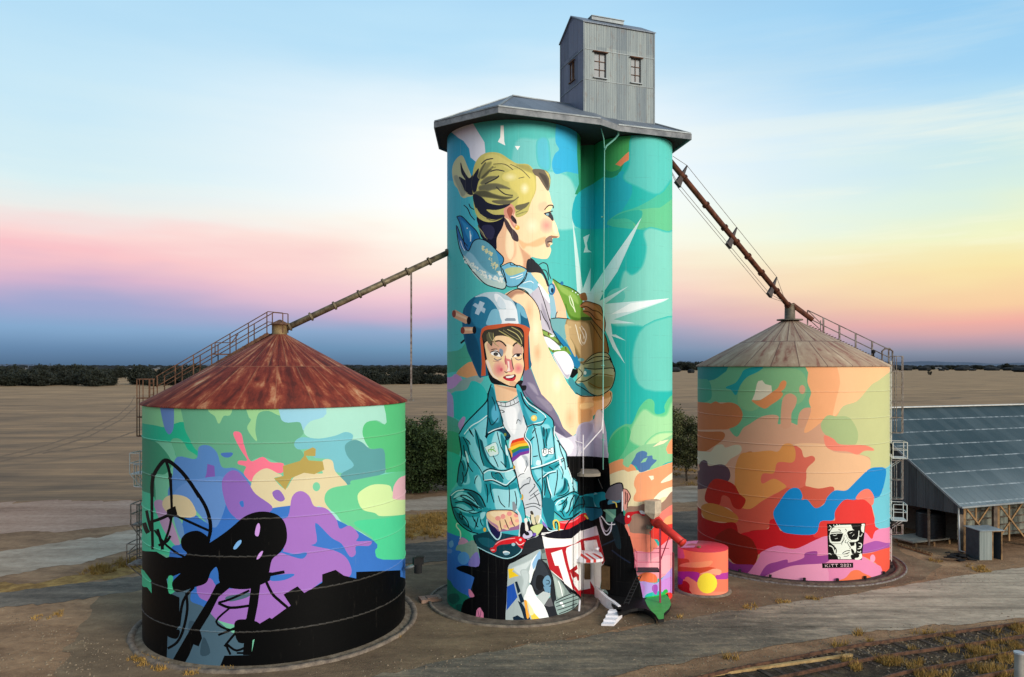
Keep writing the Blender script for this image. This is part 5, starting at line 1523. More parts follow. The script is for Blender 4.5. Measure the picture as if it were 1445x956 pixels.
tower = tw.build('elevator_tower', [M_tu, M_tv], silo)
for s_ in (0, 1):
    v0, v1 = (-0.07, TW/2) if s_ == 0 else (TW/2, TW+0.07)
    z0, z1 = (ZTe-0.02, ZTr+0.03) if s_ == 0 else (ZTr+0.03, ZTe-0.02)
    m = MB(); m.hexa([Tw(-0.08, v0, z0), Tw(TL+0.08, v0, z0), Tw(TL+0.08, v1, z1), Tw(-0.08, v1, z1)], [Tw(-0.08, v0, z0+0.06), Tw(TL+0.08, v0, z0+0.06), Tw(TL+0.08, v1, z1+0.06), Tw(-0.08, v1, z1+0.06)])
    m.build('tower_roof', M_roofcorr, tower)
m = MB(); m.bar(Tw(0.9, TW/2-0.5, ZTr-0.16), Tw(2.9, TW/2-0.5, ZTr-0.16), 0.4, 0.2); m.bar(Tw(0.87, TW/2-0.5, ZTr-0.05), Tw(2.93, TW/2-0.5, ZTr-0.05), 0.5, 0.04); m.build('ridge_vent', M_galv, tower)
for u_, v_ in ((0, 0), (TL, 0), (0, TW), (TL, TW)): m = MB(); m.bar(Tw(u_, v_, ZB), Tw(u_, v_, ZTe), 0.07); m.build('corner_flashing', M_galv, tower)
for z in (28.55, 30.2):
    m = MB(); m.bar(Tw(0, -0.015, z), Tw(TL, -0.015, z), 0.02, 0.03); m.build('lap_joint', M_galv, tower)
    m = MB(); m.bar(Tw(-0.015, 0, z), Tw(-0.015, TW, z), 0.02, 0.03); m.build('lap_joint', M_galv, tower)
def window(f, a_, b_, z0, z1, lab=None):   # f(u, depth, z)
    m = MB(); m.poly([f(a_, 0.10, z0), f(b_, 0.10, z0), f(b_, 0.10, z1), f(a_, 0.10, z1)], 0)
    c_ = (a_+b_)/2
    for u_ in (a_, c_, b_): m.bar(f(u_, 0.07, z0), f(u_, 0.07, z1), 0.026, m=1)
    for k in range(4): z = z0+(z1-z0)*k/3; m.bar(f(a_, 0.07, z), f(b_, 0.07, z), 0.026, m=1)
    m.bar(f(a_-0.1, -0.06, z1+0.03), f(b_+0.1, -0.06, z1+0.03), 0.12, 0.04, m=1); m.bar(f(a_-0.06, -0.05, z0-0.03), f(b_+0.06, -0.05, z0-0.03), 0.1, 0.05, m=2)
    m.build('window', [M_glass, M_rustbar, M_galv], tower)
for a_, b_ in wins: window(lambda u, d, z: Tw(u, d, z), a_, b_, wz0, wz1)
m = MB(); m.poly([Tw(0.10, sv0, sz0), Tw(0.10, sv1, sz0), Tw(0.10, sv1, sz1), Tw(0.10, sv0, sz1)], 0)
m.bar(Tw(0.05, (sv0+sv1)/2-0.06, sz0), Tw(0.05, (sv0+sv1)/2-0.06, sz1), 0.16, 0.05, m=1); m.bar(Tw(0.05, sv1, sz0), Tw(0.05, sv1, sz1), 0.05, m=1)
m.bar(Tw(-0.03, sv0-0.05, sz0-0.03), Tw(-0.03, sv1+0.05, sz0-0.03), 0.08, 0.05, m=1); m.bar(Tw(-0.04, sv0-0.05, sz1+0.03), Tw(-0.04, sv1+0.05, sz1+0.03), 0.1, 0.05, m=1)
m.build('window', [M_white, M_rustbar], tower)

# landings in the recess between the cells
def landing(px, py, zt, mat, mat2, stripes=False, rad=1.25, name='landing', rail=True):
    c = P(px, py, 41.35); c.z = zt
    m = MB(); n_ = 20
    ring = [Vector((c.x+rad*math.cos(t), c.y+0.55*rad*math.sin(t), 0)) for t in [math.pi+math.pi*k/n_ for k in range(n_+1)]]
    ring += [Vector((c.x+rad, c.y+1.6, 0)), Vector((c.x-rad, c.y+1.6, 0))]
    m.hexa([p+K*(zt-0.16) for p in ring], [p+K*zt for p in ring], 0)
    if stripes:
        for k, (xa, xb) in enumerate(((-0.12, 0.12), (0.28, 0.42), (0.68, 0.84))):
            f = lambda x: -0.55*rad*math.sqrt(max(0, 1-(x/rad)**2))
            m.poly([(c.x+xa-0.35, c.y+0.9, zt+0.004), (c.x+xa, c.y+f(xa), zt+0.004), (c.x+xb, c.y+f(xb), zt+0.004), (c.x+xb-0.35, c.y+0.9, zt+0.004)], 1)
            m.poly([(c.x+xa, c.y+f(xa)-0.006, zt-0.155), (c.x+xb, c.y+f(xb)-0.006, zt-0.155), (c.x+xb, c.y+f(xb)-0.006, zt), (c.x+xa, c.y+f(xa)-0.006, zt)], 1)
    o = m.build(name, [mat, mat2], silo); return o, c
M_greyslab = flat('grey_landing_top', '#8f8678', 0.8)
l1, c1 = landing(829, 668, 7.2, M_greyslab, M_black, rad=0.70)
l2, c2 = landing(829, 788, 2.62, M_white, M_red, True, rad=0.86)
m = MB()
zz = 7.2; xa, xb = P(811, 640, 40.9), P(850.5, 640, 41.0)
m.bar((xa.x, 40.9, 7.2), (xa.x, 40.9, 9.1), 0.05); m.bar((P(823, 0, 40.85).x, 40.85, 7.2), (P(823, 0, 40.85).x, 40.85, 9.3), 0.05)
m.tube([P(816, 643, 40.9), P(849, 606, 41.0), P(850.5, 590, 41.0)], 0.035, 6); m.tube([P(811, 622, 40.9), P(823, 626, 40.85)], 0.025, 6); m.bar(P(851, 560, 41.1), P(851, 612, 41.1), 0.05)
m.build('handrail', M_white, silo)
m = MB()
for px in (809, 817, 823): m.bar(P(px, 644, 40.6), P(px, 856, 40.6), 0.022)
m.bar(P(844, 676, 40.5), P(850, 690, 40.7), 0.03)
m.build('ladder_wire', M_black, silo)
m = MB(); m.box((P(829, 815, 43.2).x, 43.25, 1.36), 0.34, 0.18, 0.86); m.build('door', M_brown, silo)
m = MB(); m.box((P(856.5, 815, 41.85).x, 42.15, 1.35), 0.46, 0.5, 1.24, U*0+Vector((.93, -.36, 0)), Vector((.36, .93, 0))); m.build('door', M_brown, silo)
m = MB(); m.lathe((P(843, 775, 41.0).x, 41.2, 3.05), [(0.0, 0.0), (0.08, 0.02), (0.09, 0.09), (0.06, 0.14), (0, 0.14)], 12); m.build('lamp', M_white, silo, True)

# loading platform in front of the small cell, stair at its left end
plat = thing('loading_platform', 'low black and green painted platform with white steps at the tall silo foot', 'platform', (7.0, 40.0, 0))
def Gz(x, y, z): return G(x, y, z)
edge = [(873, 866), (880, 863.5), (890, 860), (900, 858.5), (910, 859), (919, 863), (925, 868), (929, 875)]
front = [Gz(x, y, 0.42) for x, y in edge]
back = [Vector((8.6, 42.3, 0.42)), Vector((8.2, 44.2, 0.42)), Vector((5.2, 43.3, 0.42)), Vector((5.0, 42.0, 0.42))]
rt = [Gz(937, 874, 0.42), Gz(937, 866, 0.42), Gz(944, 860, 0.42), Gz(947, 853, 0.42)]
poly = front+rt+back+[Gz(862, 850, 0.42)]
m = MB(); m.hexa([p-K*0.14 for p in poly], poly, 0); pl = m.build('slab', M_black, plat)
m = MB(); m.poly([p+K*0.004 for p in [Gz(910, 847, .42), Gz(914, 856, .42), Gz(919, 862.4, .42), Gz(925, 867.6, .42), Gz(929.5, 874.5, .42), Gz(936.7, 873.5, .42), Gz(936.7, 866, .42), Gz(944, 859.5, .42), Gz(947, 853, .42), Gz(945, 845, .42), Gz(940, 839, .42), Gz(918, 838, .42)]]); m.build('painted_top', M_green, plat)
m = MB(); inner = [p+Vector((0, 0.5, 0)) for p in front]
fv = [p-K*0.2 for p in inner]; m2 = MB()
for i in range(len(inner)-1): m.hexa([Vector((inner[i].x, inner[i].y, -0.02)), Vector((inner[i+1].x, inner[i+1].y, -0.02)), Vector((inner[i+1].x, inner[i+1].y+0.2, -0.02)), Vector((inner[i].x, inner[i].y+0.2, -0.02))],
    [inner[i]-K*0.2, inner[i+1]-K*0.2, inner[i+1]-K*0.2+Vector((0, .2, 0)), inner[i]-K*0.2+Vector((0, .2, 0))])
m.build('under_slab_shade', M_dark, plat)  # dark strip set under the slab lip, standing in for the shade there
# curved white parapet and steps
par = [Gz(839, 843, 0.0), Gz(846, 850, 0), Gz(855, 858, 0), Gz(864, 863, 0), Gz(872, 868, 0)]
hts = [0.62, 0.60, 0.56, 0.52, 0.46]
m = MB()
for i in range(4):
    a_, b_ = par[i], par[i+1]; o_ = Vector((0.16, 0.08, 0))
    m.hexa([a_, b_, b_+o_, a_+o_], [a_+K*hts[i], b_+K*hts[i+1], b_+K*hts[i+1]+o_, a_+K*hts[i]+o_])
m.build('parapet', M_white, plat)
s0_, s1_ = G(848, 884), G(861, 884); dirs = Vector((0.42, 0.91, 0)); wd = Vector((0.62, -0.06, 0))
for k in range(4):
    b_ = s0_+dirs*0.36*k+Vector((0.02, 0.05, 0)); m = MB()
    ln = dirs*(0.36*(4-k)); h0 = 0.105*(k+1)
    m.hexa([b_+K*(h0-0.105+0.002*k), b_+wd+K*(h0-0.105+0.002*k), b_+wd+ln+K*(h0-0.105), b_+ln+K*(h0-0.105)], [b_+K*h0, b_+wd+K*h0, b_+wd+ln+K*h0, b_+ln+K*h0]); m.build('step', M_white, plat)
# iron ladder leaning on the black wall
lad = MB(); a_, b_ = P(880, 853, 39.9), P(899, 812, 41.0); dx = Vector((0.24, 0, 0))
lad.bar(a_, b_, 0.03); lad.bar(a_+dx, b_+dx, 0.03)
for k in range(9): q = a_.lerp(b_, (k+0.5)/9); lad.bar(q, q+dx, 0.03)
ld = lad.build('ladder', flat('dull_black_iron', '#232326', 0.7), None); tag(ld, 'short dark ladder leaning on the black painted part of the tall silo', 'ladder')

# steel landing with rails, legs, big red delivery spout
stn = MB(); mm = M_pinkp
o1, o2 = P(900, 803, 40.7), P(929, 800, 40.9)
zl = 2.05
sl_ = MB(); sl_.box(((o1.x+o2.x)/2, 41.0, zl), 1.25, 0.75, 0.07); deck = sl_.build('steel_landing', flat('dark_deck', '#2a3038', 0.6), silo)
xL, xR = (o1.x+o2.x)/2-0.62, (o1.x+o2.x)/2+0.62
m = MB()
m.bar((xL, 41.35, zl), (xL, 41.35, zl+1.05), 0.035)
for x_ in (xL, xR): m.bar((x_, 40.66, zl), (x_, 40.66, zl+1.05), 0.035)
for z in (zl+0.5, zl+1.0): m.bar((xL, 40.66, z), (xR, 40.66, z), 0.03); m.bar((xL, 40.66, z), (xL, 41.35, z), 0.03)
m.build('guard_rail', M_pinkp, silo)
m = MB(); xp = P(931.5, 0, 40.6).x
m.bar((xp, 40.6, 0.4), (xp, 40.6, 4.35), 0.09); m.bar((xp, 40.6, 2.6), (xp+0.75, 41.3, 4.1), 0.045); m.bar((xp-0.35, 40.62, 3.3), (xp+0.55, 41.0, 3.2), 0.03)
m.build('spout_post', simple('post_red', hx('#8c3048'), hx('#b84058'), 2, 0.6), silo)
m = MB(); m.tube([P(927, 737, 41.0), P(945, 751, 40.4), P(963, 766, 39.8)], 0.22, 16); m.tube([P(963, 766, 39.8), P(964.2, 767, 39.76)], 0.24, 16)
m.tube([P(924, 734, 41.6), P(928.5, 738.5, 40.95)], 0.3, 16); m.build('delivery_spout', M_red, silo, True)
m = MB(); c_ = P(918, 715, 41.3)
m.hexa([c_+Vector((-.36, -.24, -.3)), c_+Vector((.14, -.5, -.3)), c_+Vector((.55, -.15, -.3)), c_+Vector((.3, .5, -.3))], [c_+Vector((-.36, -.24, .36)), c_+Vector((.14, -.5, .36)), c_+Vector((.55, -.15, .36)), c_+Vector((.3, .5, .36))])
m.hexa([c_+Vector((.02, -.3, -.62)), c_+Vector((.12, -.36, -.62)), c_+Vector((.3, -.15, -.62)), c_+Vector((.25, .2, -.62))], [c_+Vector((-.36, -.24, -.3)), c_+Vector((.14, -.5, -.3)), c_+Vector((.55, -.15, -.3)), c_+Vector((.3, .5, -.3))])
m.build('discharge_box', flat('taupe_box', '#c4b49c', 0.6), silo)
m = MB(); c_ = P(916, 744, 41.2); m.box(c_, 0.3, 0.16, 0.2); m.box(c_-Vector((0, .09, .02)), 0.2, 0.05, 0.12); m.build('floodlight', flat('grey_lamp', '#5b5a50', 0.4), silo)
m = MB(); m.bar(P(918, 748, 41.3), P(918.5, 795, 41.3), 0.03); m.build('conduit', M_rail, silo)
m = MB(); x_ = P(948, 0, 43.0).x
for dz in range(3): m.bar((x_-0.05+dz*0.03, 42.6-dz*0.05, 0.3), (x_-0.05+dz*0.03, 42.6-dz*0.05, 2.6), 0.03)
m.build('cable_duct', flat('duct', '#8a3040', 0.5), silo)
# footing ring around the big cell
m = MB(); m.lathe((0.11, 42.62, 0), [(4.75, 0.0), (4.75, 0.10), (4.60, 0.12), (4.60, 0.02)], 72); m.build('footing_ring', M_concrete, silo, True)
m = MB(); m.lathe((0.11, 42.62, 0), [(3.6, 0.06), (4.62, 0.045)], 72); m.build('apron', simple('apron_conc', hx('#4b4037'), hx('#75675a'), 1.5, 0.95, 0, bump=0.4), silo, True)
# ---------------------------------------------------------------- steel bins
def ring_xy(c, r, a): return Vector((c[0]+r*math.cos(a), c[1]+r*math.sin(a), 0))
def make_bin(surf, art, base, label, seams, apexz, conem, backp, seed, capmat):
    c = surf.c
    b = thing('steel_grain_bin', label, 'grain bin', (c[0], c[1], 0), 'painted steel grain bins')
    paint_wall('bin_wall', surf, art, base, M_steel, b, seams=seams, bead=0.03, gain=0.9, back=back_blobs(surf, backp, seed))
    m = MB(); R, H = surf.r, surf.h
    m.lathe((c[0], c[1], 0), [(R+0.10, H-0.05), (R+0.12, H+0.02), (3.3, H+0.02+(R+0.12-3.3)/(R+0.12-0.3)*(apexz-H-0.02)), (0.3, apexz), (0, apexz+0.02)], 96)
    rf_ = m.build('bin_roof', conem, b, True)
    return b
seL = [1.55+1.62*k for k in range(6)]
cylL = Cyl(-11.89, 39.21, 6.36, 11.18, -0.05)
M_coneL = cone_mat('rusty_roof', (-11.89, 39.21, 0), [(0.0, hx('#4a1c16')), (0.34, hx('#6e2a1e')), (0.50, hx('#7e3a28')), (0.64, hx('#985c40')), (0.85, hx('#ab8262')), (1.0, hx('#b89a7c'), '#a07858')], seamk=0.22, wk=0.05, lo_=0.40)
binL = make_bin(cylL, ART_L, '#74c0a0', 'squat bin with dark rust-red roof, painted green, blue and purple with black silhouettes', seL, 14.62, M_coneL, ['#86ca92', '#66ac8a', '#5888c4', '#4fcf98', '#4fcf98', '#3a74c4', '#a070c0'], 11, None)
cylR = Cyl(18.84, 51.90, 6.08, 12.98, -0.05)
M_coneR = cone_mat('faded_roof', (18.84, 51.9, 0), [(0.0, hx('#6a463c')), (0.25, hx('#835f50')), (0.45, hx('#937b68')), (0.8, hx('#a08c76')), (1.0, hx('#ae9c86'), '#57403a')], 0.7, 0.1, seamk=0.75, wk=0.08)
binR = make_bin(cylR, ART_R, '#d9a585', 'squat orange, red and pink bin with pale roof and a black and white portrait', [1.7+1.62*k for k in range(7)], 16.15, M_coneR, ['#74b488', '#f8b07c', '#c4c890', '#ecbc90', '#1488cc', '#e43c38', '#e88cb4'], 12, None)
# roof caps
M_cap = simple('brass_rust_cap', hx('#5e4a30'), hx('#9a8258'), 2.5, 0.6, 0.35)
m = MB(); cL = (-11.89, 39.21)
m.lathe((*cL, 14.45), [(0.42, 0), (0.42, 0.06), (0.36, 0.08), (0.38, 0.62), (0.42, 0.66)], 24); capL = m.build('roof_cap', M_cap, binL, True)
m = MB(); m.lathe((*cL, 15.08), [(0.50, 0.0), (0.50, 0.03), (0.06, 0.26), (0, 0.27)], 20); m.build('cap_lid', M_rustbar, capL)
m = MB(); cR = (18.84, 51.90); m.lathe((*cR, 15.95), [(0.85, 0.1), (0.85, 0.18), (0.35, 0.2), (0.33, 1.15), (0.36, 1.2), (0, 1.25)], 20); m.build('roof_cap', simple('grey_cap', hx('#4a443c'), hx('#7a705e'), 2, 0.6, 0.3), binR, True)
# footings: kerb rings
def rough_ring(o, amp, seed):
    for v in o.data.vertices:
        q = v.co; n_ = noise.noise_vector(Vector((q.x*1.7, q.y*1.7, seed)))+noise.noise_vector(Vector((q.x*6, q.y*6, seed)))*0.5; v.co = q+n_*amp
def kerb(c, r, par, mat, ap):
    m = MB(); m.lathe((c[0], c[1], 0), [(r+0.64, -0.04), (r+0.62, 0.09), (r+0.56, 0.13), (r+0.42, 0.13), (r+0.34, 0.04)], 220); rough_ring(m.build('footing_kerb', mat, par, True), 0.045, r)
    m = MB(); m.lathe((c[0], c[1], 0), [(r-0.05, 0.10), (r+0.12, 0.09), (r+0.36, 0.03)], 96); m.build('footing', ap, par, True)
kerb(cL, 6.36, binL, M_concrete, simple('foot_l', hx('#5c5040'), hx('#7f7362'), 3, 0.95, 0, bump=0.5))
kerb(cR, 6.08, binR, simple('ring_rail', hx('#463a32'), hx('#6c5c4e'), 3, 0.8, 0.1), simple('foot_r', hx('#2e2926'), hx('#4a4039'), 3, 0.95))
m = MB(); m.lathe((*cR, 0), [(7.1, 0.0), (7.08, 0.08), (6.98, 0.08), (6.96, 0)], 96); m.build('footing_kerb', M_rail, binR, True)
# anchor bolts/cleats round the foot of the right bin
for k in range(20):
    a_ = 2*math.pi*k/20+0.1; q = ring_xy(cR, 6.2, a_); m = MB(); m.box((q.x, q.y, 0.2), 0.12, 0.12, 0.16); m.build('cleat', M_dark, binR)

# roof stair with rails (left bin)
def cone_pt(c, R, H, az, apex, t): r = (R+0.12)*(1-t)+0.3*t; return ring_xy(c, r, az)+K*(H+(apex-H)*t)
azL = math.atan2(0.10, -1.0)
pts = [cone_pt(cL, 6.36, 11.18, azL, 14.62, t) for t in (0.0, 1.0)]
lat = Vector((-math.sin(azL), math.cos(azL), 0))
a_, b_ = pts[0]+K*0.12, pts[1]+K*0.1; b_ = a_.lerp(b_, 0.97)
m = MB()
for s_ in (-0.32, 0.32): m.bar(a_+lat*s_, b_+lat*s_, 0.06, 0.16)
for k in range(26): q = a_.lerp(b_, (k+0.5)/26); m.bar(q-lat*0.32+K*0.05, q+lat*0.32+K*0.05, 0.22, 0.04)
stairL = m.build('roof_stair', M_rustbar, binL)
m = MB()
for s_, zo in ((-0.34, 0.0), (0.34, 0.0)):
    for k in range(7):
        q = a_.lerp(b_, 0.01+k/6*0.98)+lat*s_; m.bar(q, q+K*1.12, 0.045)
    for h in (0.6, 1.12): m.bar(a_+lat*s_+K*h, b_+lat*s_+K*h, 0.04)
top = b_+K*0.0
for s_ in (-0.34, 0.34):
    e2 = top+Vector((0.75, 0, 0.0))+lat*s_; m.bar(top+lat*s_+K*1.12, e2+K*1.05, 0.04); m.bar(e2+K*0.05, e2+K*1.05, 0.045); m.bar(top+lat*s_+K*0.6, e2+K*0.5, 0.035)
m.build('handrail', M_rustbar, binL)
m = MB(); mid = a_.lerp(b_, 0.58)
m.box(mid+K*0.35, 0.9, 0.7, 0.06); m.bar(mid+Vector((-.45, 0, .35)), mid+Vector((-.45, 0, .95)), 0.04); m.bar(mid+Vector((-.45, 0, .95)), mid+Vector((.4, 0, .95)), 0.04); m.bar(mid+Vector((.4, 0, .95)), mid+Vector((.75, 0, 1.4)), 0.04)
m.build('hatch_platform', M_rustbar, binL)
# caged ladders
def ladder(c, R, az, z0, z1, par, mat, cage0, cage1, matc=None, side=0.0):
    n_ = Vector((math.cos(az), math.sin(az), 0)); l_ = Vector((-n_.y, n_.x, 0)); o_ = Vector((c[0], c[1], 0))+n_*(R+0.16)+l_*side
    m = MB()
    for s_ in (-0.22, 0.22): m.bar(o_+l_*s_+K*z0, o_+l_*s_+K*z1, 0.05)
    z = z0+0.2
    while z < z1: m.bar(o_-l_*0.22+K*z, o_+l_*0.22+K*z, 0.03); z += 0.3
    z = z0+0.4
    while z < z1: m.bar(o_-l_*0.22+K*z, o_-l_*0.22-n_*0.2+K*z, 0.04); m.bar(o_+l_*0.22+K*z, o_+l_*0.22-n_*0.2+K*z, 0.04); z += 1.6
    m.build('ladder', mat, par)
    m = MB(); arc = [o_+l_*(0.36*math.cos(t))+n_*(0.74*math.sin(t)) for t in [math.pi*k/8 for k in range(9)]]
    nh = max(2, int((cage1-cage0)/0.95)+1)
    for k in range(nh):
        z = cage0+(cage1-cage0)*k/(nh-1)
        for i in range(8): m.bar(arc[i]+K*z, arc[i+1]+K*z, 0.045)
    for i in (1, 3, 4, 5, 7): m.bar(arc[i]+K*cage0, arc[i]+K*cage1, 0.035)
    m.build('ladder_cage', matc or mat, par)
    return o_, n_, l_
def side_landing(o_, n_, l_, z, par, mat, w=0.95, sd=1):
    m = MB(); c_ = o_+n_*0.45+l_*(sd*0.2)
    m.box(c_+K*z, w, 1.1, 0.06, n_, l_)
    cs = [c_+n_*x+l_*y for x, y in ((w/2, -.55), (w/2, .55), (-w/2+0.1, .55), (-w/2+.1, -.55))]
    for q in cs: m.bar(q+K*z, q+K*(z+1.05), 0.04)
    for h in (0.55, 1.05):
        for i in range(2): m.bar(cs[i]+K*(z+h), cs[i+1]+K*(z+h), 0.04)
        m.bar(cs[3]+K*(z+h), cs[0]+K*(z+h), 0.04)
    m.bar(c_+n_*(w/2)+K*z, c_-n_*(w/2)+K*(z-0.7), 0.04); m.bar(c_+n_*(w/2)+l_*.5+K*z, c_-n_*(w/2)+l_*.5+K*(z-0.7), 0.04)
    m.build('ladder_landing', mat, par)
azl = R_(181)
o_, n_, l_ = ladder(cL, 6.36, azl, 9.2, 12.3, binL, M_rustbar, 9.4, 12.3)
side_landing(o_, n_, l_, 7.55, binL, M_railpale, 0.6)
ladder(cL, 6.36, azl, 6.0, 9.2, binL, M_railpale, 6.9, 8.0, side=0.3)
side_landing(o_, n_, l_, 5.0, binL, M_rail, 0.5)
ladder(cL, 6.36, azl, 0.2, 6.0, binL, M_rail, 3.2, 5.9, side=0.0)
side_landing(o_, n_, l_, 3.0, binL, M_rail, 0.9)
# right bin roof rail and ladders
azR = math.atan2(-0.30, 1.0)
a_ = cone_pt(cR, 6.08, 12.98, azR, 16.15, 0.0); b_ = cone_pt(cR, 6.08, 12.98, azR, 16.15, 0.86); m = MB()
for k in range(6):
    q = a_.lerp(b_, k/5*0.98+0.02); m.bar(q, q+K*(1.02), 0.10 if 0 < k < 5 else 0.07, 0.07)
for h in (0.5, 1.02): m.bar(a_+K*h, b_+K*h, 0.06)
q = b_+K*1.02; m.bar(q, q+Vector((1.0, 0, -1.0)), 0.04); m.bar(b_+K*.5, b_+Vector((1.0, 0.3, -0.3)), 0.04); m.bar(b_+Vector((1.0, .3, -.4)), b_+Vector((1.0, .3, .35)), 0.05)
p_ = a_+K*0.3; m.tube([a_+Vector((-.55, 0, .15)), a_+Vector((-.55, 0, .95)), a_+Vector((-.35, 0, 1.12)), a_+Vector((-.05, 0, 1.12)), a_+Vector((.14, 0, .95)), a_+Vector((.14, 0, -0.4))], 0.06, 8)
m.build('handrail', M_rail, binR)
m = MB()
for k in range(30): q = a_.lerp(b_, k/30); m.bar(q+Vector((0, -.2, .05)), q+Vector((0, .2, .05)), 0.05)
m.build('roof_cleat', M_rustbar, binR)
m = MB(); q = a_.lerp(b_, 0.2); m.lathe(q+Vector((-.1, -.2, .05)), [(0.06, 0), (0.06, .2), (.13, .25), (.13, .4), (.05, .45), (0, .45)], 10); m.build('roof_vent', M_dark, binR)
o_, n_, l_ = ladder(cR, 6.08, azR+0.02, 7.2, 13.3, binR, M_railpale, 8.6, 13.6, M_rail)
side_landing(o_, n_, l_, 6.95, binR, M_railpale, 0.95)
ladder(cR, 6.08, azR+0.02, 2.3, 7.9, binR, M_railpale, 4.3, 6.8, M_rail, side=0.0)
side_landing(o_, n_, l_, 2.9, binR, M_railpale, 0.9)
ladder(cR, 6.08, azR+0.02, 0.2, 2.9, binR, M_railpale, 2.0, 2.6, M_rail, side=0.0)
# drive motor of the unloading auger at the left bin
m = MB(); p0_, p1_ = P(571, 803, 38.5), P(590, 796, 38.5)
m.tube([p0_, p1_], 0.09, 10, 0)
aug = thing('auger_drive', 'small black motor on a short grey shaft sticking out of the rust-roofed bin', 'motor', tuple(p1_)); aug_o = m.build('shaft', M_galv, aug, True)
m = MB(); m.box(p1_+K*0.15, 0.5, 0.35, 0.32, (U), V); m.tube([p1_-K*0.45, p1_+K*0.05], 0.2, 14); m.box(p1_+K*0.34+Vector((.1, 0, 0)), 0.4, 0.3, 0.08); m.build('motor', M_dark, aug)

# ---------------------------------------------------------------- chutes from the tall silo down to the bins
M_chL = simple('chute_brown', hx('#453a2e'), hx('#85795f'), 3, 0.55, 0.35)
M_chR = simple('chute_rust', hx('#3e2117'), hx('#6d3f2b'), 3, 0.7, 0.25)
chL = thing('grain_chute', 'brown steel grain chute sloping from the tall silo to the rust-red roof', 'grain chute', tuple(P(632, 358, 42)), 'grain chutes from the tall silo to the bins')
s_, t_ = P(634, 356, 41.8), Vector((cL[0]+0.35, cL[1]+0.05, 14.93))
MB().tube([s_, t_], 0.16, 12).build('pipe', M_chL, chL, True)
d_ = (t_-s_).normalized(); m = MB()
for f in (0.01, 0.13, 0.27, 0.42, 0.57, 0.72, 0.86, 0.985): q = s_.lerp(t_, f); m = MB(); m.tube([q-d_*0.05, q+d_*0.05], 0.23, 12); m.build('flange', M_chL, chL)
m = MB(); q = s_.lerp(t_, 0.25); foot = Vector((P(573.5, 560, 39.3).x, 39.3, 11.1)); qq = s_.lerp(t_, (s_.x-foot.x)/(s_.x-t_.x)); foot.y = qq.y
m.bar(foot+K*0.05, qq-K*0.15, 0.09); m.build('prop', M_rail, chL)
m = MB(); m.box(foot+K*0.02-Vector((.1, 0, 0)), 0.5, 0.2, 0.08); m.build('prop_foot', M_rail, chL)
chR = thing('grain_chute', 'dark rusty grain chute with spreader brackets and stay wires, sloping to the pale roofed bin', 'grain chute', tuple(P(950, 236, 46)), 'grain chutes from the tall silo to the bins')
s_, t_ = P(946, 228, 44.6), Vector((cR[0]-0.1, cR[1]-0.1, 17.0))
MB().tube([s_, t_], 0.17, 12).build('pipe', M_chR, chR, True)
d_ = (t_-s_).normalized(); m = MB()
for f in (0.10, 0.27, 0.42, 0.52, 0.62, 0.74, 0.88, 0.99): q = s_.lerp(t_, f); m = MB(); m.tube([q-d_*0.05, q+d_*0.05], 0.24, 12); m.build('flange', M_chR, chR)
side_ = d_.cross(K).normalized(); upv = side_.cross(d_).normalized()
tips = []
for f in (0.085, 0.485, 0.845):
    q = s_.lerp(t_, f); m = MB()
    t2, t3 = q-upv*0.72+side_*0.12-d_*.2, q-upv*0.72-side_*0.12+d_*.2
    m.hexa([q+upv*0.8-side_*0.05, q+upv*0.8+side_*0.05, q-upv*0.75+side_*0.09-d_*0.24, q-upv*0.75-side_*0.09-d_*0.24], [q+upv*0.78-side_*0.05+d_*0.04, q+upv*0.78+side_*0.05+d_*0.04, q-upv*0.75+side_*0.09+d_*0.24, q-upv*0.75-side_*0.09+d_*0.24])
    m.build('spreader_bracket', flat('bracket_grey', '#4a4444', 0.7), chR); tips.append((q+upv*0.8, t2, t3))
for j in range(3):
    m = MB(); pr = s_+(upv*0.4 if j == 0 else -upv*0.3)
    ch = [pr]+[t[j] for t in tips]+[t_-d_*0.4]
    for i in range(len(ch)-1): m.bar(ch[i], ch[i+1], 0.022)
    m.build('stay_wire', M_rail, chR)
m = MB(); t2_ = t_+Vector((1.5, -0.3, -0.95)); m.tube([t_, t_+Vector((0.25, 0, 0.1)), t2_], 0.17, 10); m.build('overflow_pipe', M_chR, chR, True)

# small painted tank
cyT = Cyl(11.05, 44.35, 1.42, 2.5, -0.05)
tk = thing('small_tank', 'small round orange and red tank with a yellow sun beside the tall silo', 'tank', (11.05, 44.35, 0))
paint_wall('tank_wall', cyT, ART_T, '#f07c60', M_steel, tk)
m = MB(); c_ = Vector((11.05, 44.35, 0)); rr = 1.43
m.lathe((*c_[:2], 2.5), [(rr, 0), (rr, 0.03), (0, 0.10)], 48, 0); lid = m.build('tank_lid', flat('lid_red', '#c23244', 0.5, 0, 0.1), tk, True)
m = MB(); m.poly([(c_.x-1.35, c_.y-0.45, 2.545), (c_.x-0.62, c_.y-0.55, 2.58), (c_.x+0.05, c_.y+1.2, 2.575), (c_.x-0.9, c_.y+1.0, 2.56)]); m.build('painted_top', flat('lid_pink', '#cc6a98', 0.5, 0, 0.1), tk)
m = MB(); m.lathe((c_.x-0.35, c_.y-0.55, 2.58), [(0.12, 0), (0.12, .08), (0, .1)], 10); m.build('lid_fitting', M_cap, tk)
m = MB(); m.lathe((*c_[:2], 0), [(1.62, 0.0), (1.60, 0.09), (1.40, 0.10)], 40); m.build('footing', M_concrete, tk, True)
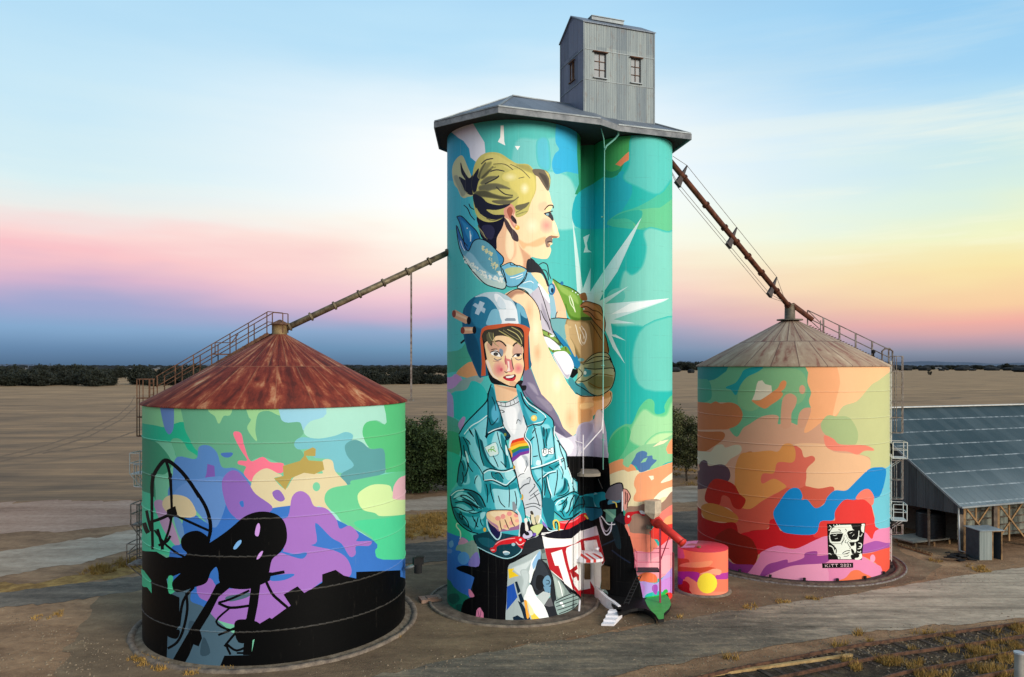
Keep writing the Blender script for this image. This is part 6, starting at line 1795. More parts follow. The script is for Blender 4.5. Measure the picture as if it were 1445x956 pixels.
# ---------------------------------------------------------------- ground
def warm(h, k): c_ = hx(h); return (min(.8, c_[0]*k*1.04), min(.8, c_[1]*k), min(.8, c_[2]*k*.94), 1)
def ground_mat(name, stops, scale=0.22, fine=0.5, stretch=None, rot=0.0, stones=True, bump=0.5, lift=1.0):
    t = NT(name); p = t.pos()
    q = t.mapping(p, stretch, (0, 0, rot)) if stretch else p
    n1 = t.noise(q, scale, 8, 0.62, 0.3); n2 = t.noise(p, 2.2, 8, 0.7); n3 = t.noise(p, 0.06, 3)
    f = t.math('ADD', t.math('MULTIPLY', n1, 0.55), t.math('ADD', t.math('MULTIPLY', n2, fine*0.5), t.math('MULTIPLY', n3, 0.25)))
    f = t.mapr(f, 0.34+fine*0.06, 0.62+fine*0.2)
    cr = t.n('ShaderNodeValToRGB', {0: f}); ramp(cr, [(a, warm(c, lift)) for a, c in stops])
    c = cr.outputs[0]
    if stones:
        v = t.n('ShaderNodeTexVoronoi', {0: p, 'Scale': 6.0}).outputs['Distance']
        g = t.mapr(t.noise(p, 7.0, 6, 0.85), 0.58, 0.72, 0.0, 0.55)
        c = t.mix(g, c, hx('#b3a48c')); g2 = t.mapr(t.noise(p, 4.5, 6, 0.85), 0.57, 0.70, 0.0, 0.6); c = t.mix(g2, c, hx('#3d3128'))
    t.col(c); t.rough(0.95); t.b.inputs['Specular IOR Level'].default_value = 0.1
    t.bump(t.math('ADD', n2, t.math('ADD', t.math('MULTIPLY', t.noise(p, 12, 4), 0.4), t.math('MULTIPLY', n1, 1.5))), min(1, bump*1.6), 0.10); return t.m
M_field = NT('stubble_field')
t = M_field; p = t.pos(); q = t.mapping(p, (0.12, 1.0, 1.0), (0, 0, R_(-3)))
rows = t.noise(q, 0.22, 6, 0.62, 0.4); rows2 = t.noise(t.mapping(p, (0.05, 1.0, 1.0), (0, 0, R_(4))), 1.3, 5, 0.6); big = t.noise(p, 0.03, 7, 0.7)
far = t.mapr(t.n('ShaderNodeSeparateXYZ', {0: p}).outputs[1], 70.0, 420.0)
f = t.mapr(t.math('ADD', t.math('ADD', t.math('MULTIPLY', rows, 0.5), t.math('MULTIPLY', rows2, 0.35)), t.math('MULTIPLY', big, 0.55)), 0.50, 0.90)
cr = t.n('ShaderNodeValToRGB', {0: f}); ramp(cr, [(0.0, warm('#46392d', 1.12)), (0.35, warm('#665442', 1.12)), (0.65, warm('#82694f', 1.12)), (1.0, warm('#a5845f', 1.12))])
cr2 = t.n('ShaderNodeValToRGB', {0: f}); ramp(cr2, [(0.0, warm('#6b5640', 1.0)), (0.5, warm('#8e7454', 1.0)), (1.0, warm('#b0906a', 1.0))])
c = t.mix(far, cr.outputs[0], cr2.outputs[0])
# faint wheel tracks
trk = t.n('ShaderNodeTexWave', {0: t.mapping(p, (1, 1, 1), (0, 0, R_(50))), 'Scale': 0.012, 'Distortion': 6.0, 'Detail': 3.0, 'Detail Scale': 0.6}).outputs['Fac']
tk_ = t.mapr(trk, 0.965, 0.995, 0.0, 0.35); c = t.mix(tk_, c, hx('#574a3c'))
t.col(c); t.rough(0.95); t.bump(t.noise(p, 3, 6, 0.7), 0.6, 0.1); M_field = t.m
M_earth = ground_mat('bare_earth', [(0.0, '#4e3d2f'), (0.35, '#6b5542'), (0.7, '#856c54'), (1.0, '#a1886b')], 0.35, 0.6, (0.7, 1.4, 1), R_(-18), lift=1.45)
M_hard = ground_mat('hardstand', [(0.0, '#493d32'), (0.5, '#655645'), (1.0, '#80705a')], 0.45, 0.5, (0.6, 1.3, 1), R_(-18), True, 0.3, lift=1.45)
M_pale = ground_mat('pale_gravel', [(0.0, '#6f6252'), (0.45, '#978878'), (1.0, '#bcae9c')], 0.45, 0.5, (0.4, 1.2, 1), R_(-14), True, 0.3, lift=1.25)
M_seal = ground_mat('worn_asphalt', [(0.0, '#3a3733'), (0.4, '#524d47'), (0.75, '#6f675d'), (1.0, '#93866f')], 0.6, 0.6, (0.35, 1.4, 1), R_(-17), True, 0.4, lift=1.3)
M_pink = ground_mat('salty_earth', [(0.0, '#5d493d'), (0.4, '#8e7566'), (0.75, '#a68f80'), (1.0, '#d0c4b8')], 0.2, 0.6, (0.3, 1.4, 1), R_(-8), lift=1.2)
M_ball = ground_mat('ballast', [(0.0, '#241f1b'), (0.5, '#3d352d'), (1.0, '#665946')], 0.8, 0.9, None, 0, True, 0.9)
M_dry = ground_mat('dry_grass_ground', [(0.0, '#4c3a26'), (0.5, '#7a5f38'), (1.0, '#a98a52')], 0.9, 0.9, lift=1.2)

def strip(name, top, bot, mat, z, seg=1.2, rag=0.5, seed=1, label=None):
    """sheet between two edge polylines (photo survey points), ragged organic margins"""
    rnd = random.Random(seed)
    def line(pts):
        w_ = [G(x, y) for x, y in pts]; o = []
        for i in range(len(w_)-1):
            n = 24
            for k in range(n): o.append(w_[i].lerp(w_[i+1], k/n))
        o.append(w_[-1]); return o
    def resamp(l, n):
        L = [0]
        for i in range(len(l)-1): L.append(L[-1]+(l[i+1]-l[i]).length)
        o = []; j = 0
        for k in range(n+1):
            d = L[-1]*k/n
            while j < len(L)-2 and L[j+1] < d: j += 1
            f = (d-L[j])/max(1e-6, L[j+1]-L[j]); o.append(l[j].lerp(l[j+1], min(1, f)))
        return o
    a, b = line(top), line(bot); n = int(max(sum((a[i+1]-a[i]).length for i in range(len(a)-1)), 10)/0.35); n = min(n, 500)
    a, b = resamp(a, n), resamp(b, n); m = MB()
    for i in range(n+1):
        for k, (p_, s_) in enumerate(((a[i], 1), (b[i], -1))):
            d = (a[i]-b[i]).normalized()*s_
            p_ = p_+d*rag*(noise.noise(Vector((p_.x*0.5, p_.y*0.5, seed)))*1.2+noise.noise(Vector((p_.x*2.3, p_.y*2.3, seed+9)))*0.6+0.25*rnd.uniform(-1, 1))
            m.v.append((p_.x, p_.y, z))
    for i in range(n): m.f.append((2*i, 2*i+2, 2*i+3, 2*i+1)); m.m.append(0)
    o = m.build(name, mat); o['kind'] = 'structure'; return o
g = MB(); g.poly([(-7000, -200, 0), (7000, -200, 0), (7000, 9500, 0), (-7000, 9500, 0)]); o = g.build('ground', M_earth); o['kind'] = 'structure'
def sheet(name, px, mat, z, rag=0.5):  # closed outline in survey points
    w_ = [G(x, y) for x, y in px]; pts = []
    for i in range(len(w_)):
        a, b = w_[i], w_[(i+1) % len(w_)]; n = max(1, int((b-a).length/0.5)); n = min(n, 200)
        for k in range(n):
            p_ = a.lerp(b, k/n); e_ = rag*noise.noise(Vector((p_.x*0.6, p_.y*0.6, z*50)))*1.6+rag*0.5*noise.noise(Vector((p_.x*3, p_.y*3, 2))); pts.append(Vector((p_.x+e_*0.6, p_.y+e_, z)))
    tris = geometry.tessellate_polygon([pts]); m = MB(); m.v = [tuple(p_) for p_ in pts]; m.f = [tuple(t_) for t_ in tris]; m.m = [0]*len(m.f)
    o = m.build(name, mat); o['kind'] = 'structure'; return o
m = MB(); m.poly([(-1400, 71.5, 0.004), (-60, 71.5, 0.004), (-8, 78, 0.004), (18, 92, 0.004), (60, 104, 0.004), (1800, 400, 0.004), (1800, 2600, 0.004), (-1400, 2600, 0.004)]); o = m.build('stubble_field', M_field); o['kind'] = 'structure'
sheet('salt_scald', [(-500, 711), (200, 707), (575, 700), (575, 716), (200, 742), (-500, 782)], M_pink, 0.008, 1.2)
strip('gravel_road', [(-700, 830), (0, 778), (100, 764), (200, 746), (575, 706), (640, 698), (960, 687), (1250, 678), (1900, 668)],
      [(-700, 890), (0, 814), (100, 797), (200, 774), (575, 721), (640, 718), (960, 709), (1250, 697), (1900, 684)], M_pale, 0.012, rag=0.7, seed=2)
strip('asphalt_road', [(-700, 905), (0, 836), (100, 825), (200, 812), (575, 768), (640, 760), (960, 722), (1250, 706), (1600, 698)],
      [(-700, 940), (0, 860), (100, 848), (200, 834), (575, 797), (640, 790), (960, 765), (1250, 742), (1600, 724)], M_seal, 0.016, rag=0.5, seed=3)
strip('dry_verge', [(-300, 830), (60, 822), (200, 790), (575, 727), (640, 722), (800, 715)], [(-300, 840), (60, 835), (200, 810), (575, 758), (640, 752), (800, 738)], M_dry, 0.010, rag=0.8, seed=4)
sheet('hardstand', [(120, 860), (160, 830), (200, 838), (575, 800), (640, 792), (955, 770), (1100, 760), (1250, 768), (1330, 800), (1300, 818), (1200, 839), (1107, 850), (1000, 868), (938, 876), (900, 886), (780, 905), (640, 932), (560, 950), (480, 975), (300, 1010), (120, 1010), (90, 930)], M_hard, 0.008, 0.5)
t = NT('service_road_mix'); p = t.pos()
al = t.n('ShaderNodeVectorMath', {0: p, 1: tuple(U)}, operation='DOT_PRODUCT').outputs['Value']
q = t.mapping(p, (0.42, 1.3, 1), (0, 0, R_(-19)))
n1 = t.noise(q, 0.5, 8, 0.65, 0.3); n2 = t.noise(p, 3.0, 8, 0.7); n3 = t.noise(q, 1.6, 4, 0.6)
f = t.mapr(t.math('ADD', t.math('MULTIPLY', n1, .5), t.math('ADD', t.math('MULTIPLY', n2, .3), t.math('MULTIPLY', n3, .3))), .38, .74)
dk = t.n('ShaderNodeValToRGB', {0: f}); ramp(dk, [(0, warm('#3b3833', 1.4)), (.45, warm('#57524a', 1.4)), (.8, warm('#776c5c', 1.4)), (1, warm('#9a8c76', 1.4))])
pl_ = t.n('ShaderNodeValToRGB', {0: f}); ramp(pl_, [(0, warm('#71685c', 1.3)), (.5, warm('#978b7c', 1.3)), (1, warm('#b9ab98', 1.25))])
rut = t.mapr(t.noise(t.mapping(p, (0.05, 2.6, 1), (0, 0, R_(-19))), 1.1, 3, .5), .55, .68, 0, .45)
mx = t.mapr(t.math('ADD', al, t.math('MULTIPLY', t.noise(q, .8, 5, .6), 14.0)), 31.0, 40.0)
c = t.mix(rut, t.mix(mx, dk.outputs[0], pl_.outputs[0]), hx('#4a4036')); g_ = t.mapr(t.noise(p, 7.0, 6, .85), .56, .70, 0, .7); c = t.mix(g_, c, hx('#b9ab94')); g_ = t.mapr(t.noise(p, 5.0, 6, .85), .57, .70, 0, .7); c = t.mix(g_, c, hx('#3a322a'))
t.col(c); t.rough(.95); t.b.inputs['Specular IOR Level'].default_value = .1; t.bump(t.math('ADD', n2, n3), .5, .05)
strip('service_road', [(300, 1020), (480, 966), (560, 946), (640, 930), (780, 905), (900, 886), (1000, 868), (1107, 851), (1200, 840), (1266, 828), (1350, 814), (1445, 801), (1700, 774)],
      [(300, 1150), (480, 1060), (560, 1020), (640, 1000), (800, 968), (900, 947), (1013, 924), (1126, 907), (1239, 892), (1353, 881), (1445, 872), (1700, 846)], t.m, 0.020, rag=0.35, seed=5)
M_trk = simple('track_earth', hx('#5d4a38'), hx('#7a6248'), 1.2, .95)
for k_, (tp) in enumerate(([(0, 645), (60, 630), (120, 611), (165, 588), (183, 572), (190, 560)], [(0, 652), (66, 636), (126, 616), (172, 592), (192, 574), (198, 562)], [(60, 640), (130, 630), (200, 606), (300, 590)])):
    strip('wheel_track', [(x, y-.9) for x, y in tp], [(x, y+1.0) for x, y in tp], M_trk, 0.008, rag=0.7, seed=20+k_)
strip('rail_bed', [(900, 1000), (1000, 952), (1107, 936), (1230, 912), (1353, 894), (1445, 880), (1700, 850)],
      [(900, 1300), (1000, 1250), (1107, 1200), (1230, 1150), (1353, 1100), (1445, 1050), (1700, 1000)], M_ball, 0.024, rag=0.4, seed=7)
# railway: two rails on timber sleepers, then the near rail of a second track
trk = thing('railway_track', 'rusty railway track crossing the near right corner, partly overgrown', 'railway track', tuple(G(1300, 920)), 'railway tracks')
def railline(px, z=0.16):
    return [G(x, y, z) for x, y in px]
M_rl = simple('rail_steel', hx('#3a2a22'), hx('#6a4c3a'), 4, 0.6, 0.4)
r1 = railline([(900, 975), (1050, 942), (1210, 911), (1445, 879), (1750, 838)]); r2 = [p_+Vector((0.36, -1.38, 0)) for p_ in r1]
for r in (r1, r2):
    m = MB()
    for i in range(len(r)-1): m.bar(r[i], r[i+1], 0.075, 0.14)
    m.build('rail', M_rl, trk)
M_slp = simple('sleeper_wood', hx('#2e2620'), hx('#51453a'), 3, 0.9, 0, bump=0.5)
m = MB(); L_ = 0
for i in range(len(r1)-1):
    n_ = int((r1[i+1]-r1[i]).length/0.7); d_ = (r1[i+1]-r1[i]).normalized(); nn = Vector((d_.y, -d_.x, 0))
    for k in range(n_):
        c_ = r1[i].lerp(r1[i+1], k/n_).lerp(r2[i].lerp(r2[i+1], k/n_), 0.5); c_.z = -0.005; m.box(c_+Vector((random.uniform(-.05, .05), 0, random.uniform(-.02, .02))), 2.3, 0.22, 0.1, nn, d_)
m.build('sleepers', M_slp, trk)
trk2 = thing('railway_track', 'nearer rusty rail running across the bottom right corner', 'railway track', tuple(G(1400, 935)), 'railway tracks')
r3 = railline([(1050, 1010), (1277, 949), (1445, 918), (1750, 866)]); r4 = [p_+Vector((0.4, -1.38, 0)) for p_ in r3]
for r in (r3, r4):
    m = MB()
    for i in range(len(r)-1): m.bar(r[i], r[i+1], 0.075, 0.14)
    m.build('rail', M_rl, trk2)
m = MB(); a_, b_ = G(990, 955, .06), G(1202, 925, .06); m.bar(a_, b_, 0.16, 0.14); o = m.build('timber_edging', simple('old_timber', hx('#8a6f48'), hx('#b89a68'), 3, 0.85), None)
tag(o, 'long pale timber baulk lying beside the railway track', 'timber')
post = thing('marker_post', 'stout grey post with a flat pale top at the bottom right edge', 'post', tuple(G(1437, 1010)))
c_ = G(1438, 1000); m = MB(); c_ = Vector((18.4*1.0, 0, 0)); d0 = 27.0; c_ = Vector(((1438-CX)/FPX*d0, d0, 0))
m.lathe((c_.x, c_.y, 0), [(0.15, 0), (0.15, HT(13, 516, 922, d0)), (0.13, HT(13, 516, 921, d0)+0.02)], 16); pb = m.build('shaft', flat('post_grey', '#8b8880', 0.8), post, True)
m = MB(); zt_ = HT(13, 516, 921, d0)+0.02; m.lathe((c_.x, c_.y, zt_), [(0.17, -.06), (0.17, 0.0), (0, 0.01)], 16); m.build('cap', flat('post_cap', '#aab0b4', 0.6), post)
post.location = (c_.x, c_.y, 0)
for ch in post.children: ch.location = (-c_.x, -c_.y, 0)

# concrete block with iron lid near the ring and small stub
m = MB(); c_ = G(607, 848); m.box((c_.x, c_.y, 0.1), 1.15, 0.8, 0.18, U, V); m.box((c_.x+.1, c_.y, 0.21), 0.6, 0.5, 0.05, U, V); o = m.build('concrete_block', simple('block_conc', hx('#7a5f50'), hx('#9a8070'), 2, 0.9), None)
tag(o, 'low brown concrete slab on the ground between the rust-roofed bin and the tall silo', 'slab')
m = MB(); c_ = G(817, 864); m.bar((c_.x, c_.y, 0), (c_.x+.05, c_.y, .62), 0.09); o = m.build('stub_post', M_white, None); tag(o, 'short white stub post beside the foot of the tall silo', 'post')

# small pipe barrier at far left
br = thing('pipe_barrier', 'bent grey pipe barrier standing on the verge left of the rust-roofed bin', 'barrier', tuple(G(192, 798)))
m = MB(); a_, b_ = G(183, 797), G(200, 800)
a_ = G(183, 798); b_ = Vector((a_.x+0.75, a_.y+0.3, 0)); m.tube([a_, a_+K*0.95, a_.lerp(b_, 0.5)+K*1.3, b_+K*1.35, b_], 0.035, 6); m.build('rail', M_rail, br)
m = MB(); m.tube([a_+K*.5, b_+K*.85], 0.03, 6); m.build('cross_rail', M_rail, br)

# ---------------------------------------------------------------- iron shed
shed = thing('grain_shed', 'long low corrugated iron shed with a blue-grey roof and open timber sides', 'shed', (30.9, 52.8, 0))
S0 = Vector((30.9, 52.8, 0))
def Sh(u, v, z): q = S0+U*u+V*v; return Vector((q.x, q.y, z))
SZ, SR, SW, SLn = 3.5, 9.5, 9.4, 46
t = NT('shed_roof_iron'); p = t.pos(); u_ = t.n('ShaderNodeVectorMath', {0: p, 1: tuple(U)}, operation='DOT_PRODUCT').outputs['Value']; z = t.n('ShaderNodeSeparateXYZ', {0: p}).outputs[2]
rowf = t.math('DIVIDE', z, 0.86); row = t.math('FLOOR', rowf); cell = t.n('ShaderNodeCombineXYZ', {0: t.math('FLOOR', t.math('DIVIDE', u_, 0.76)), 1: row, 2: 0.0}).outputs[0]
wn = t.n('ShaderNodeTexWhiteNoise', {0: cell}).outputs[0]; big = t.noise(p, 0.25, 4)
low = t.mapr(z, 3.5, 5.6, 0.65, 0.0)
f = t.math('ADD', t.math('MULTIPLY', wn, 0.16), t.math('ADD', t.math('MULTIPLY', big, 0.45), low)); f = t.mapr(f, 0.22, 1.05)
rs_ = t.mapr(t.noise(t.mapping(p, (1.5, 1.5, .5)), 1.8, 7, .7), .58, .76, 0, .45)
c = t.mix(rs_, t.mix(f, hx('#283b41'), hx('#69767a')), hx('#57493e'))
fr = t.math('FRACT', rowf); ln = t.math('LESS_THAN', fr, 0.07)
dash = t.mapr(t.noise(t.mapping(p, (1, 1, .1)), 2.3, 4, 0.7), 0.42, 0.58, 0.15, 1.0)
c = t.mix(t.math('MULTIPLY', t.math('MULTIPLY', ln, dash), 0.6), c, hx('#b0b8ba'))
sheetl = t.math('LESS_THAN', t.math('FRACT', t.math('DIVIDE', u_, 0.76)), 0.08)
c = t.mix(t.math('MULTIPLY', sheetl, t.math('ADD', 0.04, t.math('MULTIPLY', low, 0.7))), c, hx('#3a454c'))
t.col(c); t.rough(0.65); t.b.inputs['Metallic'].default_value = 0.05; t.bump(t.math('SINE', t.math('MULTIPLY', u_, 2*math.pi/0.15)), 0.4, 0.02); M_shroof = t.m
m = MB()
m.poly([Sh(-0.3, -0.3, SZ-0.19), Sh(SLn, -0.3, SZ-0.19), Sh(SLn, SW, SR), Sh(-0.3, SW, SR)]); m.poly([Sh(-0.3, SW, SR), Sh(SLn, SW, SR), Sh(SLn, 2*SW, SZ), Sh(-0.3, 2*SW, SZ)])
m.poly([Sh(-0.3, -0.3, SZ-0.24), Sh(SLn, -0.3, SZ-0.24), Sh(SLn, SW, SR-0.05), Sh(-0.3, SW, SR-0.05)]); 
sroof = m.build('roof', M_shroof, shed)
m = MB(); m.bar(Sh(-0.3, SW, SR+0.05), Sh(SLn, SW, SR+0.05), 0.5, 0.08); m.build('ridge_cap', M_railpale, sroof)
m = MB(); m.bar(Sh(-.3, -.36, SZ-.22), Sh(SLn, -.36, SZ-.22), 0.16, 0.12); m.bar(Sh(-.32, -.3, SZ-.2), Sh(-.32, SW, SR), 0.08, 0.14); m.build('gutter', M_galv, sroof)
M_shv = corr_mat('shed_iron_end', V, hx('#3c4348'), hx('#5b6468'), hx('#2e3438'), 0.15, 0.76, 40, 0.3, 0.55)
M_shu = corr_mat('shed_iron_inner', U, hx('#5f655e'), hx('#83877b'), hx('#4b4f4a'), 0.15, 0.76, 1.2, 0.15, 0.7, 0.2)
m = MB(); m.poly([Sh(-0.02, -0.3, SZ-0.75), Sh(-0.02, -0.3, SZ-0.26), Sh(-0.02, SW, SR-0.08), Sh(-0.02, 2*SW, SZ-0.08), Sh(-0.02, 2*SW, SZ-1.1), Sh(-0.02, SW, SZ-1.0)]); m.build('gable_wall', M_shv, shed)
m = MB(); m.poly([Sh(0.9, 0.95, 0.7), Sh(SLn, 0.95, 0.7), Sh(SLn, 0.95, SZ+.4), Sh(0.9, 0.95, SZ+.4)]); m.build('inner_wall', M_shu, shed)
M_tim = simple('shed_timber', hx('#6a5238'), hx('#a08058'), 3, 0.85, 0)
M_timg = simple('shed_timber_grey', hx('#4a4038'), hx('#75685a'), 3, 0.9, 0)
m = MB()
for k in range(14):
    z = 0.9+k*0.0
for z in (0.95, 1.5, 2.05, 2.6): m.bar(Sh(0.9, 0.88, z), Sh(SLn, 0.88, z), 0.06, 0.07)
m.build('girt', M_timg, shed)
for k in range(14):
    u0 = 0.25+k*3.25; m = MB(); m.bar(Sh(u0, 0.15, 0), Sh(u0, 0.15, SZ-.15), 0.26, 0.26); 
    m.build('post', M_timg, shed)
    m = MB(); m.bar(Sh(u0+0.45, 0.25, 0), Sh(u0+0.45, 0.25, SZ-.15), 0.16, 0.16)
    m.bar(Sh(u0+1.75, 0.4, 0.4), Sh(u0+1.75, 0.4, SZ-.2), 0.1, 0.1); m.bar(Sh(u0+.5, 0.3, SZ-.28), Sh(u0+3.2, 0.3, SZ-.28), 0.1, 0.12); m.build('stud', M_tim, shed)
    m = MB(); m.bar(Sh(u0+0.5, 0.22, SZ-.35), Sh(u0+3.1, 0.22, 0.55), 0.08, 0.11); m.build('brace', M_tim, shed)
    m = MB(); m.bar(Sh(u0+0.5, 0.34, 0.55), Sh(u0+3.1, 0.34, SZ-.35), 0.08, 0.11); m.build('brace', M_tim, shed)
m = MB()
for z in (0.6, 1.1, 1.6, 2.1, 2.6): m.bar(Sh(3.5, 1.2, z), Sh(3.5, 2*SW, z), 0.05, 0.12)
m.poly([Sh(3.6, 1.0, 0), Sh(3.6, 2*SW, 0), Sh(3.6, 2*SW, SZ+3), Sh(3.6, 1.0, SZ+0.6)]); m.build('inner_partition', flat('partition', '#5a554c', 0.9), shed)
for v_ in (2.6, 5.6, 9.0, 12.5, 16, 18.6):
    m = MB(); m.bar(Sh(0.1, v_, 0), Sh(0.1, v_, SZ-.6), 0.14, 0.14); m.build('post', M_timg, shed)
m = MB(); m.poly([Sh(SLn, 0, 0), Sh(SLn, 2*SW, 0), Sh(SLn, 2*SW, SZ), Sh(SLn, SW, SR), Sh(SLn, 0, SZ)]); m.poly([Sh(0, 2*SW-.05, 0), Sh(SLn, 2*SW-.05, 0), Sh(SLn, 2*SW-.05, SZ), Sh(0, 2*SW-.05, SZ)]); m.build('rear_wall', M_shu, shed)
m = MB(); m.tube([Sh(-.1, 0.0, SZ-.3), Sh(-.1, -.05, 0.25), Sh(0.4, -0.6, 0.12), Sh(1.0, -1.0, .12)], 0.06, 8); m.build('downpipe', M_railpale, shed, True)

# black water tank on a timber stand
dT = 55.6
wt = thing('water_tank', 'black ribbed round water tank standing at the open end of the shed', 'water tank', tuple(P(1312, 757, dT)))
c_ = P(1313, 757, dT+0.9); rt_ = 0.96; hb = c_.z; m = MB(); prof = [(rt_, 0)]
for k in range(16): prof += [(rt_, 1.75*(k+.2)/16), (rt_+.035, 1.75*(k+.5)/16), (rt_, 1.75*(k+.8)/16)]
prof += [(rt_, 1.78), (rt_-.25, 1.92), (0, 2.0)]
m.lathe(c_, prof, 40); m.build('tank_body', flat('black_poly', '#202428', 0.35), wt, True)
m = MB(); m.lathe(c_+K*1.96, [(0.3, 0), (0.3, .1), (0, .12)], 16); m.build('hatch', M_dark, wt)
st = thing('tank_stand', 'low timber stand with a pale deck beneath the black water tank', 'stand', (c_.x, c_.y, 0))
m = MB(); m.box((c_.x-0.9, c_.y-0.15, hb-0.06), 3.6, 2.1, 0.1, U, V); m.build('deck', simple('deck_grey', hx('#7f8078'), hx('#9b9a90'), 2, .8), st)
for a_, b_ in ((-2.5, -.9), (-.9, -1.0), (.75, -.85), (-2.5, .8), (.75, .8)):
    m = MB(); q = Vector((c_.x-.0, c_.y-.15, 0))+U*a_+V*b_; m.bar(q, q+K*(hb-.1), 0.12); m.build('leg', M_tim, st)
ld = thing('ladder', 'wooden ladder lying flat on the ground in front of the tank stand', 'ladder', tuple(G(1290, 777)))
a_, b_ = G(1267, 769, .08), G(1315, 784, .08); w_ = Vector((0.25, 0.42, 0)); m = MB(); m.bar(a_, b_, .07, .1); m.bar(a_+w_, b_+w_, .07, .1); m.build('side_rails', M_tim, ld)
m = MB()
for k in range(11): q = a_.lerp(b_, (k+.5)/11); m.bar(q, q+w_, 0.06)
m.build('rungs', M_tim, ld)
# privy-like iron cabinet
hut = thing('iron_cabinet', 'small open-fronted corrugated iron cabinet standing beside the shed', 'cabinet', tuple(G(1393, 790)))
q0 = G(1382.5, 791); h_ = 1.95; sU, sV = Vector((.96, .1, 0)), Vector((-.35, .93, 0))
def Hq(u, v, z): return q0+sU*u+sV*v+K*z
M_hut = corr_mat('cabinet_iron', sU, hx('#6f7a78'), hx('#8d9692'), hx('#59625f'), 0.1, 0.5, 5, .2, .6)
m = MB(); m.poly([Hq(0, 0, 0), Hq(.92, -0.02, 0), Hq(.92, -0.02, h_), Hq(0, 0, h_)]); m.build('door', M_hut, hut)
m = MB()
m.hexa([Hq(-.03, .02, 0), Hq(.0, .02, 0), Hq(.0, 1.0, 0), Hq(-.03, 1.0, 0)], [Hq(-.03, .02, h_), Hq(.0, .02, h_), Hq(.0, 1.0, h_+.1), Hq(-.03, 1.0, h_+.1)])
m.hexa([Hq(1.62, .02, 0), Hq(1.65, .02, 0), Hq(1.65, 1.0, 0), Hq(1.62, 1.0, 0)], [Hq(1.62, .02, h_), Hq(1.65, .02, h_), Hq(1.65, 1.0, h_+.1), Hq(1.62, 1.0, h_+.1)])
m.hexa([Hq(0, .98, 0), Hq(1.65, .98, 0), Hq(1.65, 1.0, 0), Hq(0, 1.0, 0)], [Hq(0, .98, h_+.1), Hq(1.65, .98, h_+.1), Hq(1.65, 1.0, h_+.1), Hq(0, 1.0, h_+.1)])
m.build('side_wall', flat('cab_side', '#3c464c', 0.6, .2), hut)
m = MB(); m.hexa([Hq(-.1, -.12, h_), Hq(1.75, -.12, h_), Hq(1.75, 1.1, h_+.12), Hq(-.1, 1.1, h_+.12)], [Hq(-.1, -.12, h_+.04), Hq(1.75, -.12, h_+.04), Hq(1.75, 1.1, h_+.16), Hq(-.1, 1.1, h_+.16)]); m.build('roof', M_galv, hut)
m = MB()
for u_ in (.95, 1.63): m.bar(Hq(u_, 0, 0), Hq(u_, 0, h_), .07)
m.bar(Hq(.95, 0, h_-.04), Hq(1.63, 0, h_-.04), .07); m.build('door_frame', M_tim, hut)
# scrap heap near the shed corner
m = MB(); rnd = random.Random(4)
for k in range(16):
    q = G(1335+rnd.uniform(0, 38), 786+rnd.uniform(-2, 7)); a_ = rnd.uniform(0, 3); m.box(q+K*rnd.uniform(.05, .3), rnd.uniform(.3, 1.1), rnd.uniform(.1, .4), .06, Vector((math.cos(a_), math.sin(a_), rnd.uniform(-.3, .3))).normalized(), Vector((-math.sin(a_), math.cos(a_), 0)))
o = m.build('scrap_heap', M_dark, None); tag(o, 'heap of dark scrap boards at the corner of the shed', 'scrap'); 
# ---------------------------------------------------------------- vegetation
def leaf_mat(name, c1, c2, c3):
    t = NT(name); p = t.pos(); n = t.noise(p, 0.9, 3); n2 = t.noise(p, 7, 2)
    oi = t.n('ShaderNodeObjectInfo').outputs['Random']
    f = t.mapr(t.math('ADD', t.math('MULTIPLY', n, .7), t.math('MULTIPLY', n2, .3)), .35, .65)
    c = t.mix(f, hx(c1), hx(c2)); c = t.mix(t.mapr(n2, .55, .75), c, hx(c3))
    c = t.n('ShaderNodeHueSaturation', {'Hue': 0.5, 'Saturation': 1.0, 'Value': t.mapr(oi, 0, 1, .8, 1.2), 'Fac': 1.0, 'Color': c}).outputs[0]
    t.col(c); t.rough(0.7); return t.m
M_leaf = leaf_mat('leaf_dark', '#232f16', '#35451e', '#4b5a2a'); M_leafgum = leaf_mat('leaf_olive', '#393c22', '#565832', '#77733f')
M_leaffar = leaf_mat('leaf_far', '#181d17', '#262b20', '#34362a')
M_bark = simple('bark', hx('#2e241c'), hx('#57493a'), 3, 0.9)
def crown(seed, H, Rr, base, nclump, nleaf, lsz, squash=0.75, clr=0.22, hollow=0.25):
    rnd = random.Random(seed); m = MB(); cl = []
    for _ in range(nclump):
        while True:
            x, y, z = rnd.uniform(-1, 1), rnd.uniform(-1, 1), rnd.uniform(-1, 1); d = x*x+y*y+z*z
            if hollow < d < 1: break
        cl.append(Vector((x*Rr, y*Rr, base+(H-base)*(0.5+0.5*z*squash*1.25))))
    for c in cl:
        r = Rr*clr*rnd.uniform(.7, 1.4)
        for _ in range(nleaf):
            v = Vector((rnd.gauss(0, 1), rnd.gauss(0, 1), rnd.gauss(0, .75)))*r*.55; p_ = c+v
            if p_.z < base*.6: continue
            a = Vector((rnd.uniform(-1, 1), rnd.uniform(-1, 1), rnd.uniform(-.7, .7))).normalized(); b = a.cross(Vector((rnd.uniform(-1, 1), rnd.uniform(-1, 1), rnd.uniform(-1, 1)))).normalized()
            s_ = lsz*rnd.uniform(.6, 1.3); m.poly([p_-a*s_, p_-b*s_*.5, p_+a*s_, p_+b*s_*.5])
    return m, cl
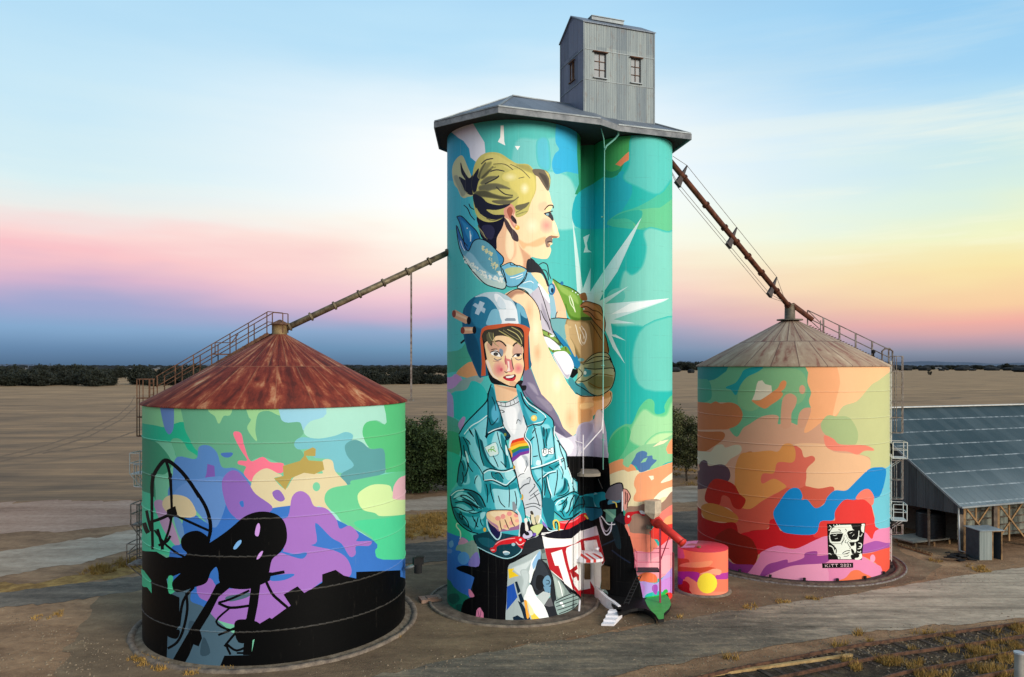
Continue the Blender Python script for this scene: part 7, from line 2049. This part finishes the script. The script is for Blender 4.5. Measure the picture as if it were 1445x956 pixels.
def trunk(seed, H, cl, r0, n=9):
    rnd = random.Random(seed+50); m = MB(); top = Vector((rnd.uniform(-.3, .3), rnd.uniform(-.3, .3), H*.7))
    m.tube([Vector((0, 0, -.1)), Vector((rnd.uniform(-.15, .15), 0, H*.25)), top], r0, 7, r2=r0*.35)
    for c in rnd.sample(cl, min(n, len(cl))):
        s_ = Vector((0, 0, H*rnd.uniform(.12, .4))); m.tube([s_, s_.lerp(c, .5)+Vector((rnd.uniform(-.3, .3), rnd.uniform(-.3, .3), .2)), c], r0*.5, 5, r2=r0*.08)
    return m
def tree(name, label, cat, loc, H, Rr, base, ncl, nl, ls, seed, ml, group=None, r0=.16, **k):
    t_ = thing(name, label, cat, loc, group); m, cl = crown(seed, H, Rr, base, ncl, nl, ls, **k)
    for bm_, nm, mt in ((m, 'crown', ml), (trunk(seed, H, cl, r0), 'trunk', M_bark)):
        o = bm_.build(nm, mt); o.parent = t_; o.location = (0, 0, 0)
    return t_
b0 = G(598, 698)
tree('bushy_tree', 'dense dark green bushy tree, fullest of those beside the rust-roofed bin', 'tree', tuple(b0+Vector((-0.6, 1.5, 0))), 7.3, 3.0, 0.3, 120, 240, .15, 1, M_leaf, squash=.85, clr=.26, hollow=.1)
tree('bushy_tree', 'smaller dark green bush close against the left side of the tall silo', 'tree', tuple(b0+Vector((3.2, 2.5, 0))), 5.2, 2.4, 0.2, 90, 220, .14, 2, M_leaf, squash=.85, clr=.28, hollow=.1)
tree('bushy_tree', 'dark bushy tree half hidden behind the rust-roofed bin', 'tree', tuple(b0+Vector((-5.2, 4.0, 0))), 6.3, 2.8, 0.3, 90, 200, .15, 3, M_leaf, squash=.85, clr=.28, hollow=.1)
b1 = G(968, 680)
tree('gum_tree', 'sparse olive gum tree with bare dark stems between the tall silo and the orange bin', 'tree', tuple(b1+Vector((0.2, .5, 0))), 7.4, 2.6, 1.2, 70, 170, .13, 5, M_leafgum, clr=.24, r0=.13)
tree('gum_tree', 'taller olive gum tree showing beside the right edge of the tall silo', 'tree', tuple(b1+Vector((-2.2, 2.5, 0))), 8.6, 2.7, 1.2, 76, 180, .14, 6, M_leafgum, clr=.24, r0=.15)
tree('gum_tree', 'low leaning gum tree half hidden behind the left edge of the orange bin', 'tree', tuple(b1+Vector((2.9, 1.5, 0))), 6.3, 2.2, 1.0, 60, 160, .13, 7, M_leafgum, clr=.24, r0=.12)
# far trees: prototypes then copies
protos = []
for k in range(4):
    m, cl = crown(20+k, 11, 6.5, 0.6, 64, 50, .75, clr=.27, hollow=.12, squash=.9); a = m.build('crown', M_leaffar); a.location = (0, 0, 0)
    b = trunk(20+k, 10, cl, .35, 5).build('trunk', M_bark); protos.append((a, b))
usedp = set(); rnd = random.Random(12)
def far_tree(x, d, s, label, group, sq=1.0):
    k = rnd.randrange(4); t_ = thing('paddock_tree', label, 'tree', (x, d, 0), group); t_.scale = (s*rnd.uniform(.85, 1.25), s, s*sq); t_.rotation_euler.z = rnd.uniform(0, 6)
    for o in protos[k]:
        c = o if (k not in usedp) else o.copy()
        if k in usedp: COL.objects.link(c)
        c.parent = t_
    usedp.add(k)
gl = 'trees along the far edge of the stubble field'
lb = 'dark green tree in the belt along the far edge of the stubble field'
for i in range(64):   # near wood, left
    px = -120+i*6.4+rnd.uniform(-3, 3)
    if 112 < px < 124 or 158 < px < 186 or 60 < px < 66: continue
    d = 470+rnd.uniform(0, 60); far_tree((px-CX)/FPX*d, d, rnd.uniform(.5, 1.0), lb, gl, rnd.uniform(.8, 1.2))
for i in range(46):
    px = -120+i*9+rnd.uniform(-4, 4); d = 700+rnd.uniform(0, 160); far_tree((px-CX)/FPX*d, d, rnd.uniform(.6, 1.25), lb, gl)
for i in range(34):   # between bins
    px = 395+i*7.6+rnd.uniform(-3, 3); d = 520+rnd.uniform(0, 40); far_tree((px-CX)/FPX*d, d, rnd.uniform(.4, .85), lb, gl)
for i in range(30):
    px = 395+i*8.6+rnd.uniform(-3, 3); d = 1000+rnd.uniform(0, 300); far_tree((px-CX)/FPX*d, d, rnd.uniform(.7, 1.1), lb, gl)
for i in range(14):
    px = 935+i*4.6+rnd.uniform(-2, 2); d = 1900+rnd.uniform(0, 300); far_tree((px-CX)/FPX*d, d, rnd.uniform(1.5, 2.1), lb, gl)
for px, s in ((1298, .9), (1316, 1.0), (1338, 1.2), (1345, 1.1), (1350, 1.0), (1378, 1.3), (1384, 1.0), (1420, 1.7), (1425, 1.2), (1290, .8), (1260, .9), (1510, 1.2), (1560, 1.1)):
    d = 2300; far_tree((px-CX)/FPX*d, d, s, lb, gl)
d = 1000; t1 = tree('paddock_tree', 'lone dark tree standing out in the paddock above the shed roof', 'tree', ((1312-CX)/FPX*d, d, 0), 6.5, 3.2, .4, 26, 30, .5, 44, M_leaffar, squash=.9)
# distant country: paddocks, scrub and low hills
M_scrub = simple('distant_scrub', hx('#14181a'), hx('#1c2022'), 0.004, 0.95, 0, (1, 1, 1))
M_hill = simple('hazy_hill', hx('#3d4d62'), hx('#485a70'), 0.001, 1.0)  # blue haze of distance is put into the hill colour
def ridge(name, x0, x1, d, dep, hfun, mat, n=160):
    m = MB()
    for i in range(n+1):
        x = x0+(x1-x0)*i/n; h = hfun(x); m.v += [(x, d, 0), (x, d+dep*.4, h), (x, d+dep, 0)]
    for i in range(n): m.f += [(3*i, 3*i+3, 3*i+4, 3*i+1), (3*i+1, 3*i+4, 3*i+5, 3*i+2)]; m.m += [0, 0]
    o = m.build(name, mat, smooth=True); o['kind'] = 'structure'; return o
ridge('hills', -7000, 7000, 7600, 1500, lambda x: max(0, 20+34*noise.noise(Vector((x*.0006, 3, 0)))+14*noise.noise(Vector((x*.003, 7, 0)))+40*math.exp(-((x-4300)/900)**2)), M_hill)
# scrub bands far off: many small crowns as one mass
def scrub(name, d0, d1, x0, x1, n, s, seed):
    r = random.Random(seed); m = MB()
    for _ in range(n):
        d = r.uniform(d0, d1); x = r.uniform(x0, x1)
        if noise.noise(Vector((x*.002, d*.001, seed))) < -.12: continue
        h = s*r.uniform(.5, 1.2); w_ = h*r.uniform(.8, 2.2); k = 7
        prof = [(w_*.75, 0), (w_, h*.35), (w_*.8, h*.75), (w_*.3, h), (0, h*1.02)]; m.lathe((x, d, 0), [(a*r.uniform(.85, 1.15), b) for a, b in prof], k)
    o = m.build(name, M_scrub); o['kind'] = 'stuff'; tag(o, 'blue-dark scrub scattered over the distant plain', 'scrub'); return o
scrub('distant_scrub', 1300, 4200, -3000, 2600, 1500, 9, 3)
scrub('distant_scrub', 4200, 7400, -6000, 6000, 1500, 15, 5)
def far_sheet(name, pts, mat, z):
    m = MB(); m.poly([(x, y, z) for x, y in pts]); o = m.build(name, mat); o['kind'] = 'structure'
far_sheet('far_plain', [(-7000, 2600), (7000, 2600), (7000, 9000), (-7000, 9000)], simple('far_plain', hx('#46484a'), hx('#6c645c'), 0.0012, .95, 0, (1, .2, 1)), 0.5)

# ---------------------------------------------------------------- dry grass and stones
M_grass = leaf_mat('dry_grass', '#7d6230', '#a98440', '#cba95e')
def tufts(name, label, spots, seed, hh=.28, mat=M_grass):
    r = random.Random(seed); m = MB()
    for (px, py, rad, n) in spots:
        c = G(px, py)
        for _ in range(n):
            a = r.uniform(0, 6.28); d = rad*math.sqrt(r.random()); p_ = c+Vector((d*math.cos(a), d*math.sin(a), 0))
            if noise.noise(Vector((p_.x*1.3, p_.y*1.3, seed))) < -.15: continue
            for _ in range(7):
                q = p_+Vector((r.gauss(0, .05), r.gauss(0, .05), 0)); h = hh*r.uniform(.4, 1.3); l = Vector((r.gauss(0, .4), r.gauss(0, .4), 1))*h; w_ = Vector((r.uniform(-1, 1), r.uniform(-1, 1), 0)).normalized()*.018
                m.poly([q-w_, q+w_, q+l])
    o = m.build(name, mat); o['kind'] = 'stuff'; tag(o, label, 'grass'); return o
sp = []
r = random.Random(9)
for _ in range(22): sp.append((r.uniform(1150, 1450), r.uniform(895, 960), r.uniform(.2, .5), 12))
for x, y, q, n in ((1365, 922, .9, 160), (1420, 915, .7, 90), (1398, 948, .8, 100), (1200, 942, .5, 60), (1250, 936, .5, 50), (1440, 890, .5, 60), (1412, 931, .6, 80), (1310, 947, .9, 120), (1030, 930, .3, 10)): sp.append((x, y, q, n))
tufts('dry_grass', 'straw-coloured grass tufts growing along the railway', sp, 1, .30)
sp = [(r.uniform(570, 640), r.uniform(728, 756), 1.4, 60) for _ in range(16)]+[(r.uniform(130, 200), r.uniform(790, 808), .8, 30) for _ in range(12)]+[(r.uniform(950, 990), r.uniform(662, 684), 1.2, 40) for _ in range(6)]
tufts('dry_grass', 'rusty dry grass on the verges behind the bins', sp, 2, .3)
sp = [(60, 872, .5, 14), (75, 868, .6, 20), (205, 935, .5, 40), (228, 943, .4, 30), (270, 952, .4, 20), (570, 900, .3, 10), (1105, 851, .4, 20), (1150, 846, .4, 24), (1060, 858, .4, 14), (1375, 800, .6, 60), (1385, 806, .5, 40), (1060, 855, .3, 12), (960, 872, .2, 6), (195, 930, .4, 30), (320, 946, .3, 10), (1320, 792, .4, 20)]
tufts('dry_grass', 'small weeds and straw on the bare earth round the bins', sp, 3, .16)
def stones(spots, seed):
    r = random.Random(seed); m = MB()
    for (x0, y0, x1, y1, n, s0, s1) in spots:
        for _ in range(n):
            t_ = r.random(); c = G(x0+(x1-x0)*t_+r.gauss(0, 16), y0+(y1-y0)*t_+r.gauss(0, 9)); s_ = r.uniform(s0, s1)
            pts = [Vector((r.uniform(.6, 1)*math.cos(k*1.256), r.uniform(.6, 1)*math.sin(k*1.256), 0))*s_ for k in range(5)]
            i = len(m.v); m.v += [tuple(c+p_) for p_ in pts]+[tuple(c+p_*.6+K*s_*.7) for p_ in pts]
            for k in range(5): m.f.append((i+k, i+(k+1) % 5, i+5+(k+1) % 5, i+5+k)); m.m.append(0)
            m.f.append(tuple(i+5+k for k in range(5))); m.m.append(0)
    o = m.build('loose_stones', simple('stone', hx('#5f5244'), hx('#8f806a'), 3, .9)); o['kind'] = 'stuff'; tag(o, 'loose pale stones scattered along the road edges', 'stones')
stones([(560, 948, 1107, 850, 420, .02, .07), (1107, 850, 1445, 800, 380, .02, .06), (900, 945, 1445, 872, 380, .02, .06), (1150, 930, 1445, 900, 700, .03, .08), (1250, 950, 1445, 935, 500, .03, .08), (0, 870, 200, 940, 260, .02, .06), (0, 930, 150, 950, 100, .02, .08), (400, 960, 900, 930, 120, .02, .05), (600, 880, 900, 885, 80, .02, .05), (1260, 790, 1445, 800, 120, .02, .05)], 8)
